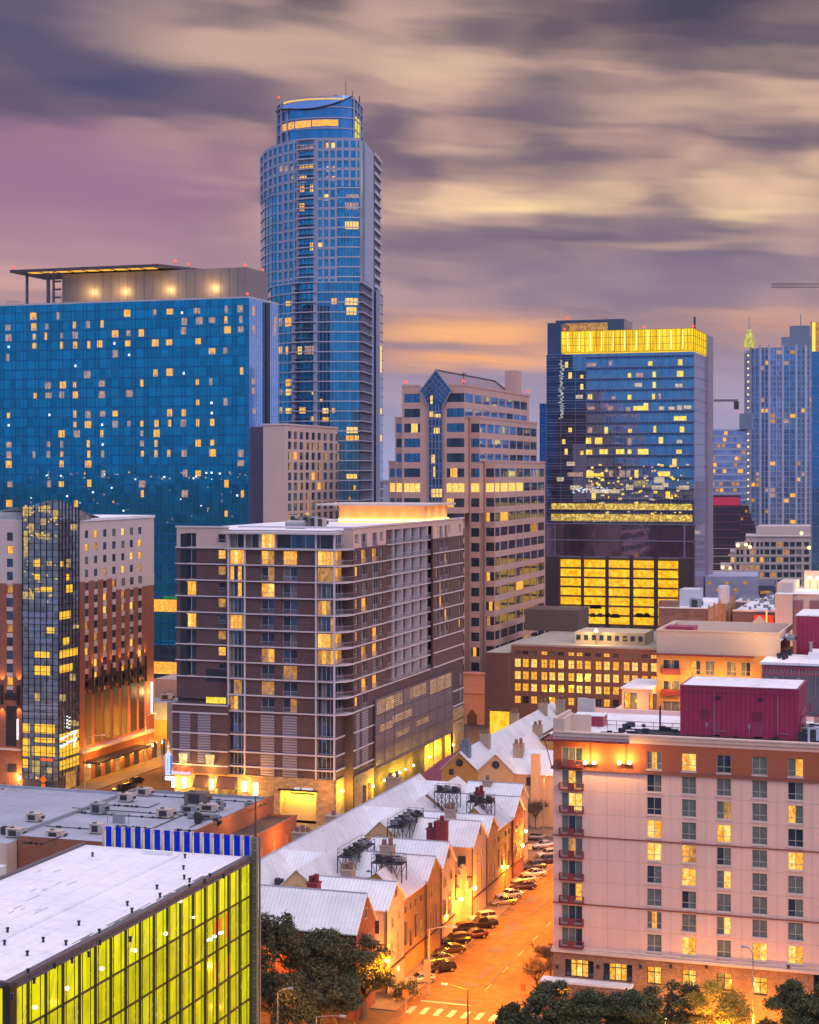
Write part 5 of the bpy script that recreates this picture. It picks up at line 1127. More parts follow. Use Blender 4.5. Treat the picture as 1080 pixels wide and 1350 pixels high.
# ------------------------------------------------------------ the brown brick apartment block in the middle
def apartments():
    y0 = 333.6; xA = -125.2; xB = -123.05; yB = 338.6; yE = 419.0
    T = thing('apartment_block', 'large brown brick apartment block with balconies and an orange lit roof pavilion', 'apartment building', (xA, y0, 0))
    brk = mat('brown_purple_brick', (.115, .064, .066), .85, kind='brick', var=.12); tan = mat('tan_panel', (.56, .42, .37), .8, var=.06, kind='panel', sz=3.4); sto = mat('gold_limestone', (.50, .34, .18), .85, kind='stone', sz=1.0, var=.2)
    lou = mat('silver_louvre', (.36, .33, .40), .5, .35, kind='louver', sz=.55, var=.12); wl = mat('white_slab_edge', (.58, .53, .57), .7, var=.06)
    zF = [56.2 - 3.37 * k for k in range(11)]; zL = [22.5, 17.7, 14.1, 11.1]; zS = 9.2; zR = 60.3
    yL = y0 + .9
    fl = Face(xon(233, yL), yL, xon(301.5, yL) - xon(233, yL), 0); fm = Face(xon(301.5, y0), y0, xA - xon(301.5, y0), 0); sA = Face(xA, y0, 0, yB - y0); fB = Face(xA, yB, xB - xA, 0); sB = Face(xB, yB, 0, yE - yB)
    q = Q(T, 'window', WM, 100); wall = MB(); edge = MB(); rail = MB(); fr = MB(); bal = MB()
    tanz = zF[0]
    def mk(face, cols, zt_, zb_, special=None, d0=0):
        """cols: (px0, px1, kind) kind W window tall glazed stack, S small square, B balcony door"""
        hs = []
        for (a, b, kd, k0, k1) in cols:
            u0, u1 = face.upx(a), face.upx(b)
            for k in range(k0, k1):
                zf = zF[k] ; zc = zf + 3.37
                if kd == 'W': h = (u0, u1, zf + .02, zc - .42)
                elif kd == 'S': h = (u0, u1, zf + 1.0, zc - .55)
                else: h = (u0, u1, zf + .02, zc - .5)
                hs.append((*h, kd, k))
        return hs
    def code(kd, k, bias=.3):
        if kd == 'W':
            if rnd() < bias: return random.choice(('LLLL', 'MLLP', 'LPLL', 'PPLL'))
            return random.choice(('DDDD', 'GDDD', 'GBDB', 'DBDD', 'GDGD'))
        if kd == 'S': return random.choice(('L', 'M', 'P')) if rnd() < .45 else random.choice('DGB')
        return random.choice(('LL', 'MP', 'PL')) if rnd() < bias else random.choice(('DD', 'GD', 'DB', 'BD'))
    def place(face, hs, dep_=.5, bias=.3):
        for h in hs:
            kd, k = h[4], h[5]; c = h[6] if len(h) > 6 else code(kd, k, bias); n = {'W': 4 if (h[1] - h[0]) > 2.6 else 2, 'S': 1, 'B': 2}.get(kd, 2)
            A, B = pane(face, h[0], h[1], h[2], h[3], WM, c[:n] if n > 1 else c[0], d_=-dep_ + .03, fr=.07, split=[i / n for i in range(1, n)] if kd != 'S' else [], trans=.3 if kd == 'S' else None); q.add(A, B, [WH])
            if kd == 'B':
                face.box(rail, h[0] - .1, h[1] + .1, h[2] + 1.0, h[2] + 1.07, .02, .08)
                u = h[0]
                while u < h[1]: face.box(rail, u, u + .04, h[2], h[2] + 1.0, .03, .07); u += .28
    # left recessed part
    h1 = mk(fl, [(244.5, 258.6, 'W', 0, 9), (287, 297.5, 'S', 0, 9)], 0, 0)
    lit_left = {3: 'LLLL', 5: 'MLLP'}
    h1 = [h + ((lit_left[h[5]],) if h[4] == 'W' and h[5] in lit_left else (('DDDD',) if h[4] == 'W' else ())) for h in h1]
    sq = 'DLPDPBPLD'; h1 = [h if h[4] == 'W' else (*h[:6], sq[h[5]]) for h in h1]
    fl.wall(wall, 0, fl.L, 24.5, tanz, [h for h in h1 if h[5] > 0], .5); fl.wall(wall, 0, fl.L, tanz, zR, [h for h in h1 if h[5] == 0], .5, m=1); place(fl, h1)
    for k in range(0, 9): fl.box(edge, -.15, fl.L + .3, zF[k] - .22, zF[k], 0, .35)
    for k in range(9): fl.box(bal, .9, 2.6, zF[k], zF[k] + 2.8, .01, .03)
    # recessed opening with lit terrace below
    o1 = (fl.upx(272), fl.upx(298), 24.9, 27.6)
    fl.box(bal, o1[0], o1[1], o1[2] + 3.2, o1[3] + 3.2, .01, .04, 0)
    m = MB(); fl.box(m, o1[0], o1[1], 22.2, 24.9, .02, .1); m.build('lit_terrace_wall', lit('terrace_light', (.9, .6, 0), (1, .85, .15), .9, .5, fx=3), T)
    # main bay
    cM = [(302.5, 322.8, 'W', 1, 11), (344, 361.7, 'B', 1, 11), (372.8, 391.6, 'B', 1, 11), (418, 440.5, 'W', 1, 11), (302.5, 341, 'W', 0, 1), (344, 362, 'W', 0, 1), (364, 440.5, 'W', 0, 1)]
    h2 = mk(fm, cM, 0, 0)
    rowsW = {1: 'LMLL', 2: 'LDLD', 3: 'GDLD', 4: 'GBDB', 5: 'LLLP', 6: 'GBDB', 7: 'GDDD', 8: 'GDDD', 9: 'DPPD', 10: 'PLGD'}
    rowsE = {1: 'MLLL', 2: 'PPPP', 3: 'GBGB', 4: 'PLPG', 5: 'GBBP', 6: 'MLLP', 7: 'PLPL', 8: 'DDDB', 9: 'DGDB', 10: 'DGDD'}
    rB = {1: 'LP', 2: 'DP', 3: 'LM', 4: 'DB', 5: 'DB', 6: 'DD', 7: 'PL', 8: 'DD', 9: 'PP', 10: 'DD'}; rD = {1: 'LL', 2: 'GB', 3: 'DG', 4: 'DB', 5: 'DB', 6: 'DG', 7: 'BD', 8: 'PP', 9: 'DD', 10: 'DP'}
    out = []
    for i, h in enumerate(h2):
        px = proj(*fm.P((h[0] + h[1]) / 2, 0))[0]; k = h[5]
        if k == 0: c = 'GDGD' if px < 330 else ('MLML' if px < 364 else 'DBBD')
        elif px < 330: c = rowsW[k]
        elif px < 365: c = rB[k]
        elif px < 400: c = rD[k]
        else: c = rowsE[k]
        out.append((*h[:6], c))
    # garage level windows
    gar = []
    for a, b in ((302.5, 322.8), (418, 440.5)):
        for z0_, z1_ in ((17.9, 22.2), (14.3, 17.4), (11.3, 13.8), (9.3, 10.8)): gar.append((fm.upx(a), fm.upx(b), z0_, z1_, 'W', 9, 'DBDD'))
    lv = [(fm.upx(a), fm.upx(b)) for a, b in ((344, 362), (372.8, 392))]
    fm.wall(wall, 0, fm.L, zS, tanz, [h for h in out if h[5] > 0] + gar, .5); fm.wall(wall, 0, fm.L, tanz, zR - .6, [h for h in out if h[5] == 0], .5, m=1); place(fm, out + gar)
    m = MB()
    for a, b in lv: fm.box(m, a, b, zS + .1, 21.9, .01, .12)
    m2 = MB(); fp = Face(xon(227.5, y0 - 1.2), y0 - 1.2, xon(300, y0 - 1.2) - xon(227.5, y0 - 1.2), 0); zpod = fp.z(235, 927)
    for a, b in ((237, 251), (261, 277.5)): fp.box(m, fp.upx(a), fp.upx(b), 11.4, zpod - 1.6, .01, .1)
    m.build('louvre_panel', lou, T)
    fp.box(wall, 0, fp.L, zS, zpod, -14, 0); 
    for z in (zpod, zpod - 1.7, 17.7, 14.1, 11.1): fp.box(edge, -.1, fp.L + .1, z - .25, z, 0, .3)
    for k in range(1, 11): fm.box(edge, -.2, fm.L + .1, zF[k] - .22, zF[k], 0, .5)
    fm.box(edge, -.6, fm.L + .6, zF[0] - .28, zF[0], 0, .8); fm.box(edge, -.8, fm.L + .9, zF[0] + 3.0, zF[0] + 3.45, 0.01, 1.4)
    for z in (zL[1], zL[2], zL[3]): fm.box(edge, 0, fm.L + .05, z - .25, z, 0, .45)
    for a in (301.8, 441.3, 323.5, 417.3): u = fm.upx(a); fm.box(edge, u - .14, u + .14, zS, zF[0] + 3, 0.01, .46)
    # corner: glazed return, balconies in the notch
    hA = [(.3, sA.L - .4, zF[k] + .02, zF[k] + 2.9, 'B', k, ('LP' if k in (1, 2, 6, 7) else 'DB')) for k in range(0, 11)]
    sA.wall(wall, 0, sA.L, zS, tanz, [h for h in hA if h[5] > 0], .4); sA.wall(wall, 0, sA.L, tanz, zR - .6, [h for h in hA if h[5] == 0], .4, m=1); place(sA, hA, .4)
    for z in (17.7, 14.1, 11.1): sA.box(edge, 0, sA.L, z - .25, z, 0, .35)
    fB.wall(wall, 0, fB.L, 0, tanz, [], 0); fB.wall(wall, 0, fB.L, tanz, zR, [], 0, m=1)
    for k in range(0, 11):
        edge.hexa([(xA, y0), (xA + 1.9, y0 + 1.5), (xB + .35, yB - .2), (xA, yB)], zF[k] - .28, zF[k])
        for t in range(9): p = (xA + .1 + 2.0 * t / 9, y0 + .2 + 4.6 * t / 9); rail.tube((*p, zF[k]), (*p, zF[k] + 1.0), .035, 4)
        rail.tube((xA + .1, y0 + .2, zF[k] + 1), (xB + .2, yB - .3, zF[k] + 1), .05, 4)
    # street side wall
    colsS = [(468, 472.6, 'S1', 0, 11), (476.7, 483.7, 'B', 0, 11), (491, 497.5, 'B', 0, 10), (501, 505.2, 'S1', 0, 9), (575, 577.6, 'S1', 0, 8), (579.5, 583.2, 'B', 0, 8), (586.3, 590, 'B', 0, 8), (591, 593, 'S1', 0, 8), (605, 608, 'S1', 0, 8)]
    hs = []
    for a, b, kd, k0, k1 in colsS:
        for k in range(k0, k1):
            z0_ = zF[k] + (.02 if kd == 'B' else .9); hs.append((sB.upx(a), sB.upx(b), z0_, zF[k] + 2.85, 'S' if kd == 'S1' else 'B', k, (random.choice(('L', 'P')) if rnd() < .28 else 'G') if kd == 'S1' else (random.choice(('LP', 'LL')) if rnd() < .36 else random.choice(('DG', 'GD', 'DD')))))
    r0, r1 = sB.upx(509), sB.upx(564); r2 = sB.upx(571); big = []
    for k in range(0, 10): big.append((r0, r1, zF[k] + .02, zF[k] + 3.09))
    shaft = (r1 + .01, r2, zF[9], zF[0] + .8)
    bigs = [(r0, r1, zF[9] + .02, zF[0] + 3.1), (r1 + .3, r2, zF[9] + .02, zF[0] + 3.1)]
    low = [h for h in hs if h[5] > 0]; hi = [h for h in hs if h[5] == 0]
    gz = zF[10]
    sB.wall(wall, 0, sB.L, zS, tanz, low + [(b[0], b[1], b[2], tanz) for b in bigs], .4); sB.wall(wall, 0, sB.L, tanz, zR, hi + [(b[0], b[1], tanz, b[3]) for b in bigs], .4, m=1); place(sB, hs, .4)
    m = MB(); dk = MB(); bk_ = MB()
    depth = 1.55; n = 5; bw = MB()
    sB.quad(bw, r0, r1, zF[9], zF[0] + 3.2, -depth); bw.build('balcony_glazing', WD, T); sB.quad(dk, r1, r2, zF[9], zF[0] + 3.2, -depth - 1)
    for i in range(n + 1): u = r0 + (r1 - r0) * i / n; sB.box(m, u - .12, u + .12, zF[9], zF[0] + 3.1, -depth, -.15)
    for k in range(0, 10):
        sB.box(edge, r0, r1 + 1.2, zF[k] - .18, zF[k], -depth, .4)
        sB.box(rail, r0, r1 + 1.0, zF[k] + 1.0, zF[k] + 1.07, .33, .4)
        u = r0
        while u < r1 + 1: sB.box(rail, u, u + .05, zF[k], zF[k] + 1.0, .34, .39); u += .55
        for i in range(n):
            u = r0 + (r1 - r0) * i / n; mm = MB(); sB.box(mm, u + .3, u + (r1 - r0) / n * .5, zF[k] + .05, zF[k] + 2.6, -depth + .01, -depth + .06, 5 if rnd() < .12 else random.choice((0, 1))); q.add(mm)
    m.build('balcony_wall', mat('balcony_render', (.66, .62, .66), .8, var=.06), T); dk.build('shaft_wall', brk, T)
    for k in range(1, 10):
        for a, b in ((0, r0), (r2, sB.L)): sB.box(edge, a, b, zF[k] - .24, zF[k], 0, .22)
    sB.box(edge, 0, r0, gz - .24, gz, 0, .25); 
    # louvre screen of the garage
    s0, s1 = sB.upx(492), sB.upx(594); zt_ = 23.6; zb_ = 8.7
    m = MB(); sB.box(m, s0, s1, zb_, zt_, .3, .5); m.build('garage_screen', mat('mauve_louvre', (.30, .24, .28), .5, .4, kind='louver', sz=.42, var=.2), T)
    m = MB()
    for i in range(10): u = s0 + (s1 - s0) * i / 9; sB.box(m, u - .1, u + .1, zb_, zt_, .5, .62)
    for k in range(5): z = zb_ + (zt_ - zb_) * k / 4; sB.box(m, s0, s1, z - .08, z + .08, .5, .66)
    m.build('screen_rail', mat('plum_rail', (.14, .10, .12), .5), T)
    m = MB(); gl_ = lit('garage_glow', (.55, .27, .12), (.95, .58, .25), .85, .9, fx=.9, fz=1.1)
    for (u0, u1, z0_, z1_) in ((.02, .22, 20.3, 22.9), (.12, .32, 20.6, 23.1), (.42, .62, 20.8, 23.2), (.68, .98, 20.0, 23.3), (.05, .2, 16.2, 17.6), (.2, .45, 17.0, 18.4), (.25, .4, 13.5, 14.6), (.5, .66, 14, 15.2)):
        z = z0_
        while z < z1_: sB.box(m, s0 + (s1 - s0) * u0, s0 + (s1 - s0) * u1, z, z + .16, .51, .53); z += .42
    m.build('garage_light_behind_louvre', gl_, T)
    m = MB()
    for a, b in ((469, 473.5), (477, 485)): sB.box(m, sB.upx(a), sB.upx(b), 10.5, 22, .01, .1)
    for k in range(3): sB.box(m, sB.upx(606), sB.upx(608), 11 + 4 * k, 14 + 4 * k, .01, .1)
    m.build('side_louvre', lou, T)
    for z in (18.3, 14.6, 11.0): sB.box(edge, 0, s0, z - .25, z, 0, .25); sB.box(edge, s1, sB.L, z - .25, z, 0, .25)
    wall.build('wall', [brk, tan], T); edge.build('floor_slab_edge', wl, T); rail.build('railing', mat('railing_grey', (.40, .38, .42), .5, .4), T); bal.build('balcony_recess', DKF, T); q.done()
    m = MB(); m.box(fl.o[0], xA - .6, yL + .6, yE, 22, zR - .7); m.box(xA - .61, xB - depth - 1.2, yB + .3, yE, 9, zR - .7); m.box(xA - .6, xB - .5, yB + .3, yB + 26, 0, zR - .8); m.box(xA - .6, xB - .5, yB + 71, yE, 0, zR - .8); m.box(fl.o[0], xB - 8, y0 + 3, yE, 0, 22); m.build('core_wall', brk, T)
    # parapet, roof, canopies
    m = MB(); m.box(fl.o[0] - .2, fl.o[0] + fl.L, yL - .2, yL + .4, zR, zR + .35); m.box(xB - .4, xB + .25, yB - .2, yE, zR, zR + .35); m.box(fm.o[0], xB - .41, yB - .2, yB + .4, zR, zR + .35); m.build('coping', wl, T)
    m = MB(); m.q((fl.o[0], yL + .4, zR - .4), (xA - 1, yL + .4, zR - .4), (xA - 1, yE, zR - .4), (fl.o[0], yE, zR - .4)); m.box(xA - 1.01, xB - .41, yB + .41, yE, zR - .7, zR - .4)
    m.box(fm.o[0], xA, y0 + .01, yB - .21, zR - .7, zR - .58); m.build('roof', SNOW, T)
    # orange lit pavilion
    ya = 397.0; za = zR; pa = xon(447, ya); pb = xB - 3.0; yb = ya + 18; zt2 = zat(pb, ya, 667)
    PV = MB(); PV.box(pa, pb, ya, yb, za - .4, zt2); PV.build('roof_pavilion', mat('warm_pavilion_wall', (.62, .40, .20), .8), T)
    m = MB(); m.hexa([(pa - 5, ya - 2.2), (pb + 1.6, ya - 2.2), (pb + 1.6, yb + 2), (pa - 5, yb + 2)], zt2, zt2 + .45); m.build('pavilion_roof', mat('pale_fascia', (.6, .5, .46), .7), T)
    m = MB(); m.box(pa, pb + .1, ya - .45, ya - .25, za - .2, za + .35); m.box(pb + .25, pb + .45, ya, yb, za - .2, za + .35); m.build('cove_light', emis('cove_lamp', (1, .62, .12), 6.0), T)
    for k in range(6):
        pl(pa + (pb - pa) * (k + .5) / 6, ya - 1.5, za + 1.4, 170, (1, .30, .0), .6)
    for k in range(3): pl(pb + 1.1, ya + (yb - ya) * (k + .5) / 3, za + 1.4, 170, (1, .30, .0), .6)
    # stone base
    m = MB(); base = mat('gold_limestone', (.5, .34, .18))
    g0, g1 = fm.upx(370), fm.upx(417.5)
    dd = [(g0, g1, 0, fm.z(400, 1043))]
    fm.wall(m, -12.2, fm.L, 0, zS, dd, 4.0, d_=.25); m.hexa([(fm.o[0] - 12.2, y0 - .24), (xA, y0 - .24), (xA, y0), (fm.o[0] - 12.2, y0)], zS - .01, zS + .02)
    sA.box(m, 0, sA.L, 0, zS - .1, -.3, .2)
    hb = [(sB.upx(a), sB.upx(b), .1, zz) for a, b, zz in ((452, 452.1, 1),)]
    sdoors = [(sB.upx(477), sB.upx(482), 0.1, 6.4), (sB.upx(484), sB.upx(489), .1, 6.4)]
    sB.wall(m, 0, sB.upx(492), 0, zS, [h for h in sdoors], 3, d_=.2)
    e0 = sB.upx(596); sB.wall(m, e0, sB.L, 0, 14, [], 0, d_=.25); sB.box(m, sB.L - .3, sB.L, 0, 14, -3, .25)
    m.build('stone_base', base, T)
    m = MB(); sB.box(m, sB.upx(492), sB.upx(559), 0, 8.7, -.3, -.02); m.build('street_side_base', mat('dark_base_brick', (.09, .06, .05), .85, kind='brick'), T)
    m = MB(); fm.box(m, g0, g1, 0, dd[0][3], -2.9, -2.7); m.build('garage_back_wall', mat('garage_wall', (.62, .48, .28), .8), T)
    m = MB(); fm.box(m, g0 - .3, g1 + .3, dd[0][3], dd[0][3] + .35, .26, .8); fm.box(m, fm.upx(380), fm.upx(412), dd[0][3] - .9, dd[0][3] - .6, -1.2, -1.1); m.build('height_bar', DKF, T)
    m = MB(); fm.box(m, fm.upx(389), fm.upx(396), dd[0][3] + .36, dd[0][3] + .7, .3, .5); fm.box(m, fm.upx(399), fm.upx(413), dd[0][3] + .36, dd[0][3] + .7, .3, .5); m.build('garage_sign', emis('garage_sign_light', (.8, .75, .9), .8), T)
    for k in range(3): p = fm.P(g0 + (g1 - g0) * (k + .5) / 3, dd[0][3] - 1.4, -1.2); pl(*p, 520, (1, .55, .07), .3)
    # shop fronts and awnings
    m = MB(); aw = MB(); dr = MB()
    for a, b in ((258, 276), (288, 314)):
        u0, u1 = fm.upx(a), fm.upx(b); fm.box(dr, u0, u1, .1, 6.2, .26, .3); aw.q(fm.P(u0, 8.7, .28), fm.P(u1, 8.7, .28), fm.P(u1, 6.5, 1.6), fm.P(u0, 6.5, 1.6)); aw.q(fm.P(u0, 6.5, 1.6), fm.P(u1, 6.5, 1.6), fm.P(u1, 6.3, 1.58), fm.P(u0, 6.3, 1.58)); aw.q(fm.P(u0, 8.7, .28), fm.P(u0, 6.5, 1.6), fm.P(u0, 6.5, .28)); aw.q(fm.P(u1, 8.7, .28), fm.P(u1, 6.5, .28), fm.P(u1, 6.5, 1.6))
    aw.build('awning', mat('plum_awning', (.07, .035, .05), .8), T); dr.build('shop_window', L3, T)
    for px in (230.5, 245, 281, 324.5): u = fm.upx(px); p = fm.P(u, 7.0, .6); m = MB(); m.box(p[0] - .35, p[0] + .35, p[1] - .25, p[1] + .05, p[2] - 1.1, p[2] + 1.0); m.build('wall_lantern', emis('lantern_glow', (1, .86, .55), 5.0), T); pl(p[0], p[1] - 1.4, p[2], 1100, (1, .46, .07))
    for px in (246.5, 281.5): u = fm.upx(px); p = fm.P(u, zS + 2.4, 2.4); pl(p[0], p[1] - .4, p[2] - 1, 700, (1, .5, .1)); m = MB(); m.tube((p[0], p[1] + .6, p[2] - .5), (p[0], p[1] + .6, p[2] + 1.6), .8, 10, 0, 1.0); m.build('column_uplight', lit('uplight_glow', (.9, .5, .12), (1, .8, .4), .9, .1), T)
    for px, z in ((449, 6.5),): p = sA.P(2.8, z, .6); m = MB(); m.ball(p, .3, 0, 8, 5); m.build('wall_lamp', emis('green_white_lamp', (1, .9, .4), 7), T); pl(p[0] + 1, p[1] - .5, p[2], 1900, (1, .62, .03))
    for px in (488, 503, 517, 523, 531, 541.5, 563, 594):
        u = sB.upx(px); z = 5.5; p = sB.P(u, z, .7); m = MB(); m.ball(p, .28, 0, 8, 5); m.build('wall_lamp', emis('green_white_lamp', (1, .9, .4), 7), T); pl(p[0] + .8, p[1], p[2], 1300, (1, .62, .03))
    u0, u1 = sB.upx(560), sB.upx(593); m = MB()
    for k in range(4): u = u0 + (u1 - u0) * k / 3; sB.box(m, u - .5, u + .5, 0, 8.6, -1, .1)
    m.build('arcade_pier', base, T); m = MB(); sB.box(m, u0, u1, 0, 8.6, -3, -2.8); m.build('arcade_wall', mat('garage_wall', (.62, .48, .28)), T)
    for k in range(4): p = sB.P(u0 + (u1 - u0) * (k + .5) / 4, 6, -1.2); pl(*p, 1300, (1, .62, .03))
    # rooftop equipment
    m = MB(); x = xon(378, yB + 8); m.tube((x, yB + 8, zR + .5), (x + 4.2, yB + 8, zR + .5), .9, 12); m.build('exhaust_duct', STEEL, T)
    for px in (388, 396, 405, 414, 424): x = xon(px, yB + 12); hvac(x, yB + 12, zR - .4, 1.8, 1.6, 2.0 + rnd() * .8, GREYM if px % 2 else BEIGE, 'grey ventilation box on the apartment roof beside the lit pavilion', 'ventilation boxes on the apartment roof')
    # blade sign at the left corner
    S = thing('blade_sign', 'lit blue and white blade sign with red script lettering on the brown block', 'sign', (xon(222, y0 - 3), y0 - 3, 0))
    x = xon(222, y0 - 3); fz = Face(x - 1, y0 - 3, 2, 0); z1 = fz.z(222, 993.5); z0_ = fz.z(222, 1022)
    m = MB(); m.box(x - .55, x + .55, y0 - 3.3, y0 - 2.7, z0_, z1); m.build('blade', emis('sign_white_blue', (.60, .66, .95), .95), S)
    m = MB(); m.box(x - .66, x - .56, y0 - 3.35, y0 - 2.65, z0_ + .2, z1 - .3); m.box(x + .56, x + .66, y0 - 3.35, y0 - 2.65, z0_ + .2, z1 - .3); m.box(x - .04, x + .05, y0 - 3.36, y0 - 3.31, z0_ + 1, z1 - 1); m.build('neon_edge', emis('sign_blue', (.05, .22, .75), 1), S)
    m = MB(); m.tube((x, y0 - 3, z1), (x, y0 - 3, z1 + .8), .4, 8, 0, .2); m.tube((x, y0 - 3, z1 + .8), (x, y0 - 3, z1 + 2.6), .22, 8, 1, .1); m.ball((x, y0 - 3, z1 + 1.5), .3, 0, 8, 5); m.build('finial', [emis('sign_white_blue', (.6, .66, .95), .95), emis('sign_orange', (1, .4, .1), 1)], S)
    m = MB(); m.box(x - .6, x + .6, y0 - 3.3, y0 - 2.7, z0_ - 1.0, z0_ - .3); m.build('foot_panel', LW, S)
    xa, xb = xon(226.5, y0 - 3), xon(251.5, y0 - 3); zz0 = fz.z(238, 1020.5); zz1 = fz.z(238, 1016.5); m = MB(); m.box(xa, xb, y0 - 3.1, y0 - 2.9, zz0, zz1); m.build('name_bar', emis('sign_white_blue2', (.62, .68, .95), .9), S)
    m = MB(); m.box(xa, xb, y0 - 3.12, y0 - 2.88, zz0 - .35, zz0 - .05); m.build('name_bar_trim', emis('sign_orange', (1, .4, .1), 1), S)
    tx = bpy.data.curves.new('lettering', 'FONT'); tx.body = 'Cantina'; tx.size = 1.75; tx.shear = .25; tx.extrude = .04; tx.space_character = .9; tx.offset = .025
    o = bpy.data.objects.new('lettering', tx); COL.objects.link(o); o.location = (xa + .1, y0 - 3.16, zz1 - .15); o.rotation_euler = (R(90), 0, 0); tx.materials.append(emis('red_neon_bright', (1, .10, .02), 1.6))
    dg = bpy.context.evaluated_depsgraph_get(); me = bpy.data.meshes.new_from_object(o.evaluated_get(dg)); ob = bpy.data.objects.new('lettering', me); COL.objects.link(ob); ob.location = Vector(o.location) - Vector((xon(222, y0 - 3), y0 - 3, 0)); ob.rotation_euler = o.rotation_euler; ob.parent = S; bpy.data.objects.remove(o); ob.name = 'lettering'
    # small low pink building with terrace between the brick hotel and this block
    y = 420; xa, xb = xon(203, y), xon(240, y); G = thing('terrace_building', 'low pale pink building glimpsed between the brick hotel and the brown block', 'building', (xa, y, 0)); z = zat(xa, y, 895); m = MB(); m.box(xa, xb, y, y + 20, 0, z); m.build('wall', mat('salmon_render', (.55, .38, .32), .8), G)
    m = MB(); m.box(xa, xb, y - 9, y - .01, 0, zat(xa, y - 9, 925)); m.build('flat_roof', GRYR, G); m = MB(); m.box(xa, xb, y - 9.2, y - 9.01, 0, zat(xa, y - 9, 948)); m.build('lit_lower_wall', mat('ochre_wall', (.45, .26, .06), .8), G)
    hvac(xon(220, y - 4), y - 4, zat(xa, y - 9, 925), 3, 2, 1.6, BEIGE, 'roof unit on the low pink building')
    pl(xon(208, y - 14), y - 14, 6, 2600, (1, .5, .08))
    y = 495; xa, xb = xon(203, y), xon(236, y); m = MB(); G2 = thing('podium', 'blue tower podium with a band of yellow lit windows', 'building', (xa, y, 0)); m.box(xa - 4, xb + 6, y, y + 6, 0, zat(xa, y, 850)); m.build('wall', WD, G2); m = MB(); m.box(xa - 4, xb + 6, y - .1, y - .01, zat(xa, y, 888), zat(xa, y, 872)); m.box(xa - 4, xb + 6, y - .1, y - .01, zat(xa, y, 806), zat(xa, y, 790)); m.build('lit_window_band', L1, G2)
apartments()
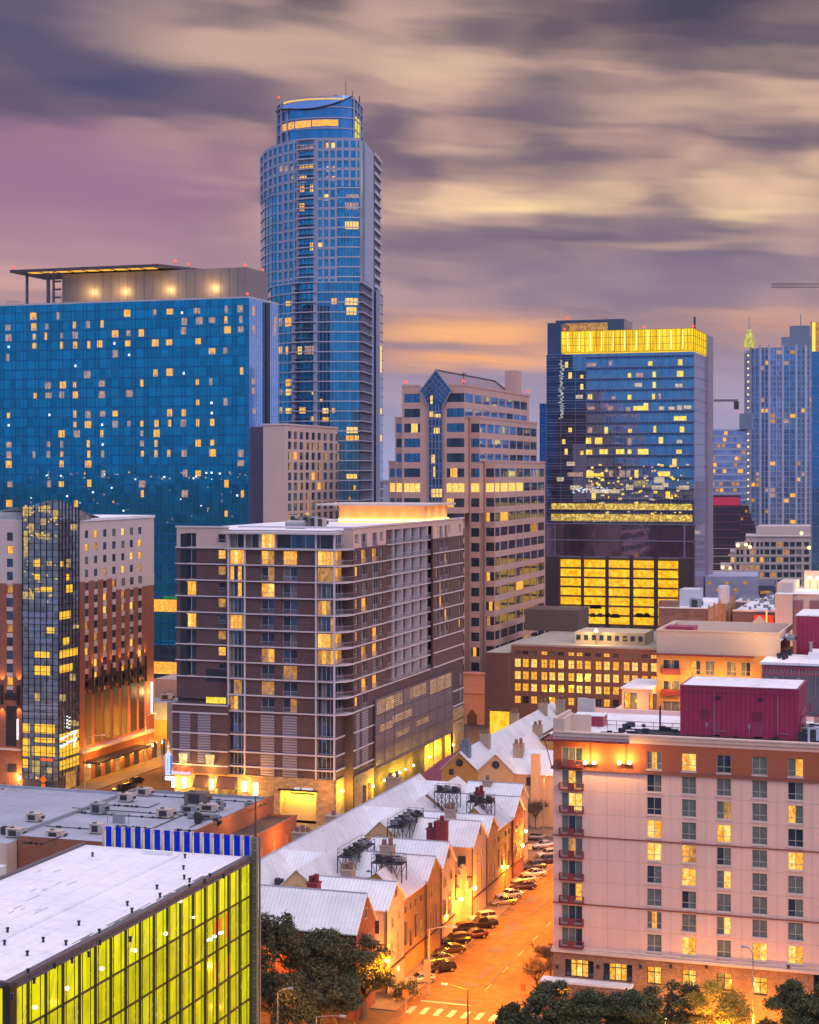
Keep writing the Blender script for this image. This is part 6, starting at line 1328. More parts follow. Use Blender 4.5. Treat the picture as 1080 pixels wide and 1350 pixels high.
# ------------------------------------------------------------ pink hotel at the right
PINK = mat('pink_stucco', (.80, .525, .46), .85, var=.08, vs=.15, streak=.1, bump=.1); RUST = mat('rust_stucco', (.40, .11, .055), .85, var=.1, streak=.05); HBR = mat('pale_red_brick', (.36, .20, .13), .9, kind='stone', sz=.32, var=.25); MAR = mat('maroon_metal', (.36, .03, .085), .45, .2, var=.08, kind='seamv', sz=.62); MRED = mat('maroon_trim', (.20, .035, .05), .6)
def pink_hotel():
    y0 = 224.5; xl = xon(729.5, y0); xr = xon(1135, y0); f = Face(xl, y0, xr - xl, 0)
    T = thing('pink_hotel', 'large pink stucco hotel with rust red top storey, brick foot and maroon roof house', 'hotel', (xl, y0, 0))
    zr = f.z(850, 971); z1 = f.z(730, 975); z2 = f.z(730, 1013.3); zb = f.z(730, 1250); tops = [f.z(860, 991) - 2.95 * k for k in range(9)]
    cols = [(853, 872.4), (898.8, 918), (945, 964), (991.7, 1011.8), (1038.9, 1059.3), (1086, 1106)]
    codes = ['GLG', 'LM', 'DD', 'GG', 'GL', 'GG', 'DG', 'GG', 'GG', 'GG', 'DG', 'GG', 'DD', 'GG', 'GP', 'GG', 'LG', 'GG', 'ML', 'GG', 'LM', 'GG', 'DD', 'GG', 'MM', 'LP', 'DG', 'GG', 'ML', 'GL', 'DG', 'ML', 'GM', 'GG', 'GG', 'GG', 'GG', 'DG', 'GG', 'GG', 'DG', 'GG', 'GLG', 'GG', 'GM', 'GG', 'GG', 'GG', 'GG', 'ML', 'GG', 'LM', 'ML', 'GG']
    q = Q(T, 'window', WM, 100); hs = []; sill = MB()
    fm_ = mat('window_frame_tan', (.50, .46, .38), .5)
    for r_ in range(9):
        for c, (a, b) in enumerate(cols):
            h = (f.upx(a), f.upx(b), tops[r_] - 2.27, tops[r_]); hs.append(h); A, B = pane(f, *h, WM, codes[r_ * 6 + c], d_=-.17, fr=.07, split=[.5], trans=.32); q.add(A, B, [fm_]); f.box(sill, h[0] - .08, h[1] + .08, h[2] - .18, h[2] - .01, .0, .1)
    bc = ['GGD', 'GLG', 'GMM', 'GDG', 'GPG', 'GDG', 'GDL', 'GDD', 'GGD']
    for r_ in range(9):
        zt = f.z(741, 960 + (70, 156, 240, 325, 409, 493, 577, 661, 745)[r_] / 2.842); h = (f.upx(740.6), f.upx(768), zt - 2.35, zt); hs.append(h); A, B = pane(f, *h, WM, bc[r_], d_=-.17, fr=.08, split=[.333, .667]); q.add(A, B, [fm_])
    low = [(f.upx(745), f.upx(783), f.z(745, 1287), f.z(745, 1264), 'DLMLD'), (f.upx(795.5), f.upx(834), f.z(795, 1292), f.z(795, 1269), 'DLMLD'), (f.upx(853), f.upx(872), f.z(853, 1297), f.z(853, 1274), 'LM'), (f.upx(898.6), f.upx(918), f.z(898, 1301), f.z(898, 1278), 'LM'), (f.upx(945), f.upx(965), f.z(945, 1305), f.z(945, 1282), 'PL'), (f.upx(992), f.upx(1012), f.z(992, 1311), f.z(992, 1288), 'ML'), (f.upx(1073), f.upx(1100), f.z(1073, 1306), f.z(1073, 1284), 'DDD')]
    for h in low: A, B = pane(f, *h[:4], WM, h[4], d_=-.3, fr=.1, split=[i / len(h[4]) for i in range(1, len(h[4]))], trans=.72 if len(h[4]) > 2 else .66); q.add(A, B, [DKF])
    m = MB(); inr = lambda a, b: [h[:4] for h in hs if h[2] > a and h[3] < b]
    f.wall(m, 0, f.L, zb, z2, inr(zb, z2 + .02), .2, m=0); f.wall(m, 0, f.L, z2, z1, inr(z2, z1), .2, m=1); f.wall(m, 0, f.L, z1, zr, [], 0, m=0); f.wall(m, 0, f.L, 0, zb, [h[:4] for h in low], .35, m=2, d_=.1)
    m.build('front_wall', [PINK, RUST, HBR], T); sill.build('sill', mat('pale_sill', (.6, .52, .5), .7), T); q.done()
    m = MB()
    for r_ in (3, 6): z = tops[r_] - 2.27 - .42; f.box(m, -.1, f.L, z - .1, z + .06, 0, .12)
    f.box(m, -.3, f.L, z2, z2 + .22, 0, .3); f.box(m, -.2, f.L, z2 + .22, z2 + .42, 0, .16); m.build('string_course', mat('rust_band', (.27, .09, .06), .7), T)
    m = MB(); f.box(m, -.25, f.L, zb - .35, zb - .02, .1, .45); f.box(m, -.15, f.L, zb - .02, zb + .3, 0, .3); f.box(m, 0, f.L, zr - .45, zr, 0, .22); f.box(m, 0, f.L, zr, zr + .18, -.6, .34); m.build('cornice', mat('cream_pink_trim', (.66, .50, .43), .75), T)
    # fine panel joints in the stucco
    m = MB()
    for px in (778, 801, 824, 842, 884, 931, 978, 1025, 1071): u = f.upx(px); f.box(m, u - .015, u + .015, zb + .3, z2, 0.001, .006)
    for k in range(1, 9): z = tops[k] + .28; f.box(m, 0, f.L, z - .015, z + .015, .001, .006)
    m.build('stucco_joint', mat('joint_pink', (.42, .27, .25), .8), T)
    # small balconies
    for r_ in range(9):
        h = hs[54 + r_]; m = MB(); a, b = h[0] - .25, h[1] + .2; z = h[2] - .15
        f.box(m, a, b, z - .1, z, 0, .55); f.box(m, a, b, z + .85, z + .92, .48, .55); f.box(m, a, a + .07, z, z + .85, .48, .55); f.box(m, b - .07, b, z, z + .85, .48, .55); f.box(m, a, a + .05, z, z + .85, 0, .48); f.box(m, b - .05, b, z, z + .85, 0, .48)
        f.box(m, a + (b - a) * .36, a + (b - a) * .64, z, z + .84, .49, .54); u = a + .2
        while u < b - .1:
            if not a + (b - a) * .34 < u < a + (b - a) * .66: f.box(m, u, u + .035, z, z + .85, .5, .53)
            u += .17
        m.build('balcony', MRED, T)
    # left eave awning frame and floodlights
    m = MB(); u1 = f.upx(820)
    za = f.z(730, 975)
    m.q((xl - 1.1, y0 - 1.0, za + .15), (xl + .1, y0 - 1.0, za + .15), (xl + .1, y0 + 12, za + .15), (xl - 1.1, y0 + 12, za + .15)); f.box(m, -1.1, u1 + 1, za - .02, za + .14, 0, 1.0)
    m.tube((xl - 1, y0 - .6, za), (xl - .1, y0 - .3, z2 + .1), .07, 5); m.build('eave_canopy', MRED, T)
    m = MB()
    for px in (772.8, 784.5, 817.5, 831): u = f.upx(px); p = f.P(u, f.z(px, 1005), .5); m.ball(p, .24, 0, 8, 6); pl(p[0], p[1] - .55, p[2] + .6, 420, (1, .50, .07), .15)
    m.build('flood_lamp', emis('flood_glow', (1, .88, .5), 12), T)
    m = MB()
    for px in (778.5, 826): u = f.upx(px); f.box(m, u - .03, u + .03, z2 + .2, za, .1, .16); f.box(m, u - .8, u + .8, f.z(px, 1008), f.z(px, 1007), .1, .4)
    m.build('lamp_bracket', DKF, T)
    # body, roof
    yb = 249.0; m = MB(); m.box(xl, xr, y0 + .36, yb, 0, zr - .9); m.box(xl, xl + .5, y0 + .361, yb, zr - .89, zr + .1); m.box(xl + .5, xr, yb - .5, yb, zr - .89, zr + .1); m.build('core_wall', PINK, T)
    m = MB(); m.q((xl + .5, y0, zr - .5), (xr, y0, zr - .5), (xr, yb - .5, zr - .5), (xl + .5, yb - .5, zr - .5)); m.build('roof', SNOW, T)
    # raised corner parapets and stair house
    xa, xb = xl, xon(744, y0 + .2); m = MB(); zt = f.z(735, 947)
    m.box(xl, xb, y0 - .03, y0 + .34, zr + .19, zt); m.box(xl + .01, xl + .4, y0 + .35, y0 + 9, zr + .101, zt); m.box(xb - .3, xb, y0 + .345, y0 + 6, zr - .4, zt - .02); m.box(xb, xon(779, y0 + 4.5), y0 + 4.5, y0 + 4.9, zr - .45, zt - .03); m.build('corner_parapet', mat('pale_tan_stucco', (.60, .46, .38), .8, var=.05), T)
    m = MB(); m.box(xb, xon(785, y0 + 15), y0 + 14.6, y0 + 15, zr - .4, zr + 2.6); m.box(xl, xb, y0 + 14.5, y0 + 15, zr + .11, zr + 2.7); m.build('back_parapet', mat('pale_grey_render', (.5, .48, .5), .8), T)
    m = MB(); m.box(xon(757, y0 + 10), xon(795, y0 + 10), y0 + 10, y0 + 13, zr - .45, zr + .9); m.build('roof_hatch', MAR, T); m = MB(); m.box(xon(757, y0 + 10) - .1, xon(795, y0 + 10) + .1, y0 + 9.9, y0 + 13.1, zr + .9, zr + 1.0); m.build('hatch_lid', SNOW, T)
    # maroon roof house
    yh = y0 + 5.0; x0 = xon(897, yh); x1 = xon(1053, yh); zt = zat(x0, yh, 904); m = MB(); m.box(x0, x1, yh, yh + 10.5, zr - .5, zt - .03)
    m.build('roof_house', MAR, T); m = MB(); m.box(x0 - .08, x1 + .08, yh - .08, yh + 10.6, zt - .03, zt + .12); m.build('roof_house_cap', mat('maroon_cap', (.28, .05, .10), .5), T)
    m = MB(); m.q((x0 + .25, yh + .25, zt + .13), (x1 - .25, yh + .25, zt + .13), (x1 - .25, yh + 10.2, zt + .13), (x0 + .25, yh + 10.2, zt + .13)); m.build('roof_house_roof', SNOW, T)
    g = Face(x0, yh, x1 - x0, 0)
    for px in (947, 1003):
        m = MB(); u = g.upx(px - 3); f2 = g.box(m, u - .55, u + .55, zr - .35, zr + 1.75, .005, .06); m.box(g.P(u + .4, 0)[0], g.P(u + .48, 0)[0], yh - .12, yh - .06, zr + .6, zr + .7, 1); m.build('door', [mat('maroon_door', (.27, .03, .08), .5), STEEL], T)
        m = MB(); u = g.upx(px); g.box(m, u - .3, u + .3, zt - 1.5, zt - 1.2, .01, .35); m.build('bulkhead_lamp', DKF, T); m = MB(); u = g.upx(px - 15); g.box(m, u - .12, u + .12, zr + .9, zr + 1.5, .01, .12); g.box(m, u - .02, u + .02, zr - .4, zr + .9, .01, .05); m.build('switch_box', STEEL, T)
    m = MB(); g.box(m, .3, g.L - .3, zt - .75, zt - .68, .005, .05); g.box(m, .3, g.L - .3, zr - .3, zr - .1, .005, .06); m.build('flashing', mat('dull_maroon_trim', (.20, .03, .05), .7), T)
    m = MB()
    for u in (2.6, 9.3, 17.2):
        for k in range(7): g.box(m, u, u + 1.3, zr + 2.0 + k * .16, zr + 2.1 + k * .16, .005, .07)
    m.build('louvre', mat('dull_maroon_trim', (.20, .03, .05), .7), T)
    m = MB()
    for u in (4.4, 12.6, 19.1): g.box(m, u, u + .07, zr - .4, zt - .8, .005, .09); g.box(m, u, u + 1.6, zr + .4, zr + .47, .005, .09)
    m.build('conduit', STEEL, T)
    # railings, pipes, ladder, units on the roof
    m = MB(); ya = y0 + 8
    for k in range(12): x = xon(789, ya) + k * 1.25; m.tube((x, ya, zr - .5), (x, ya, zr + .7), .04, 4)
    m.tube((xon(789, ya), ya, zr + .7), (xon(789, ya) + 13.7, ya, zr + .7), .05, 4); m.tube((xon(789, ya), ya, zr + .15), (xon(789, ya) + 13.7, ya, zr + .15), .04, 4)
    for k in range(5): x = xon(866, ya); m.tube((x, ya + 2 + k * .3, zr - .5), (x, ya + 2 + k * .3, zr + 2.6), .04, 4); m.tube((x, ya + 2, zr + k * .6), (x, ya + 3.2, zr + k * .6), .04, 4)
    m.build('roof_railing', mat('dark_blue_railing', (.06, .07, .12), .5, .3), T)
    m = MB()
    for k in range(7):
        y = y0 + 1.6 + k * 1.1 + rnd() * .3; x = xl + 6 + rnd() * 4; L_ = 12 + rnd() * 16
        m.box(x, min(x + L_, x0 + 25), y, y + .12, zr - .45, zr - .3)
    for k in range(26): x = xl + 5 + rnd() * 32; y = y0 + 1.5 + rnd() * 3.2; m.box(x, x + .3 + rnd() * .8, y, y + .3, zr - .48, zr - .25 + rnd() * .35)
    for k in range(12): x = xl + 6 + rnd() * 10; y = y0 + 5 + rnd() * 7; m.box(x, x + .3 + rnd() * .9, y, y + .4, zr - .48, zr - .2 + rnd() * .5)
    m.build('roof_pipe', DKF, T)
    m = MB()
    for k in range(3): z = zr + .8 + k * 1.1; m.tube((x1 + .15, yh + 1, z), (x1 + .15, yh + 8, z), .09, 6)
    m.tube((x1 + .2, yh + .6, zr), (x1 + .2, yh + .6, zr + 2.8), .12, 6); m.tube((x1 + .2, yh + .6, zr + 2.8), (x1 + 1.4, yh + .8, zr + 3.4), .12, 6); m.tube((x1 + 1.4, yh + .8, zr + 3.4), (x1 + 1.5, yh + .9, zr + 4.4), .2, 6); m.build('roof_duct', mat('maroon_duct', (.3, .04, .08), .5), T)
    for i, (px, yy, a, b, c, mt) in enumerate(((1060, 4, 1.4, 1.2, 1.3, DST), (1073, 3.2, 1.4, 1.1, 2.2, mat('pale_blue_cabinet', (.45, .5, .6), .5)), (1066, 8, 3, 2, 1.5, GREYM), (1085, 7, 2, 2, 1.8, DST), (1078, 12, 3, 2, 1.2, GREYM))): hvac(xon(px, y0 + yy), y0 + yy, zr - .5, a, b, c, mt, ('dark cooling unit behind the near corner of the maroon roof house', 'pale blue upright cabinet at the roof edge of the pink hotel', 'grey cooling unit in the dark yard right of the maroon roof house', 'black cooling unit at the right photo edge on the hotel roof', 'low grey unit at the back of the roof yard')[i])
    # ledge roof at the foot
    m = MB(); zk = f.z(730, 1287); m.box(xl - 1.3, xon(836, y0), y0 - 2.0, y0 - .11, zk - .3, zk); m.build('ledge_roof', SNOW, T); m = MB(); m.box(xl - 1.35, xon(839, y0), y0 - 1.9, y0 - .12, 0, zk - .301); m.build('foot_wall', HBR, T)
    m = MB()
    for px in (735, 789, 845, 885, 932, 1040): u = f.upx(px); f.box(m, u - .15, u + .15, f.z(px, 1276), f.z(px, 1272), .1, .4)
    m.build('wall_bracket', DKF, T)
    for px, e in ((965, 1700), (1000, 1700), (930, 800), (1040, 800), (880, 350)): p = f.P(f.upx(px), 3.2, 3.6); pl(*p, e, (1, .34, .02))
    p = f.P(f.upx(885), f.z(885, 1329), 4.5); m = MB(); m.ball(p, .28, 0, 8, 5); m.tube((p[0], p[1], 0), p, .05, 5); m.build('post_lamp', LO, T); pl(p[0], p[1] - .6, p[2] + .2, 700, (1, .6, .1))
    # rear wing: ochre wall under tan parapet
    y = 262.0; xa = xon(866, y); xb = xon(1030, y); g = Face(xa, y, xb - xa, 0); zt = g.z(870, 831.5); ze = g.z(870, 861)
    T2 = thing('hotel_wing', 'ochre lit rear wing with tall tan parapet and white roof, behind the maroon roof house', 'hotel', (xa, y, 0)); tp = mat('tan_parapet', (.62, .47, .36), .8, var=.06); oc = mat('ochre_stucco', (.52, .29, .10), .8, var=.08)
    cs = [(874, 896), (911.5, 924), (930, 942.5), (958, 971), (977, 990)]; hs = []
    for r_ in range(3):
        for a, b in cs: hs.append((g.upx(a), g.upx(b), g.z(880, 869.5 + 27.6 * r_ + 18.6), g.z(880, 869.5 + 27.6 * r_)))
    m = MB(); g.wall(m, 0, g.L, 0, ze, hs, .2, m=0); g.box(m, 0, g.upx(1029), ze + .01, zt, -.3, .03, 1); m.box(xa, xb, y + .31, y + 17, 0, ze - .02); m.build('wall', [oc, tp], T2)
    q = Q(T2, 'window', WM)
    for i, h in enumerate(hs): A, B = pane(g, *h, WM, ('DGD', 'LD', 'GG', 'GP', 'GD', 'DPG', 'GG', 'GG', 'GG', 'GG')[i] if i < 10 else 'GG', d_=-.17, fr=.08, split=[.5], trans=.3); q.add(A, B, [mat('window_frame_tan', (.5, .46, .38))])
    q.done(); m = MB(); g.box(m, -.5, g.upx(995), ze - .22, ze, .04, .9)
    for r_ in range(2): h = hs[5 * r_]; g.box(m, h[0] - .2, h[1] + .2, h[2] - .1, h[2] + .85, .35, .45)
    m.build('eave_and_balcony', MRED, T2); m = MB(); m.box(xa - .1, xb, y - .15, y + .35, zt, zt + .18); m.box(xa - .1, xa + .3, y + .36, y + 17, zt - .2, zt + .18); m.box(xb - .4, xb, y + .36, y + 17, zt - .6, zt + .18); m.box(xa + .31, xb - .41, y + 16.6, y + 17, ze, zt + .18); m.build('parapet', tp, T2)
    m = MB(); m.q((xa + .3, y + .3, zt - 1.4), (xb - .4, y + .3, zt - 1.4), (xb - .4, y + 16.6, zt - 1.4), (xa + .3, y + 16.6, zt - 1.4)); m.build('roof', SNOW, T2)
    m = MB(); xq = xon(880, y + 6); m.box(xq, xq + 4.2, y + 5, y + 9, zt - 1.4, zt + .2); m.build('roof_hatch', MAR, T2)
    m = MB()
    for k in range(10): x = xa + 6 + k * 1.5 + rnd(); m.box(x, x + .6 + rnd(), y + 5 + rnd() * 3, y + 8.5, zt - 1.38, zt - 1.0 + rnd() * .3)
    m.build('roof_pipe', GREYM, T2)
    for px in (880, 915, 950, 985): pl(*g.P(g.upx(px), ze - 4, 2.2), 480, (1, .42, .04))
    pl(*g.P(g.upx(1000), ze + 3, 4), 420, (1, .55, .12))
    # lower linking wing
    y = 258.0; xa2 = xon(820, y); g = Face(xa2, y, xa - .05 - xa2, 0); zt = g.z(845, 909); m = MB(); hs = [(g.upx(a), g.upx(b), g.z(845, 935), g.z(845, 914)) for a, b in ((823, 840), (856, 866))]
    T3 = thing('linking_wing', 'low tan wing with curtained windows left of the ochre rear wing', 'hotel', (xa2, y, 0)); g.wall(m, 0, g.L, 0, zt, hs, .2); m.box(xa2, xa - .05, y + .22, y + 12, 0, zt - .01); m.build('wall', tp, T3); q = Q(T3, 'window', WM)
    for h in hs: A, B = pane(g, *h, WM, 'LG', d_=-.15, fr=.08, split=[.5]); q.add(A, B, [DKF])
    q.done(); m = MB(); m.box(xa2 - .2, xa - .06, y - .2, y + 12, zt, zt + .2); m.build('roof', SNOW, T3); pl(*g.P(2, zt - 2, 2), 300, (1, .42, .05))
    # neighbouring block at the right edge with maroon pergola
    y = 254.0; xa = xon(1004.5, y); xb = xa + 22; g = Face(xa, y, 22, 0); zt = g.z(1010, 876); T4 = thing('roof_terrace_block', 'block at the right edge with snowy roof, maroon pergola and tall maroon roof house', 'hotel', (xa, y, 0)); m = MB(); m.box(xa, xb, y, y + 12, 0, zt); m.build('wall', mat('dark_blue_wall', (.16, .16, .2), .8), T4)  # wall in an even dark blue-grey
    m = MB(); m.box(xa - .2, xb, y - .25, y + 12, zt, zt + .35); m.box(xa + 6, xb, y + 6, y + 11.9, zt + .36, zt + 1.3); m.build('roof', SNOW, T4)
    m = MB(); g.box(m, .2, 22, zt - 1.15, zt - 1.0, 2.0, 2.15); g.box(m, .2, 22, zt - .45, zt - .3, .1, .25)
    for k in range(30): u = .3 + k * .5; m.tube(g.P(u, zt - .35, .15), g.P(u, zt - 1.05, 2.1), .05, 4)
    m.build('pergola', mat('crimson_slat', (.36, .03, .07), .5), T4)
    m = MB()
    for k in range(9): u = .6 + k * 2.3; g.box(m, u, u + .12, zt - 4.5, zt - .5, .02, .14)
    for k in range(3): u = 2 + k * 3.2; m.ball(g.P(u, zt - 2.0, .4), .32, 0, 7, 5)
    m.build('terrace_post', GREYM, T4)
    yy = y + 14; x = xon(1050, yy); m = MB(); zz = zat(x, yy, 811.5); m.box(x, x + 16, yy, yy + 12, 0, zz - .05); m.build('roof_house', MAR, T4); m = MB(); m.box(x - .1, x + 16, yy - .1, yy + 12, zz - .05, zz + .1); m.build('roof_house_cap', SNOW, T4)
    m = MB(); m.tube((x + 2.8, y + 7, zt + 1.3), (x + 2.8, y + 7, zt + 2.6), .22, 8); m.tube((x + 2.8, y + 7, zt + 2.6), (x + 2.8, y + 7, zt + 2.75), .34, 8); m.build('flue', STEEL, T4)
    m = MB()
    for k in range(14): px = 1024 + rnd() * 16; yq = y + 3 + rnd() * 8; xx = xon(px, yq); m.box(xx, xx + .5, yq, yq + .4, zt + .36, zt + .7 + rnd() * .6)
    m.build('roof_clutter', DKF, T4)
pink_hotel()

# ------------------------------------------------------------ bright yellow glass building, bottom left
def yellow_building():
    D = 205.0; x1, y1 = ptD(329, D); y0 = yon(11, x1); zt = CH - (1130.5 - HZ) * D / F
    T = thing('lit_glass_building', 'bottom left building with glowing yellow glass walls under a wide white flat roof', 'office building', (x1, y0, 0))
    s = Face(x1, y0, 0, y1 - y0)
    b = NB('yellow_lit_glazing'); u = b.P[1]; zz = b.P[2]
    ua = b.math('MULTIPLY', u, 1.0); n_ = b.noise(b.vec(b.math('MULTIPLY', u, 3.2), 0.0, b.math('MULTIPLY', zz, .16)), 1.0, 4, .65)
    n2_ = b.noise(b.vec(b.math('MULTIPLY', u, .5), 3.0, b.math('MULTIPLY', zz, .45)), 1.0, 2)
    n3_ = b.noise(b.vec(b.math('ADD', b.math('MULTIPLY', u, 1.9), b.math('MULTIPLY', zz, .8)), 5.0, b.math('MULTIPLY', zz, .7)), 1.4, 3, .7)
    f = b.math('ADD', b.math('MULTIPLY', b.math('SUBTRACT', n_, .36), 1.9), b.math('MULTIPLY', b.math('SUBTRACT', n2_, .45), 1.6), clamp=True)
    wn = b.n('ShaderNodeTexWhiteNoise', noise_dimensions='2D'); b.l(b.vec(b.math('FLOOR', b.math('DIVIDE', u, 1.1)), b.math('FLOOR', b.math('DIVIDE', b.math('SUBTRACT', zt - .5, zz), 4.0)), 0.0), wn.inputs['Vector'])
    top_ = b.math('GREATER_THAN', zz, zt - 4.5)
    f = b.math('ADD', b.math('MULTIPLY', f, .5), b.math('ADD', b.math('MULTIPLY', wn.outputs['Value'], .34), b.math('MULTIPLY', top_, .28)), clamp=True)
    c = b.mix(f, (.30, .27, .0, 1), (.88, .82, .0, 1)); hi = b.math('MULTIPLY', b.math('SUBTRACT', n3_, .61), 9.0, clamp=True); c = b.mix(b.math('MULTIPLY', hi, .5), c, (1, .92, .22, 1))
    e = b.n('ShaderNodeEmission'); b.l(c, e.inputs[0]); e.inputs[1].default_value = .95; gl = b.n('ShaderNodeBsdfGlossy'); gl.inputs[0].default_value = (.10, .10, .12, 1); gl.inputs[1].default_value = .08; a = b.n('ShaderNodeAddShader'); b.l(e.outputs[0], a.inputs[0]); b.l(gl.outputs[0], a.inputs[1]); b.l(a.outputs[0], b.out.inputs[0])
    xw = xon(112, y1); W_ = x1 - xw
    # glazed bays: each storey of each bay is a pane of its own
    nb = 17; fh = 4.0; q = Q(T, 'glass_bay', [b.m, LR], 100); ff = Face(xw, y0, W_, 0)
    L_ = s.L
    for i in range(nb):
        for k in range(6):
            z = zt - .5 - k * fh; mm = MB(); s.box(mm, L_ * i / nb + .02, L_ * (i + 1) / nb - .02, z - fh + .06, z - .06, -.4, -.02); q.add(mm)
    for i in range(4):
        for k in range(3): z = zt - .5 - k * fh; mm = MB(); ff.box(mm, W_ - 4 * (i + 1) + .05, W_ - 4 * i - .05, z - fh + .06, z - .06, -.4, -.02); q.add(mm)
    q.done()
    m = MB(); m.box(xw, x1 - .42, y0 + .42, y1 - .1, 0, zt - .3); m.build('core_wall', DKF, T)
    mu = MB(); th = MB()
    for i in range(nb + 1): s.box(mu, L_ * i / nb - .07, L_ * i / nb + .07, 0, zt, -.01, .26)
    for i in range(nb * 2): s.box(th, L_ * i / nb / 2 + L_ / nb / 4 - .03, L_ * i / nb / 2 + L_ / nb / 4 + .03, 0, zt, -.02, .05); 
    for k in range(7): z = zt - .5 - k * fh; s.box(mu, 0, L_, z - .1, z + .06, -.01, .2)
    for i in range(8): ff.box(mu, W_ - 4 * i - .11, W_ - 4 * i + .11, 0, zt, -.01, .42)
    s.box(mu, -.5, .6, 0, zt, -.3, .5); mu.build('mullion', mat('olive_bronze', (.045, .042, .02), .5, .3), T); th.build('glazing_bar', mat('olive_bar', (.05, .045, .01), .5), T)
    m = MB()
    for k in range(150): i = random.randint(0, nb * 2 - 1); z = zt - .6 - random.randint(0, 4) * fh; u = L_ * i / nb / 2 + rnd(); w = 1.2 * rnd() + .6; m.tube(s.P(u, z - 3.6, .03), s.P(min(u + w, L_), z - .4 - rnd(), .03), .03, 3)
    m.build('inner_brace', mat('pale_yellow_brace', (.7, .62, .1), .6), T)
    for (px, py) in ((236.5, 1188), (253.5, 1209), (217, 1231), (176.5, 1253), (133, 1277), (87, 1303), (45, 1328)):
        p = s.P(s.upx(px), s.z(px, py), .14); m = MB(); m.ball(p, .19, 0, 8, 5); m.build('ceiling_lamp', emis('hot_lamp', (1, .95, .5), 6), T)
    m = MB()
    for (px, py, w, h, k) in ((287, 1223, 1.0, .9, 0), (300, 1219, .5, 1.4, 0), (285, 1284, .6, 1.3, 1), (301, 1273, .6, 1.2, 1)): uu = s.upx(px); z = s.z(px, py); s.box(m, uu - w, uu + w, z - h, z + h, -.01, .02, k)
    m.build('orange_wall_panel', [emis('orange_red_panel', (1, .22, .0), .9), emis('orange_panel', (1, .5, .02), .9)], T)
    m = MB()
    for k in range(6): uu = s.upx(274 + k * 3.6); z = s.z(274 + k * 3.6, 1239 - k * 2.2 + (k % 2) * 2); s.box(m, uu - .3, uu + .35, z - .12, z + .14, .03, .1)
    m.build('white_lamp_string', LW, T)
    # roof
    yb = y1; m = MB(); xwl = xon(118, y1); xwl = xw + 30 if False else xon(112, y1); dxl = x1 - xwl
    m.q((xwl, y0 + .3, zt + .05), (x1, y0 + .3, zt + .05), (x1, yb, zt + .05), (xwl, yb, zt + .05)); m.build('roof', SNOW, T)
    m = MB(); m.box(x1 - .5, x1 + .25, y0 - .2, yb, zt - .3, zt + .22); m.box(xwl, x1 - .501, y0 - .2, y0 + .3, zt - .3, zt + .22); m.box(x1 - .1, x1 + .45, y0 - .4, yb, zt - .5, zt - .301); m.box(xwl - .3, xwl + .1, y0, yb, zt - 1.2, zt + .35); m.build('roof_edge', mat('bronze_grey_coping', (.13, .11, .12), .5, .3), T)
    m = MB(); m.box(x1 - 8.6, x1 - 8.0, y0 - 10, yb - 2, zt + .055, zt + .22); m.box(x1 - dxl + 9, x1 - 9, yb - 2.4, yb - 1.9, zt + .055, zt + .5); m.build('roof_curb', SNOW, T)
    m = MB()
    for (px, py) in ((16, 1318), (45, 1297), (37, 1285), (72, 1277), (36, 1261), (6, 1247), (95, 1270), (117, 1262), (87, 1247), (57, 1243), (132, 1246), (131, 1232), (172, 1242), (104, 1221), (174, 1204), (168, 1195), (211, 1184), (207, 1173), (250, 1164), (250, 1172), (243, 1160), (270, 1165), (277, 1158), (295, 1158), (242, 1147), (244, 1132), (122, 1130), (10, 1230)):
        x, y = pt(px, py, zt); m.tube((x, y, zt), (x, y, zt + .42), .13, 7); m.tube((x, y, zt + .42), (x, y, zt + .54), .19, 7)
    m.build('roof_vent', DKF, T)
    m = MB()
    for k in range(34):
        t = rnd(); 
        if k < 20: px = 120 + 160 * t; py = 1245 - 92 * t + random.gauss(0, 1.5) + 6
        else: px = 5 + rnd() * 90; py = 1150 + rnd() * 60
        x, y = pt(px, py, zt); x = min(x, x1 - 1.2); L2_ = .8 + rnd() * 2.4; w = .12 + rnd() * .4 if k < 20 else .08; m.q((x, y, zt + .056 + k * .0006), (x + w, y, zt + .056 + k * .0006), (x + w, y + L2_, zt + .056 + k * .0006), (x, y + L2_, zt + .056 + k * .0006))
    m.build('roof_stain', mat('wet_roof_patch', (.20, .19, .17), .4, var=.6, vs=2), T)
    # blue fin screen on the roof edge
    S = thing('blue_fin_screen', 'row of deep blue lit panels between pale fins standing behind the white roof', 'screen', (x1 - 10, y1 + 1, zt - 1)); y = y1 + 1.0; xa, xb = xon(135.5, y), xon(331, y); g = Face(xa, y, xb - xa, 0); z0 = g.z(140, 1117) - .6; z1 = g.z(140, 1089); n = 15
    blue = emis('deep_blue_panel_light', (.005, .02, .48), .75); m = MB(); fn = MB()
    for i in range(n):
        u0, u1 = g.L * i / n, g.L * (i + 1) / n; p_ = MB(); g.box(p_, u0 + .42, u1 - .06, z0 + .5, z1 - .05, -.1, 0); p_.build('blue_panel', blue, S); g.box(fn, u0 - .02, u0 + .3, z0, z1, -.3, .2); g.box(m, u0 + .31, u0 + .4, z0 + .3, z1 - .5, -.12, .1)
    g.box(fn, g.L - .1, g.L + .1, z0, z1, -.3, .2); fn.build('fin', mat('pale_grey_fin', (.55, .5, .5), .5, .2), S); m.build('warm_light_strip', emis('yellow_strip', (.62, .5, .06), .8), S)
    m = MB(); g.box(m, 0, g.L, z0 + .45, z0 + .6, .1, .2); m.build('base_light', emis('yellow_strip2', (.9, .78, .1), .9), S)
    # lattice mast at the corner
    y = y1 + .6; xm = xon(337, y); M2 = thing('lattice_column', 'tall slim steel lattice column at the corner of the yellow glass building', 'column', (xm, y, 0)); m = MB(); w = .38; ztc = zat(xm, y, 1103)
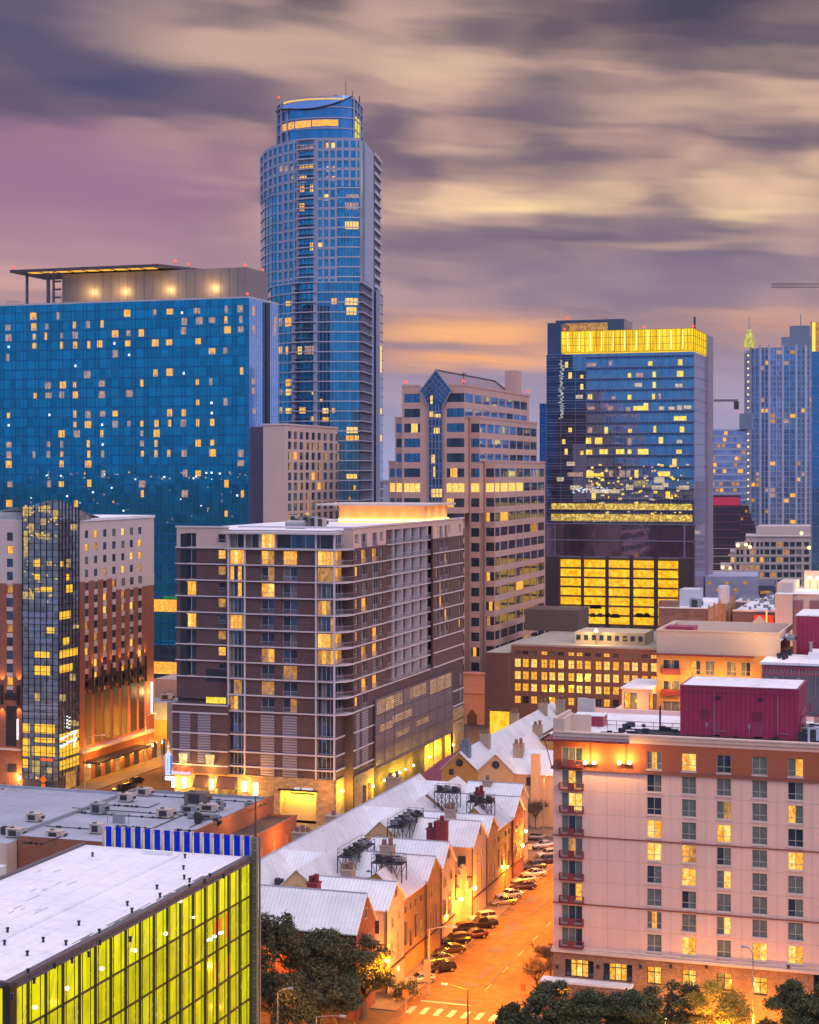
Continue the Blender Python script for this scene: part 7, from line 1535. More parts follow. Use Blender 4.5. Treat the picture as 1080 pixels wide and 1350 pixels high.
    for a, b_ in ((-w, -w), (w, -w), (w, w), (-w, w)): m.box(xm + a - .1, xm + a + .1, y + b_ - .1, y + b_ + .1, 0, ztc)
    z = .5
    while z < ztc:
        m.box(xm - w, xm + w, y - w - .06, y - w + .04, z, z + .1); m.box(xm - w + .1, xm + w - .1, y - .03, y + .03, z, z + .5); z += 1.0
    m.build('lattice', mat('khaki_galvanised', (.30, .28, .22), .6, .3), M2); m = MB(); m.box(xm - .3, xm + .3, y - .34, y - .3, 0, ztc - .1); m.build('mesh_panel', mat('khaki_mesh', (.17, .16, .12), .7), M2)
    m = MB(); zm = zat(xm, y, 1048); m.tube((xm, y, ztc), (xm, y, zm), .16, 6, 0, .09); m.tube((xm, y, zm - 3), (xm + 1.2, y, zm - 2.6), .05, 4); m.build('thin_mast', mat('rust_brown_mast', (.12, .05, .03), .6), M2)
    m = MB(); m.tube((xm, y, zm), (xm, y, zm + 1.4), .3, 8); m.build('mast_lamp', emis('mast_glow', (1, .8, .45), 6), M2)
    # long shed roof strip at left edge in front (pinkish wall)
yellow_building()
# ------------------------------------------------------------ flat roofed blocks at the left
def flat_blocks():
    z = 9.0
    # far corner of the big grey roof
    xr = ptD(361, F * (CH - z) / (1055 - HZ))[0]; yb = ptD(361, F * (CH - z) / (1055 - HZ))[1]
    xl = pt(182, 1042, z)[0]; yf = pt(285, 1096, z)[1]
    T = thing('flat_roofed_block', 'low brick block whose big grey flat roof is crowded with rooftop units', 'building', (xr, yf, 0))
    brk = mat('orange_lit_brick', (.34, .12, .06), .85, kind='brick'); m = MB(); m.box(xl, xr, yf - 14, yb, 0, z - .02); m.build('wall', brk, T)
    m = MB(); m.q((xl, yf - 14, z), (xr, yf - 14, z), (xr, yb, z), (xl, yb, z)); m.build('roof', GRYR, T)
    m = MB(); m.box(xr - .35, xr + .05, yf - 14, yb + .1, z + .01, z + 1.0); m.build('brick_parapet', brk, T); m = MB(); m.box(xl, xr - .36, yb - .2, yb + .1, z + .01, z + .55); m.box(xl - .3, xl, yf - 14, yb, z - .3, z + .6); m.build('metal_parapet', GREYM, T)
    T2 = thing('lower_flat_block', 'lower grey roofed block at the left edge with pink wall below', 'building', (xl - 20, yf, 0)); z2 = 8.2; m = MB(); p = pt(90, 1060, z2); yq = pt(0, 1112, z2)[1]; m.box(p[0] - 40, xl - .31, yq, p[1] + 12, 0, z2 - .02); m.build('wall', mat('salmon_wall', (.52, .38, .32), .85, var=.1), T2); m = MB(); m.q((p[0] - 40, yq, z2), (xl - .31, yq, z2), (xl - .31, p[1] + 12, z2), (p[0] - 40, p[1] + 12, z2)); m.box(p[0] - 40, xl - .31, p[1] + 11.7, p[1] + 12, z2 + .01, z2 + .5); m.build('roof', GRYR, T2)
    # pink upstand wall
    m = MB(); m.box(p[0] - 40, xl - .31, yq - 26, yq - .02, 0, 4.6); m.build('lower_roof', SNOW, T2)
    # rooftop units, each read off the picture
    for i, (px, py, l, w, h, mt, lab) in enumerate(((45, 1083, 2.6, 1.7, 1.5, BEIGE, 'beige rooftop unit left of the roof ridge, third from the left edge'), (20, 1104, 2.8, 1.8, 1.6, BEIGE, 'beige rooftop unit nearest the left edge of the photo'), (73, 1108, 2.8, 1.8, 1.7, BEIGE, 'beige rooftop unit in front of the others on the lower roof'), (166, 1057, 2.6, 1.8, 1.6, BEIGE, 'beige rooftop unit beside the street edge of the big grey roof'), (190, 1049, 2.7, 1.8, 1.5, BEIGE, 'beige rooftop unit at the far edge of the big grey roof'), (130, 1073, 2.5, 2.2, 2.0, GREYM, 'grey square rooftop cabinet on the big grey roof'), (128, 1099, 2.2, 1.6, 1.7, BEIGE, 'beige rooftop unit half hidden at the end of the blue panels'),
            (218, 1078, 2.8, 1.8, 1.6, BEIGE, 'beige rooftop unit in the middle of the big grey roof'), (260, 1060, 4.2, 2.6, 2.2, mat('brown_louvre_box', (.16, .12, .11), .6), 'large brown louvred rooftop unit'), (275, 1070, 3.4, 1.4, 1.4, BEIGE, 'beige rooftop unit in front of the large brown one'), (249, 1072, 2.8, 1.3, 1.4, GREYM, 'blue grey duct box left of the brown unit'), (268, 1080, 6.0, 1.0, 1.0, GREYM, 'long blue grey duct across the big grey roof'), (261, 1086, 1.0, 1.0, 1.8, DST, 'small black vent unit before the long duct'), (290, 1068, 1.1, 1.1, 1.8, GREYM, 'slim grey vent box near the brick parapet'), (332, 1063, 2.4, 1.6, .8, GREYM, 'low grey hatch at the far right corner of the grey roof'), (286, 1089, 1.1, 1.0, 1.2, DST, 'small black box near the brick parapet'), (8, 1100, 1.6, 1.2, 1.2, DST, 'small black unit at the very left edge'))):
        zz = z if px > 85 else z2; x, y = pt(px, py, zz); hvac(x, y, zz, l, w, h, mt, lab, None, 0)
    m = MB(); x, y = pt(155, 1086, z); 
    for k in range(4): m.tube((x - 2 + k * 1.4, y, z), (x - 2 + k * 1.4, y, z + 2), .06, 4)
    m.tube((x - 2, y, z + 2), (x + 2.2, y, z + 2), .06, 4); m.box(x - 1, x + 1, y, y + 1, z, z + 1.6); m.build('pipe_rack', GREYM, T)
    m = MB()
    for a, b in (((100, 1072), (240, 1070)), ((140, 1062), (210, 1060)), ((150, 1090), (250, 1072)), ((200, 1050), (330, 1070)), ((60, 1090), (120, 1100)), ((95, 1066), (250, 1092)), ((230, 1095), (270, 1098)), ((30, 1112), (90, 1100))):
        A = pt(*a, z); B = pt(*b, z); m.tube((*A, z + .15), (B[0], A[1], z + .15), .09, 4); m.tube((B[0], A[1], z + .15), (*B, z + .15), .09, 4)
        for k in range(8): t = rnd(); x = A[0] + (B[0] - A[0]) * t; m.box(x, x + .3, A[1] - .2, A[1] + .2, z, z + .35)
    m.build('roof_pipe', DKF, T)
    # right of it: flat dark roof with orange lit brick wall
    z3 = 6.5; a = pt(391, 1078, z3); b = pt(340, 1128, z3); T3 = thing('dark_roofed_block', 'small block with a dark brown flat roof and orange lit brick side', 'building', (a[0], b[1], 0)); m = MB(); xw = xr + .1; m.box(xw, a[0], b[1] - 14, a[1], 0, z3 - .02); m.build('wall', brk, T3)
    m = MB(); m.q((xw, b[1] - 14, z3), (a[0], b[1] - 14, z3), (a[0], a[1], z3), (xw, a[1], z3)); m.build('roof', mat('dark_brown_roof', (.055, .04, .038), .8, var=.3), T3); m = MB(); m.box(a[0] - .3, a[0] + .06, b[1] - 14, a[1] + .1, z3 + .01, z3 + .5); m.box(xw, a[0] - .31, a[1] - .2, a[1] + .1, z3 + .01, z3 + .4); m.build('parapet', brk, T3)
    m = MB(); g = Face(a[0], b[1] - 14, 0, a[1] - b[1] + 14)
    for t in (.35, .5, .62, .75, .88): g.box(m, g.L * t, g.L * t + 1.2, 2.5, 4.2, .01, .06)
    m.build('blind_window', mat('blind_brick_window', (.45, .2, .1), .7), T3)
    pl(a[0] + 3.5, b[1] + 6, 5, 2200, (1, .30, .03)); pl(a[0] + 3.5, b[1] + 22, 5, 2000, (1, .30, .03)); pl(xr + 3, yf + 8, z3 + 3.0, 500, (1, .4, .05)); pl(xr + 3, yf + 22, z3 + 3, 500, (1, .4, .05))
flat_blocks()

# ------------------------------------------------------------ gabled rows
SEAMX = mat('white_seam_roof', (.73, .76, .80), .45, .1, kind='seamx', sz=.55, var=.22, vs=.35)
SEAMY = mat('pale_seam_roof', (.66, .67, .70), .45, .1, kind='seamy', sz=.6, var=.26, vs=.3, streak=.25)
def gable_x(mb, x0, x1, ya, yp, yb, ze, zp, ov=.35, mw=0, mr=1, base=0):
    """house with its ridge along x: gable walls at x0 and x1"""
    sa = (zp - ze) / (yp - ya); sb = (zp - ze) / (yb - yp)
    for x in (x0, x1): mb.q((x, ya, base), (x, yb, base), (x, yb, ze), (x, yp, zp), (x, ya, ze), m=mw)
    mb.q((x0, ya, base), (x1, ya, base), (x1, ya, ze), (x0, ya, ze), m=mw); mb.q((x0, yb, base), (x1, yb, base), (x1, yb, ze), (x0, yb, ze), m=mw)
def roof_x(mb, x0, x1, ya, yp, yb, ze, zp, ov=.3, t=.14):
    for (y, s_) in ((ya, -1), (yb, 1)):
        k = (zp - ze) / abs(yp - y); ye = y + s_ * ov; zz = ze - k * ov
        mb.q((x0 - ov * 0, ye, zz + t), (x1 + ov, ye, zz + t), (x1 + ov, yp, zp + t), (x0, yp, zp + t)); mb.q((x0, ye, zz), (x1 + ov, ye, zz), (x1 + ov, yp, zp), (x0, yp, zp))
        mb.q((x1 + ov, ye, zz), (x1 + ov, ye, zz + t), (x1 + ov, yp, zp + t), (x1 + ov, yp, zp)); mb.q((x0, ye, zz), (x0, ye, zz + t), (x1 + ov, ye, zz + t), (x1 + ov, ye, zz))
def roof_y(mb, y0, y1, xa, xp, xb, ze, zp, ov=.3, t=.14):
    for (x, s_) in ((xa, -1), (xb, 1)):
        k = (zp - ze) / abs(xp - x); xe = x + s_ * ov; zz = ze - k * ov
        mb.q((xe, y0 - ov, zz + t), (xe, y1, zz + t), (xp, y1, zp + t), (xp, y0 - ov, zp + t)); mb.q((xe, y0 - ov, zz), (xe, y1, zz), (xp, y1, zp), (xp, y0 - ov, zp))
        mb.q((xe, y0 - ov, zz), (xe, y0 - ov, zz + t), (xp, y0 - ov, zp + t), (xp, y0 - ov, zp)); mb.q((xe, y0, zz), (xe, y0, zz + t), (xe, y1, zz + t), (xe, y1, zz))
def cols_wall(name, c): return mat(name, c, .85, var=.10, streak=.08, bump=.1)
XF = -78.0
def gables():
    A = thing('gabled_row', 'long row of red, ochre and peach gabled houses with white seamed roofs', 'housing row', (XF - 12, 230, 0))
    U = [('red', 468.7, 479.7, 494.4, 1224.4, 1179.2), ('peach', 509.9, 521.8, 532.8, 1204.5, 1163.8), ('ochre', 562.3, 571.5, 581.8, 1167.9, 1130.2), ('pale', 581.8, 590.4, 599.6, 1150.7, 1111.3), ('peach', 622.9, 631.5, 641.7, 1121.6, 1083.9), ('ochre', 641.7, 648.6, 656.5, 1108, 1076), ('red', 676.7, 683.3, 690.5, 1083, 1051.6), ('peach', 681, 688.3, 696, 1066, 1034.6)]
    cm = {'red': mat('rust_red_brick', (.22, .065, .04), .85, kind='brick', var=.1), 'peach': cols_wall('peach_stucco_wall', (.56, .38, .20)), 'ochre': cols_wall('ochre_stucco_wall', (.42, .235, .065)), 'pale': cols_wall('pale_peach_wall', (.58, .41, .25)), 'tan': cols_wall('tan_stucco_wall', (.52, .38, .25))}
    q = Q(A, 'window', [WD, L3, WH, L2], 100); dat = []
    band = MB()
    for i, (c, pn, pp, pf, ye, yp) in enumerate(U):
        xf = XF if i < 7 else XF - 2.2
        ya, ypk, yb = yon(pn, xf), yon(pp, xf), yon(pf, xf); ypk = (ya + yb) / 2; ze = 11.6; zp = zat(xf, ypk, yp)
        xb = (-101 if i == 0 else -89.5)
        if i in (2, 3): xb = -89.5
        m = MB(); gable_x(m, xb, xf, ya, ypk, yb, ze, zp); m.build('wall', cm[c], A); dat.append((xf, ya, ypk, yb, ze, zp, c))
        m = MB(); roof_x(m, xb - 1, xf, ya, ypk, yb, ze, zp); m.build('roof', SEAMX, A)
        m = MB(); m.tube((xb - 1, ypk, zp + .18), (xf + .3, ypk, zp + .18), .1, 5); m.build('ridge_cap', mat('grey_ridge_cap', (.4, .4, .46), .5, .3), A)
        g = Face(xf, ya, 0, yb - ya); mid = g.L / 2
        # windows of the gable wall: round attic light, pairs of small lights, tall stair window
        for (u, z0, w, h) in ((mid, 12.6, .55, 1.3), (mid - 1.5, 8.6, .45, 1.1), (mid + 1.5, 9.1, .45, 1.1), (mid + .9, 3.6, .5, 3.6), (mid - 1.9, 4.4, .5, 2.2)):
            if z0 > 12 and c in ('pale',): w = .7
            mm = MB(); g.box(mm, u - w, u + w, z0, z0 + h, .01, .06, 0 if rnd() < .85 else 1); fr = MB()
            g.box(fr, u - w - .08, u - w, z0 - .08, z0 + h + .08, .01, .12); g.box(fr, u + w, u + w + .08, z0 - .08, z0 + h + .08, .01, .12); g.box(fr, u - w, u + w, z0 - .08, z0, .01, .13); g.box(fr, u - w, u + w, z0 + h, z0 + h + .08, .01, .12); g.box(fr, u - .03, u + .03, z0, z0 + h, .07, .1)
            q.add(mm, fr, [mat('sand_frame', (.5, .36, .2), .7)])
        g.box(band, -.02, g.L + .02, 3.05, 3.3, 0.01, .16); g.box(band, -.3 if i else 0, -.1, 0, ze, .0, .14)
        # front-facing side wall windows where a neighbour is set back
        if i in (1, 4):
            s = Face(xf - 6, ya, 6, 0)
            for u in (1.4, 3.6):
                mm = MB(); s.box(mm, u, u + 1.3, 8.2, 10.0, .01, .06, 0); q.add(mm)
            s.box(band, 0, 6, 6.6, 6.8, .01, .08)
    # linking saddles with eaves to the street
    for (i, j, lx) in ((1, 2, 0), (5, 6, 0)):
        a, b = dat[i], dat[j]; y0, y1 = a[3], b[1]; ze = 11.6; xe = XF - .25; xp = xe - 3.8; zp = ze + 3.3; m = MB(); m.box(xe - 7.6, xe, y0 + .01, y1 - .01, 0, ze); m.build('link_wall', cm['ochre'], A)
        m = MB(); 
        m.q((xe + .35, y0 - .5, ze - .3), (xe + .35, y1 - .3, ze - .3), (xp, y1 - .3, zp), (xp, y0 - .5, zp)); m.q((xp, y0 - .5, zp), (xp, y1 - .3, zp), (xp - 4, y1 - .3, ze), (xp - 4, y0 - .5, ze)); m.q((xe + .35, y0 - .5, ze - .3), (xe + .35, y1 - .3, ze - .3), (xe + .35, y1 - .3, ze - .45), (xe + .35, y0 - .5, ze - .45)); m.build('link_roof', SEAMY, A)
        m = MB(); m.q((xe, y0 + .005, ze - .02), (xe - 7.6, y0 + .005, ze - .02), (xp, y0 + .005, zp - .05)); m.build('link_gable', cm['ochre'], A)
        g = Face(xe, y0, 0, y1 - y0)
        for k in range(4):
            u = g.L * (k + .6) / 4.4
            for (z0, w, h) in ((9.0, .45, 1.0), (3.7 if k % 2 else 4.4, .5, 3.4 if k % 2 == 0 else 2.4)):
                mm = MB(); g.box(mm, u - w, u + w, z0, z0 + h, .01, .06, 0 if rnd() < .8 else 1); fr = MB(); g.box(fr, u - w - .08, u + w + .08, z0 + h, z0 + h + .1, .01, .12); g.box(fr, u - .03, u + .03, z0, z0 + h, .07, .1); q.add(mm, fr, [mat('sand_frame', (.5, .36, .2), .7)])
        g.box(band, 0, g.L, 3.05, 3.3, .01, .16)
    q.done(); band.build('dark_band', mat('dark_brown_band', (.07, .035, .02), .7), A)
    # curved parapet gate wall in the gap
    a, b = dat[3], dat[4]; y0, y1 = a[3], b[1]; g = Face(XF, y0, 0, y1 - y0); m = MB(); n = 16; prev = None; pts = []
    for k in range(n + 1):
        t = k / n; u = g.L * t; z = 5.2 + (4.6 * math.sin(math.pi * min(1, max(0, (t - .25) / .5))) ** .5 if .25 < t < .75 else 0); pts.append((u, z))
    for (u0, za), (u1, zb) in zip(pts, pts[1:]): m.hexa([g.P(u0, 0, 0)[:2], g.P(u1, 0, 0)[:2], g.P(u1, 0, -.5)[:2], g.P(u0, 0, -.5)[:2]], 0, (za + zb) / 2)
    m.build('curved_gate_wall', cm['peach'], A)
    m = MB(); m.box(XF - 12, XF - 6, y0, y1, 0, 9); m.build('court_wall', cm['tan'], A)
    for k, (u, e) in enumerate(((g.L * .12, 3000), (g.L * .9, 2600))): p = g.P(u, 5.2, .7); m = MB(); m.ball(p, .3, 0, 8, 6); m.build('wall_lamp', LO, A); pl(p[0] + .9, p[1], p[2], e, (1, .32, .025))
    for (px, py) in ((690, 1115), (694, 1096), (511, 1266)): y = yon(px, XF + .6); z = zat(XF + .6, y, py); m = MB(); m.ball((XF + .5, y, z), .3, 0, 8, 6); m.build('wall_lamp', LO, A); pl(XF + 1.6, y, z, 2600, (1, .30, .02))
    # long double ridges behind
    xr1 = -102.0; xr2 = -94.5; zp = 14.2; y0 = 218; y1 = 318; tan = cm['tan']
    m = MB(); m.box(xr1 - 4, xr2 + 4, y0, y1, 0, 10.0); m.build('rear_wall', tan, A)
    m = MB(); roof_y(m, y0, y1, xr1 - 4, xr1, xr1 + 4, 10.3, zp); m.build('rear_roof', SEAMY, A); m = MB(); m.tube((xr1, y0, zp + .2), (xr1, y1, zp + .2), .1, 5); m.build('ridge_cap', mat('grey_ridge_cap', (.4, .4, .46)), A)
    for (a, b) in ((236, 263), (273, 297), (299, 318)):
        m = MB(); roof_y(m, a, b, xr2 - 4.2, xr2, xr2 + 5.4, 10.1, zp); m.build('inner_roof', SEAMY, A)
        m = MB()
        for y in (a + .02, b - .02): m.q((xr2 - 4.2, y, 9), (xr2 + 5.4, y, 9), (xr2 + 5.4, y, 10.05), (xr2, y, zp - .05), (xr2 - 4.2, y, 10.05))
        m.box(xr2 - 4, xr2 + 5.2, a + .1, b - .1, 0, 10.0); m.build('inner_gable', cm['peach'], A)
        m = MB(); c = Vector((xr2 - .2, a - .03, 11.6)); n = 14
        m.tube((xr2, a - .04, 11.4), (xr2, a - .09, 11.4), .8, 14); m.build('round_attic_window', mat('attic_window', (.42, .28, .18), .5), A)
    for y in (248, 285, 312):
        m = MB(); roof_x(m, xr1 - .5, xr2 + .2, y - 3.9, y, y + 3.9, 10.4, zp - .1, ov=0); m.build('cross_roof', SEAMX, A)
    m = MB(); m.q((-90.2, 222, 9.4), (-84, 222, 10.8), (-84, 320, 10.8), (-90.2, 320, 9.4)); m.build('valley_roof', SEAMY, A)
    # chimneys and rooftop plant, each standing on a roof
    def chimney(px, py, z, l, w, h, c, lab, pots=2):
        x, y = pt(px, py, z); t = thing('chimney', lab, 'chimney', (x, y, z - 3)); m = MB(); m.box(x - l / 2, x + l / 2, y - w / 2, y + w / 2, z - 3, z + h); m.box(x - l / 2 - .12, x + l / 2 + .12, y - w / 2 - .12, y + w / 2 + .12, z + h, z + h + .2); m.build('stack', c, t)
        for k in range(pots): m = MB(); xx = x - l / 2 + l * (k + .5) / pots; m.box(xx - .28, xx + .28, y - .28, y + .28, z + h + .2, z + h + 1.0 + .3 * (k % 2)); m.build('chimney_pot', c if c is not TAN else mat('brown_pot', (.22, .13, .10), .8), t)
    RED = mat('crimson_brick', (.20, .02, .035), .8, kind='brick'); global TAN; TAN = mat('tan_chimney', (.36, .28, .22), .85, var=.1); OC = cm['ochre']
    chimney(414, 1188, 13.6, 1.5, 1.5, 2.4, RED, 'dark red brick chimney on the nearest white roof'); chimney(459, 1170, 13, 1.7, 1.4, 2.4, TAN, 'tan chimney with brown pots on the second roof from the front')
    chimney(511, 1130, 14.5, 2.0, 1.5, 1.6, TAN, 'tan chimney standing behind the central equipment deck'); chimney(571, 1109, 13.2, 1.8, 1.4, 1.9, RED, 'crimson twin chimney, its left lower stack', 2); chimney(583, 1108, 13.6, 1.7, 1.4, 2.9, RED, 'crimson twin chimney, its right taller stack', 1)
    chimney(594, 1078, 14, 1.6, 1.4, 1.3, TAN, 'tan chimney behind the crimson twin chimney'); chimney(632, 1052, 14.5, 1.5, 1.3, .9, RED, 'small red chimney above the far equipment deck'); chimney(643, 1035, 14.2, 1.6, 1.4, .8, TAN, 'tan chimney at the far end of the row', 1)
    chimney(440, 1083, 11.5, 2.4, 2.0, .9, TAN, 'low tan chimney at the back edge of the row beside the lane', 1); chimney(399, 1103, 11.5, 3.0, 2.0, .6, TAN, 'broad low stack with vents at the back edge near the dark roofed block', 3)
    chimney(519, 1030, 11.5, 2.8, 2.0, .6, TAN, 'low stack at the far back edge of the row by the lane', 2)
    def deck(px, py, z, lx, ly, n, lab, legs=3.4):
        x, y = pt(px, py, z); t = thing('equipment_deck', lab, 'platform', (x, y, z - legs)); m = MB(); m.box(x - lx / 2, x + lx / 2, y - ly / 2, y + ly / 2, z - .22, z); m.build('deck', DST, t); m = MB()
        long = lx > ly; nn = 4
        for a in range(nn):
            for s_ in (-1, 1):
                p = (x - lx / 2 + lx * a / (nn - 1), y + s_ * ly / 2) if long else (x + s_ * lx / 2, y - ly / 2 + ly * a / (nn - 1)); m.tube((*p, z - legs), (*p, z), .09, 4)
                if a: m.tube((*pp[s_], z - legs), (*p, z - .2), .055, 4); m.tube((*p, z - legs), (*pp[s_], z - .2), .055, 4)
                if a == 0 and s_ == -1: pp = {}
                pp[s_] = p if s_ in pp or a == 0 else p
        m.build('trestle', DST, t); m = MB()
        for (a, b) in (((-1, -1), (1, -1)), ((1, -1), (1, 1)), ((1, 1), (-1, 1)), ((-1, 1), (-1, -1))):
            P1 = (x + a[0] * lx / 2, y + a[1] * ly / 2); P2 = (x + b[0] * lx / 2, y + b[1] * ly / 2)
            for hh in (.55, 1.1): m.tube((*P1, z + hh), (*P2, z + hh), .035, 4)
            m.tube((*P1, z), (*P1, z + 1.1), .04, 4); m.tube(((P1[0] + P2[0]) / 2, (P1[1] + P2[1]) / 2, z), ((P1[0] + P2[0]) / 2, (P1[1] + P2[1]) / 2, z + 1.1), .035, 4)
        m.build('guard_rail', DST, t)
        for k in range(n):
            for s2 in ((-.25, .25) if min(lx, ly) > 2.4 and n > 2 else (0,)):
                c_ = (x - lx / 2 + lx * (k + .5) / n, y + s2 * ly) if long else (x + s2 * lx, y - ly / 2 + ly * (k + .5) / n)
                hvac(*c_, z, .85, .8, .6 + .2 * rnd(), DST if rnd() < .7 else GREYM, 'small dark condenser unit on %s' % lab.split(' with')[0], 'condenser units on the steel roof decks')
    deck(470, 1120, 14.6, 2.2, 10.5, 5, 'long steel deck on legs nearest the front with a row of condensers'); deck(535, 1082, 14.8, 2.6, 11, 5, 'long steel deck at the middle of the row with a double line of condensers')
    deck(513, 1136, 15.4, 4.6, 2.2, 3, 'square steel deck on trestles below the tan chimney with three condensers'); deck(590, 1043, 15.4, 4.2, 2.2, 3, 'far left steel deck on trestles with three condensers'); deck(634, 1056, 15.4, 4.4, 2.2, 3, 'far right steel deck under the small red chimney with condensers')
    for (px, py, n_) in ((368, 1166, 2), (489, 1155, 2), (607, 1072, 2)):
        for k in range(n_): x, y = pt(px + 16 * k, py, 11.4); hvac(x, y, 11.0, 1.1, 1.0, 1.1, DST, 'dark condenser unit sitting low between the white roofs', 'condenser units low between the roofs')
    # second complex beyond the cross street
    B = thing('far_gabled_row', 'second gabled block beyond the cross street with two round attic windows facing us', 'housing row', ptD(620, 355) + (0,)); y0 = 344.0
    g1a, g1p, g1b = xon(582, y0), xon(605.9, y0), xon(630.2, y0); ze = zat(g1b, y0, 1016); zp = zat(g1p, y0, 992); g2p, g2b = xon(653.9, y0), xon(677.5, y0)
    for (a, p, b, c, L_) in ((g1a, g1p, g1b, 'ochre', 62), (g1b, g2p, g2b, 'peach', 14)):
        m = MB(); m.q((a, y0, 0), (b, y0, 0), (b, y0, ze), (p, y0, zp), (a, y0, ze)); m.box(a, b, y0 + .1, y0 + L_, 0, ze - .05); m.build('gable_wall', cm[c], B); m = MB(); roof_y(m, y0, y0 + L_ + 20, a, p, b, ze, zp); m.build('gable_roof', SEAMY, B)
        m = MB(); m.tube((p, y0 - .02, ze + 1.4), (p, y0 - .12, ze + 1.4), .8, 16); m.build('round_window', WD, B); m = MB(); m.box(p - .05, p + .05, y0 - .16, y0 - .13, ze + .65, ze + 2.2); m.box(p - .78, p + .78, y0 - .16, y0 - .13, ze + 1.35, ze + 1.45); m.build('glazing_bar', DKF, B)
    xe = xon(760, y0 + 2); m = MB(); m.box(g2b + .02, xe, y0 + 1, y0 + 13, 0, ze - .3); m.build('side_wall', cm['pale'], B); m = MB(); roof_x(m, g2b - 4, xe, y0 + 1, y0 + 7, y0 + 13, ze - .25, zp + .1); m.build('side_roof', SEAMX, B)
    fs = Face(g2b, y0 + 1, 10, 0); m = MB(); 
    for px, py0, py1 in ((697, 1025, 1036), (597, 1018, 1026)):
        u = xon(px - 3, y0 + 1) - g2b; u2 = xon(px + 3, y0 + 1) - g2b; fs.box(m, u, u2, zat(g2b, y0, py1), zat(g2b, y0, py0), .01 if px > 680 else 1.02, .06 if px > 680 else 1.06)
    m.build('window', WD, B)
    m = MB(); m.box(xon(700.5, y0), xon(711.5, y0), y0 - .4, y0 + .99, 0, zat(g2b, y0, 993)); m.build('chimney_breast', cm['pale'], B)
    m = MB()
    rx = g1p - 8
    for k, (x, y, L_) in enumerate(((g2p + 4, y0 + 30, 34), (g2p + 10, y0 + 36, 46))): roof_y(m, y, y + L_, x - 6, x, x + 6, ze, zp + .2)
    m.build('back_roof', SEAMY, B); m = MB(); m.box(g2p - 2, g2p + 16, y0 + 26, y0 + 80, 0, ze - .02); m.box(g2p + 1, g2p + 7, y0 + 29.9, y0 + 30, ze - .02, ze + 2); m.build('back_wall', cm['ochre'], B)
    for i, (px, py, c, lab) in enumerate(((684, 985, TAN, 'brown chimney with pots beside the far gabled roofs'), (709, 960, TAN, 'tan chimney further back on the far block'), (716, 930, TAN, 'brown chimney right of the ridge near the lit brick office'), (739, 925, TAN, 'broad tan chimney topmost behind the hotel corner'), (678, 944, TAN, 'low stack at the back edge beside the garage opening'), (640, 972, TAN, 'pale low stack with cowls at the lane edge'), (614, 985, mat('blue_grey_stack', (.12, .18, .26), .7), 'blue grey stack at the lane edge next to the arcade'))): chimney(px, py + 8, 14.0, 2.0, 1.7, 1.8, c, lab)
    m = MB(); x0, x1 = xon(550, y0 + 4), g1a - .05; yA = y0 + 2; z0 = 7.5; H = thing('maroon_roofed_house', 'low house with a maroon hipped roof against the ochre gable', 'house', (x0, yA, 0)); m.box(x0, x1, yA, yA + 26, 0, z0); m.build('wall', cm['ochre'], H); m = MB(); xm = (x0 + x1) / 2; m.q((x0 - .4, yA - .4, z0 + .01), (x1, yA - .4, z0 + .01), (x1, yA + 8, z0 + 3.4), (xm, yA + 8, z0 + 3.4)); m.q((x0 - .4, yA - .4, z0 + .01), (xm, yA + 8, z0 + 3.4), (xm, yA + 26, z0 + 3.4), (x0 - .4, yA + 26, z0 + .01)); m.q((xm, yA + 8, z0 + 3.4), (x1, yA + 8, z0 + 3.4), (x1, yA + 26, z0 + 3.4), (xm, yA + 26, z0 + 3.4)); m.build('roof', mat('maroon_seam_roof', (.26, .06, .10), .5, .2, kind='seamx', sz=.5), H)
gables()
# ------------------------------------------------------------ trees
def spot(x, y, z, e, c=(1, .255, .0)):
    l = bpy.data.lights.new('added_street_light', 'SPOT'); l.energy = e; l.color = c; l.spot_size = R(128); l.spot_blend = .6; l.shadow_soft_size = .35
    o = bpy.data.objects.new('added_street_light', l); COL.objects.link(o); o.location = (x, y, z)
LEAFM = {}
def leafmat(name, col, rough=.6):
    b = NB(name); p = b.n('ShaderNodeBsdfPrincipled'); b.l(p.outputs[0], b.out.inputs[0]); n_ = b.noise(b.geo.outputs['Position'], 1.1, 3); n2_ = b.noise(b.geo.outputs['Position'], 9.0, 2)
    v = b.math('ADD', .35, b.math('MULTIPLY', b.math('ADD', n_, n2_), .65)); b.l(b.mix(1.0, c4(col), b.vec(v, v, v), 'MULTIPLY'), p.inputs['Base Color']); p.inputs['Roughness'].default_value = rough; p.inputs['Specular IOR Level'].default_value = .3
    return b.m
LEAF = leafmat('live_oak_leaf', (.075, .088, .042)); LEAFY = leafmat('autumn_yellow_leaf', (.50, .34, .05)); BARK = mat('tree_bark', (.09, .07, .055), .9, var=.3, vs=2, bump=.4)
def crown(mb, lobes, n, size):
    n = int(n * 1.35); size *= .82
    for _ in range(n):
        cx, cy, cz, r, fl = random.choice(lobes) if rnd() < .5 else max(random.sample(lobes, 2), key=lambda t: t[3])
        th = rnd() * 2 * math.pi; c = rnd() * 2 - 1; s_ = math.sqrt(1 - c * c); rr = r * (rnd() ** .33) * (.75 + .5 * rnd() ** 2)
        p = Vector((cx + rr * s_ * math.cos(th), cy + rr * s_ * math.sin(th), cz + rr * c * fl)); u = Vector((random.gauss(0, 1), random.gauss(0, 1), random.gauss(0, 1))).normalized(); w = u.orthogonal().normalized(); w = (w * math.cos(th) + u.cross(w) * math.sin(th)); v = u.cross(w); s2 = size * (.6 + .8 * rnd())
        mb.q(p - w * s2, p + v * s2 * .55, p + w * s2, p - v * s2 * .55)
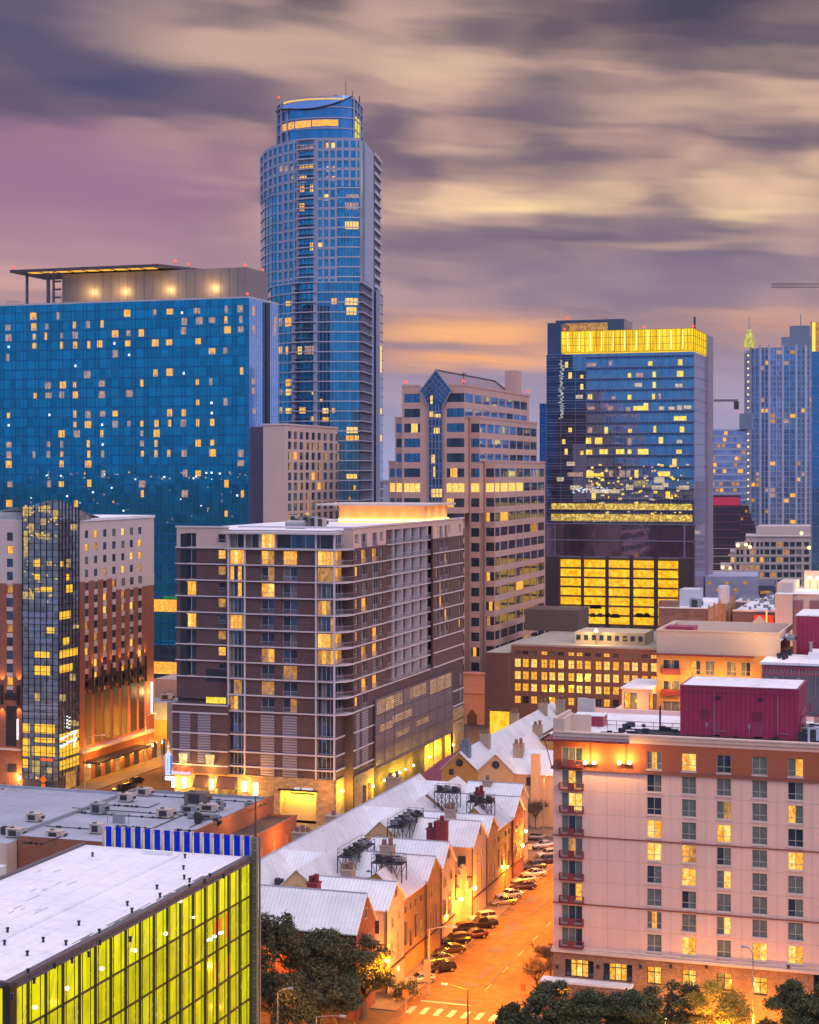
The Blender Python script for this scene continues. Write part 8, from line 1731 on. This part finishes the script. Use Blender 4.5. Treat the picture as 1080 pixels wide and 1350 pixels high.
def limbs(mb, x, y, z, h, r, n, spread, depth_=2):
    top = Vector((x, y, z + h)); mb.tube((x, y, z), top, r, 7, 0, r * .7)
    ends = []
    for k in range(n):
        a = 2 * math.pi * (k + rnd() * .6) / n; e = top + Vector((math.cos(a) * spread * (.6 + .5 * rnd()), math.sin(a) * spread * (.6 + .5 * rnd()), spread * (.5 + .6 * rnd()))); mid = (top + e) / 2 + Vector((0, 0, spread * .15)); mb.tube(top, mid, r * .5, 5, 0, r * .35); mb.tube(mid, e, r * .35, 5, 0, r * .14); ends.append(e)
        for j in range(depth_ * 2): e2 = mid + (e - mid) * rnd() + Vector((random.gauss(0, .35), random.gauss(0, .35), abs(random.gauss(0, .3)))) * spread * .8; mb.tube(mid + (e - mid) * .3, e2, r * .16, 4, 0, r * .05); ends.append(e2)
    return ends
def tree(x, y, h, r, lab, n=5200, size=.24, lm=None, name='live_oak', trunk=None, nl=34, fl=.62, grp=None):
    T = thing(name, lab, 'tree', (x, y, 0), grp); m = MB(); th = trunk or h * .3; ends = limbs(m, x, y, 0, th, .12 + h * .028, 6, r * .7); m.build('trunk', BARK, T)
    lobes = []
    for k in range(nl): a = rnd() * 2 * math.pi; d_ = r * .72 * rnd() ** .5; lobes.append((x + d_ * math.cos(a), y + d_ * math.sin(a), th + (h - th) * (.2 + .65 * rnd() * (1 - .45 * d_ / r)) , r * (.15 + .2 * rnd()), fl))
    m = MB(); crown(m, lobes, n, size); m.build('crown', lm or LEAF, T); return T
def bare(x, y, h, r, lab, n=7):
    T = thing('bare_tree', lab, 'tree', (x, y, 0)); m = MB(); ends = limbs(m, x, y, 0, h * .35, .16, n, r, 5); m.build('trunk', BARK, T); m = MB()
    for e in ends:
        for k in range(9): d_ = Vector((random.gauss(0, 1), random.gauss(0, 1), abs(random.gauss(.3, .8)))).normalized() * r * (.3 + .4 * rnd()); m.tube(e, e + d_, .03, 3, 0, .012); e2 = e + d_ * .6; d2 = Vector((random.gauss(0, 1), random.gauss(0, 1), random.gauss(0, 1))).normalized() * r * .25; m.tube(e2, e2 + d2, .018, 3, 0, .01)
    m.build('crown', BARK, T)
def at(px, py, z=0): return pt(px, py, z)
D_ = lambda px, d_: ptD(px, d_)
tree(*D_(362, 222), 19.2, 4.0, 'tall narrow dark tree directly right of the lattice column', 9500, .22, trunk=3, fl=1.5); tree(*D_(421, 226), 15.4, 6.0, 'broad live oak with grey green crown in front of the nearest white roof', 15000, .22, nl=60, trunk=3.2); tree(*D_(480, 230), 12.6, 4.6, 'smaller live oak right of the broad one, before the red gable', 7500, .22, trunk=2.6); tree(*D_(392, 219), 10.4, 5.2, 'low live oak with orange lit underside below the broad oak', 8000, .22, trunk=2.4); tree(*D_(446, 220.5), 9.6, 4.0, 'low dark live oak between the broad oak and the sidewalk', 7000, .22, trunk=2.4)
for i, (px, d_, h, r, lab) in enumerate(((676, 216, 7.2, 3.2, 'small dark tree at the street corner below the bare tree'), (735, 214, 11.0, 4.9, 'dark live oak below the left corner of the pink hotel'), (695, 212, 8.4, 3.2, 'low tree left of the hotel corner oak'), (782, 213, 10.4, 4.2, 'round oak between the hotel corner oak and the one under the black framed windows'), (838, 213, 11.2, 4.9, 'dark live oak under the two wide black framed windows'), (1045, 213, 11.2, 4.7, 'dark live oak at the right edge before the brick foot'), (1085, 212, 11.5, 4.2, 'live oak cut by the right photo edge'))): tree(*D_(px, d_), h, r, lab, 11000 if r > 4 else 5200, .21, trunk=2)
tree(*D_(948, 212), 11.6, 4.3, 'yellow leaved tree glowing in lamp light before the brick foot', 8000, .18, LEAFY, name='autumn_tree', trunk=2.4); tree(*D_(900, 216), 11.0, 3.8, 'dark olive tree between the yellow tree and the oak', 5200, .2, trunk=2)
pl(*ptD(948, 206.5), 5.5, 2600, (1, .45, .04)); pl(*ptD(948, 214), 1.6, 900, (1, .45, .05)); pl(*ptD(840, 207), 2.5, 500, (1, .4, .04)); pl(*ptD(735, 208), 2.5, 400, (1, .4, .04)); pl(*ptD(425, 219), 1.5, 800, (1, .35, .03)); pl(*ptD(470, 224), 2.0, 700, (1, .35, .03)); pl(*ptD(958, 211), 3.4, 700, (1, .45, .05)); pl(*ptD(925, 210.5), 3.0, 400, (1, .45, .05)); pl(*ptD(398, 221), 2.2, 900, (1, .35, .03)); pl(*ptD(365, 219), 2.0, 500, (1, .35, .03))  # unseen lamps added around the trees to brighten their leaves
bare(*at(708, 1316), 6.4, 2.1, 'leafless young tree on the sidewalk left of the pink hotel'); bare(*at(726, 1290), 6.2, 1.8, 'second leafless tree half hidden by the hotel corner'); bare(*at(706, 1094), 7.0, 2.2, 'leafless tree against the pale wall beyond the cross street'); bare(*at(10, 1092), 9, 3, 'leafless tree at the left photo edge by the intersection')
bare(*at(86, 1080), 4.2, 1.8, 'small leafless street tree behind the grey flat roof')
x, y = at(527, 1316); T = thing('shrub', 'dark round shrub at the street corner beside the lamp post', 'shrub', (x, y, 0)); m = MB()
for k in range(6): m.tube((x, y, 0), (x + random.gauss(0, .5), y + random.gauss(0, .5), 1.6), .04, 4)
m.build('stem', BARK, T); m = MB(); crown(m, [(x + random.gauss(0, .9), y + random.gauss(0, .9), .9 + rnd() * 1.2, .9, .9) for _ in range(9)], 2600, .15); m.build('foliage', LEAF, T)

# ------------------------------------------------------------ cars
CARW = mat('car_window', (.015, .017, .02), .06, .2, var=.05, spec=1.0); TYRE = mat('tyre_rubber', (.02, .02, .02), .8); RIM = mat('wheel_rim', (.42, .42, .44), .35, .8); TAIL = mat('tail_light', (.35, .01, .01), .3); HEAD = mat('head_light', (.6, .6, .62), .15, .3)
def car_mesh(kind):
    L_, W_, H_ = {'sedan': (4.75, 1.82, 1.43), 'suv': (4.7, 1.9, 1.74), 'hatch': (4.1, 1.76, 1.5), 'pickup': (5.4, 1.95, 1.85)}[kind]
    low = .32; belt = .62 * H_ if kind != 'sedan' else .9
    # body sections along x (nose at -L/2): x, bottom, top, half width
    S = {'sedan': [(-1, .42, .60, .66), (-.96, .34, .70, .84), (-.8, .28, .80, .95), (-.42, .26, .90, 1), (.0, .26, .92, 1), (.5, .26, .95, 1), (.8, .28, .96, .97), (.96, .34, .92, .86), (1, .45, .82, .72)],
         'suv': [(-1, .45, .74, .74), (-.95, .38, .92, .88), (-.75, .34, 1.02, .97), (-.4, .32, 1.08, 1), (.1, .32, 1.10, 1), (.6, .32, 1.12, 1), (.9, .34, 1.12, .97), (.98, .4, 1.08, .9), (1, .5, .95, .82)],
         'hatch': [(-1, .42, .64, .70), (-.95, .34, .76, .86), (-.75, .3, .88, .96), (-.35, .28, .95, 1), (.2, .28, .98, 1), (.7, .28, 1.0, .98), (.95, .34, 1.0, .9), (1, .45, .9, .8)],
         'pickup': [(-1, .5, .82, .78), (-.95, .42, 1.0, .92), (-.7, .38, 1.1, .98), (-.3, .36, 1.15, 1), (.2, .36, 1.15, 1), (.6, .36, 1.15, 1), (.98, .4, 1.14, .97), (1, .5, 1.1, .95)]}[kind]
    b = MB(); rings = []
    for (t, zb, zt_, w) in S:
        x = t * L_ / 2; hw = w * W_ / 2; r_ = []
        for (yy, zz) in ((-hw * .88, zb), (-hw, zb + (zt_ - zb) * .35), (-hw * .98, zb + (zt_ - zb) * .75), (-hw * .86, zt_), (0, zt_ + .03), (hw * .86, zt_), (hw * .98, zb + (zt_ - zb) * .75), (hw, zb + (zt_ - zb) * .35), (hw * .88, zb)): b.v.append((x, yy, zz)); r_.append(len(b.v) - 1)
        rings.append(r_)
    for r0, r1 in zip(rings, rings[1:]):
        for k in range(9): j = (k + 1) % 9; b.f.append((r0[k], r0[j], r1[j], r1[k])); b.mi.append(0)
    b.f.append(tuple(rings[0])); b.mi.append(0); b.f.append(tuple(reversed(rings[-1]))); b.mi.append(0)
    C_ = {'sedan': [(-.34, .90), (-.06, 1.39), (.30, 1.43), (.52, 1.34), (.80, .95)], 'suv': [(-.42, 1.06), (-.2, 1.66), (.3, 1.74), (.8, 1.70), (.95, 1.12)], 'hatch': [(-.42, .93), (-.12, 1.44), (.3, 1.5), (.72, 1.44), (.94, 1.0)], 'pickup': [(-.36, 1.13), (-.16, 1.8), (.1, 1.85), (.3, 1.82), (.36, 1.14)]}[kind]
    zb = C_[0][1] - .02; cab = MB(); roof = MB(); hb = W_ / 2 * .86; ht = W_ / 2 * .68
    xb = [c[0] * L_ / 2 for c in C_]; n = len(C_)
    base = [(xb[0], zb), (xb[1], zb), (xb[2], zb), (xb[3], zb), (xb[4], C_[4][1] - .02)]
    for s_ in (-1, 1):
        for k in range(n - 1):
            t0 = ht if 0 < k < n - 1 else hb; t1 = ht if 0 < k + 1 < n - 1 else hb
            p = [(base[k][0], s_ * hb, base[k][1]), (base[k + 1][0], s_ * hb, base[k + 1][1]), (xb[k + 1], s_ * t1, C_[k + 1][1] - (.03 if 0 < k + 1 < n - 1 else 0)), (xb[k], s_ * t0, C_[k][1] - (.03 if 0 < k < n - 1 else 0))]
            cab.q(*p)
    for k in range(n - 1):
        t0 = ht if 0 < k < n - 1 else hb; t1 = ht if 0 < k + 1 < n - 1 else hb; mb = cab if k in (0, n - 2) else roof
        if mb is cab: mb.q((xb[k], -t0, C_[k][1] - .03), (xb[k], t0, C_[k][1] - .03), (xb[k + 1], t1, C_[k + 1][1] - .03), (xb[k + 1], -t1, C_[k + 1][1] - .03))
    r_ = [(xb[k], C_[k][1]) for k in range(1, n - 1)]
    for (a, b2) in zip(r_, r_[1:]): roof.q((a[0], -ht - .03, a[1]), (a[0], ht + .03, a[1]), (b2[0], ht + .03, b2[1]), (b2[0], -ht - .03, b2[1])); roof.q((a[0], -ht - .03, a[1] - .06), (b2[0], -ht - .03, b2[1] - .06), (b2[0], -ht - .03, b2[1]), (a[0], -ht - .03, a[1])); roof.q((a[0], ht + .03, a[1] - .06), (b2[0], ht + .03, b2[1] - .06), (b2[0], ht + .03, b2[1]), (a[0], ht + .03, a[1]))
    for s_ in (-1, 1):    # pillars
        for k, kk in ((0, 1), (4, 3)): roof.tube((xb[k], s_ * hb, C_[k][1]), (xb[kk], s_ * (ht + .02), C_[kk][1] - .02), .045, 4)
        xm = (xb[1] + xb[3]) / 2; roof.tube((xm, s_ * (hb + .01), zb), (xm, s_ * (ht + .03), C_[2][1] - .03), .05, 4)
    return dict(body=b, cab=cab, roof=roof, L=L_, W=W_, top=S)
CARS = {k: car_mesh(k) for k in ('sedan', 'suv', 'hatch', 'pickup')}
PAINT = {}
def paint(n, c, r=.22, m_=.5):
    if n not in PAINT: PAINT[n] = mat('paint_' + n, c, r, m_, var=.04, spec=.8)
    return PAINT[n]
PROTO = {}
def car(kind, pn, pc, x, y, ang, lab, grp=None, z=.012, zone=None):
    key = kind + pn
    if key in PROTO:
        t = copy_tree(PROTO[key]); t.location = (x, y, z); t.rotation_euler = (0, 0, ang)
    else:
        k = CARS[kind]; p = paint(pn, pc); t = thing('parked_car' if kind != 'pickup' else 'parked_pickup', lab, 'car', (0, 0, 0))
        k['body'].build('body', p, t, smooth=False); k['cab'].build('window', CARW, t); k['roof'].build('roof', p, t)
        L_, W_ = k['L'], k['W']
        for sx in (-.62, .60):
            for sy in (-1, 1):
                m = MB(); m.tube((sx * L_ / 2, sy * (W_ / 2 - .2), .33), (sx * L_ / 2, sy * (W_ / 2 + .01), .33), .34, 14); w = m.build('wheel', TYRE, t); m = MB(); m.tube((sx * L_ / 2, sy * (W_ / 2 + .01), .33), (sx * L_ / 2, sy * (W_ / 2 + .035), .33), .21, 10); m.build('rim', RIM, w)
        for sy in (-1, 1):
            zz = k['top'][1][2] - .1; m = MB(); m.box(-L_ / 2 * .985, -L_ / 2 * .93, sy * W_ * .30, sy * W_ * .42, zz - .1, zz + .06); m.build('headlight', HEAD, t); zz = k['top'][-2][2] - .12; m = MB(); m.box(L_ / 2 * .95, L_ / 2 * 1.0, sy * W_ * .31, sy * W_ * .44, zz - .12, zz + .06); m.build('tail_light', TAIL, t)
            m = MB(); m.box(-L_ * .17, -L_ * .13, sy * (W_ / 2 - .03), sy * (W_ / 2 + .13), .95, 1.08); m.build('mirror', p, t)
        PROTO[key] = t; t.location = (x, y, z); t.rotation_euler = (0, 0, ang)
    t['label'] = lab
    if grp: t['group'] = grp
    return t
G = 'cars parked at an angle along the kerb'; SIL = (.45, .44, .42); BLK = (.02, .02, .022); RED_ = (.10, .03, .03); WHT = (.62, .6, .58); GRY = (.18, .17, .17); BG = (.38, .33, .27)
ANG = R(42)      # nose to the left kerb
for (kind, pn, pc, px, py, lab) in (('sedan', 'silver', SIL, 553, 1296, 'pale silver sedan, the nearest parked car beside the lamp post'), ('hatch', 'black', BLK, 583, 1281, 'small black hatchback just behind the nearest silver sedan'), ('sedan', 'greymet', GRY, 578, 1270, 'grey sedan with pale roof between the black hatchback and the brown sedan'), ('sedan', 'brown', (.09, .05, .035), 594, 1257, 'dark brown sedan, fourth from the near end of the row'), ('suv', 'black', BLK, 600, 1245, 'black SUV parked behind the dark brown sedan'), ('sedan', 'maroon', RED_, 624, 1237, 'dark maroon sedan before the black pickup'), ('pickup', 'black', BLK, 634, 1224, 'black pickup, last of the nearer group of cars'), ('suv', 'black', BLK, 608, 1231, 'black SUV with its nose close to the kerb lamp left of the pickup'), ('suv', 'white', WHT, 636, 1216, 'white SUV at the end of the nearer group before the gap'),
        ('sedan', 'tan', BG, 664, 1193, 'tan grey sedan, first after the gap in the row'), ('sedan', 'white', WHT, 671, 1184, 'white sedan right behind the tan grey sedan'), ('sedan', 'plum', (.06, .03, .06), 690, 1173, 'dark plum sedan in the middle of the far group'), ('sedan', 'silver', SIL, 690, 1164, 'silver sedan behind the dark plum sedan'), ('sedan', 'white', WHT, 703, 1156, 'white sedan with a pale roof behind the silver one'), ('suv', 'darkgrey', (.06, .06, .065), 703, 1147, 'dark grey SUV before the last cars of the far group'), ('suv', 'plum', (.06, .03, .06), 721, 1139, 'dark plum SUV against the hotel edge'), ('suv', 'white', WHT, 723, 1131, 'white car furthest up the row, half behind the hotel'), ('sedan', 'black', BLK, 733, 1126, 'black sedan peeking past the hotel corner'), ('sedan', 'white', WHT, 716, 1118, 'white car tucked against the kerb beyond the row')):
    x, y = at(px, py); car(kind, pn, pc, x, y, ANG, lab, G)
x, y = at(703, 1107); car('sedan', 'tan', BG, x, y, 0, 'pale tan sedan crossing at the far junction')
for (kind, pn, pc, px, py, a, lab) in (('suv', 'whitegrey', (.5, .5, .48), 456, 1066, R(82), 'pale SUV in the lane below the yellow lit corner of the brown block'), ('suv', 'white', WHT, 554, 1014, R(80), 'white van like car up the lane near the arcade'), ('hatch', 'black', BLK, 519, 1030, R(80), 'dark car in the lane among planters'), ('hatch', 'darkgrey', (.06, .06, .065), 507, 1036, R(80), 'dark grey car behind it in the lane'),
        ('sedan', 'white', WHT, 35, 1054, 0, 'white police style car waiting at the left intersection'), ('suv', 'black', BLK, 6, 1051, 0, 'black SUV at the left photo edge in the intersection'), ('sedan', 'black', BLK, 178, 1033, R(75), 'black car at the kerb beside the brick hotel'), ('suv', 'darkgrey', (.06, .06, .065), 160, 1044, R(75), 'dark van parked behind the low grey parapet'), ('sedan', 'greymet', GRY, 168, 1040, R(75), 'grey car between the dark van and the black car')):
    x, y = at(px, py); car(kind, pn, pc, x, y, a, lab)

# ------------------------------------------------------------ street furniture
def street_lamp(x, y, h, arm, dirx, lab, lit_=False, e=0, name='street_lamp', diry=0.0, grp=None, pale=True):
    T = thing(name, lab, 'street lamp', (x, y, 0), grp); m = MB(); mt = mat('pale_galvanised_pole', (.40, .36, .34), .5, .5) if pale else DST
    m.tube((x, y, 0), (x, y, h * .93), .13, 8, 0, .08); m.tube((x, y, 0), (x, y, .5), .2, 8); m.build('pole', mt, T); m = MB(); L_ = arm; P0 = Vector((x, y, h * .93)); pr = P0
    for k in range(1, 6): t = k / 5; p = P0 + Vector((dirx * L_ * t, diry * L_ * t, h * .07 * math.sin(t * math.pi / 2))); m.tube(pr, p, .06, 5); pr = p
    m.build('arm', mt, T); m = MB(); m.hexa([(pr.x - .1 * abs(diry) - .05, pr.y - .18), (pr.x + dirx * .75, pr.y - .16), (pr.x + dirx * .75, pr.y + .16), (pr.x - .05, pr.y + .18)] if dirx > 0 else [(pr.x + dirx * .75, pr.y - .16), (pr.x + .05, pr.y - .18), (pr.x + .05, pr.y + .18), (pr.x + dirx * .75, pr.y + .16)], pr.z - .1, pr.z + .12); m.build('lamp_head', mat('pale_lamp_head', (.5, .5, .6), .4, .3), T)
    if lit_:
        m = MB(); m.box(pr.x + dirx * .2, pr.x + dirx * .6, pr.y - .12, pr.y + .12, pr.z - .16, pr.z - .101); m.build('lens', LO, T)
    if e: pl(pr.x + dirx * .4, pr.y, pr.z - .5, e * .5, (1, .30, .02))
x, y = at(566, 1311); street_lamp(x, y, 9.6, 3.2, 1, 'tall pale street lamp rising beside the nearest silver sedan', e=9000)
x, y = D_(617, 222); street_lamp(x, y, 6.6, 2.8, -1, 'dark street lamp at the bottom over the crosswalk', pale=False, e=3500)
x, y = D_(366, 214); street_lamp(x, y, 8.9, 1.8, .8, 'curved pale street lamp before the tall narrow dark tree', e=1200)
x, y = D_(417, 212); street_lamp(x, y, 6.3, 3.1, 1, 'pale street lamp with long level arm below the broad oak', e=1800)
x, y = at(853, 1380); x, y = D_(993, 219); street_lamp(x, y, 12.4, .8, -1, 'pale street lamp against the orange brick foot of the hotel')
x, y = at(850, 1140); x, y = at(717, 1107); street_lamp(x, y, 13, 1.6, 1, 'street lamp at the far junction right of the row end', e=8000)
x, y = at(112, 1055); street_lamp(x, y, 14.5, 4.2, 1, 'tall curved street lamp before the brick hotel canopy', e=4000)
x, y = at(100, 1068); street_lamp(x, y, 11, 3, -1, 'street lamp with pale head left of the tall curved one')
x, y = at(214, 1035); street_lamp(x, y, 10, 2.4, -1, 'street lamp left of the blade sign', e=5000)
x, y = at(192, 1010); street_lamp(x, y, 13, 2.4, 1, 'slim street lamp up the avenue by the brick hotel', e=6000)
for px, py, h in ((9, 1075, 22), (15, 1080, 18)): x, y = at(px, py); T = thing('flag_pole', 'bare pale pole at the left intersection, the %s one' % ('taller' if h > 20 else 'shorter'), 'pole', (x, y, 0)); m = MB(); m.tube((x, y, 0), (x, y, h * .55), .09, 6, 0, .05); m.ball((x, y, h * .55), .1, 0, 6, 4); m.build('pole', mat('pale_galvanised_pole', (.4, .36, .34)), T)
x, y = at(57, 1053); T = thing('road_work_sign', 'orange diamond road work sign at the left intersection', 'sign', (x, y, 0)); m = MB(); zc = 4.2; m.q((x - .9, y, zc), (x, y, zc - .9), (x + .9, y, zc), (x, y, zc + .9)); m.box(x - .5, x + .5, y - .02, y + .04, zc - 2.2, zc - .95); m.build('panel', emis('orange_sign', (1, .16, .02), .75), T); m = MB(); m.box(x - .05, x + .05, y + .05, y + .12, 0, zc); m.build('post', DST, T)
def sign(px, py, h, lab, c=(.6, .2, .05), w=.38, hh=.5):
    x, y = at(px, py); T = thing('street_sign', lab, 'sign', (x, y, 0)); m = MB(); m.tube((x, y, 0), (x, y, h), .05, 6); m.build('post', mat('pale_galvanised_pole', (.4, .36, .34)), T); m = MB(); m.box(x - w, x + w, y - .07, y - .03, h - 2 * hh, h); m.build('panel', mat('sign_' + lab[:5], c, .5), T)
sign(563.5, 1316, 5.2, 'tan street sign post before the nearest silver sedan', (.42, .3, .15), .5, 1.5); sign(535, 1334, 2.9, 'small red and white sign on the corner sidewalk', (.7, .12, .06)); sign(699, 1140, 3.8, 'white sign near the far end of the parked cars', (.7, .65, .5)); sign(432, 1336, 3.2, 'small orange lit sign under the low dark oak', (.5, .2, .05)); sign(24, 1047, 2.4, 'white sign at the foot of the brick hotel', (.7, .65, .6)); sign(690, 1322, 2.6, 'small red sign under the leafless tree', (.6, .05, .03))
for px, py, lab in ((521, 1313, 'black post lantern on the corner by the round shrub'), (666, 1172, 'black post lantern on the kerb beside the far cars'), (586, 1240, 'black post lantern on the kerb beside the dark SUVs')):
    x, y = at(px, py); T = thing('post_lantern', lab, 'street lamp', (x, y, 0)); h = 4.2; m = MB(); m.tube((x, y, 0), (x, y, h - .6), .07, 8); m.tube((x, y, 0), (x, y, .5), .16, 8); m.tube((x, y, h - .7), (x + .5, y, h), .04, 5); m.build('pole', DST, T); m = MB(); m.tube((x + .5, y, h - .65), (x + .5, y, h - .1), .14, 8, 0, .24); m.build('lantern', mat('lantern_glass', (.3, .26, .2), .3), T); m = MB(); m.tube((x + .5, y, h - .1), (x + .5, y, h + .15), .26, 8, 0, .05); m.build('lantern_cap', DST, T); pl(x + .5, y - .4, h - .4, 1300, (1, .40, .03))  # light added at each unlit lantern to warm the gable walls
for px, py, lab in ((120, 1051, 'dark bin near the tall curved lamp'), (68, 1050, 'grey bin beside the stone base of the glass corner'), (13, 1066, 'dark newspaper box at the left intersection'), (24, 1072, 'low dark bollard box at the left intersection')):
    x, y = at(px, py); T = thing('litter_bin', lab, 'bin', (x, y, 0)); m = MB(); m.tube((x, y, 0), (x, y, 1.2), .38, 10, 0, .42); m.build('bin_body', DKF, T); m = MB(); m.tube((x, y, 1.2), (x, y, 1.35), .45, 10, 0, .2); m.build('lid', DKF, T)
# sodium light over the streets, from unseen lamps added along them
for k in range(8): spot(-62.5 - 6 * (k % 2), 228 + k * 13, 10.5, 27000)
for (x, y, e) in ((-74, 216, 17000), (-90, 214, 7000), (-63, 214, 17000), (-104, 213, 3500), (-50, 213, 5000)): spot(x, y, 9.5, e)
for (px, py, e) in ((60, 1060, 9000), (140, 1030, 5000), (190, 1000, 14000), (212, 1010, 9000), (30, 1040, 5000), (420, 1095, 3000), (300, 1090, 5000)): x, y = at(px, py); pl(x, y, 8, e * .5, (1, .40, .035), .4, 'added_street_light')
for (px, py, e) in ((650, 1080, 7000), (700, 1085, 9000), (735, 1090, 7000), (640, 965, 4500), (620, 975, 3500)): x, y = at(px, py); pl(x, y, 7, e * .5, (1, .30, .015), .4, 'added_street_light')
# warm glow of the streets further off
for k in range(9): pl(-66, 350 + k * 26, 10, 9000, (1, .32, .02), .5, 'added_street_light')

# ------------------------------------------------------------ the dusk air
if True:
    hm = bpy.data.materials.new('dusk_haze'); hm.use_nodes = True; t_ = hm.node_tree; t_.nodes.clear(); o_ = t_.nodes.new('ShaderNodeOutputMaterial'); v_ = t_.nodes.new('ShaderNodeVolumePrincipled')
    v_.inputs['Color'].default_value = (.80, .80, .95, 1); v_.inputs['Density'].default_value = .00004; v_.inputs['Anisotropy'].default_value = .2; t_.links.new(v_.outputs[0], o_.inputs['Volume'])
    h_ = MB(); h_.box(-1900, 1500, -60, 2100, -1, 225); o = h_.build('haze', hm); o['kind'] = 'stuff'; o['label'] = 'thin pale dusk haze over the city'
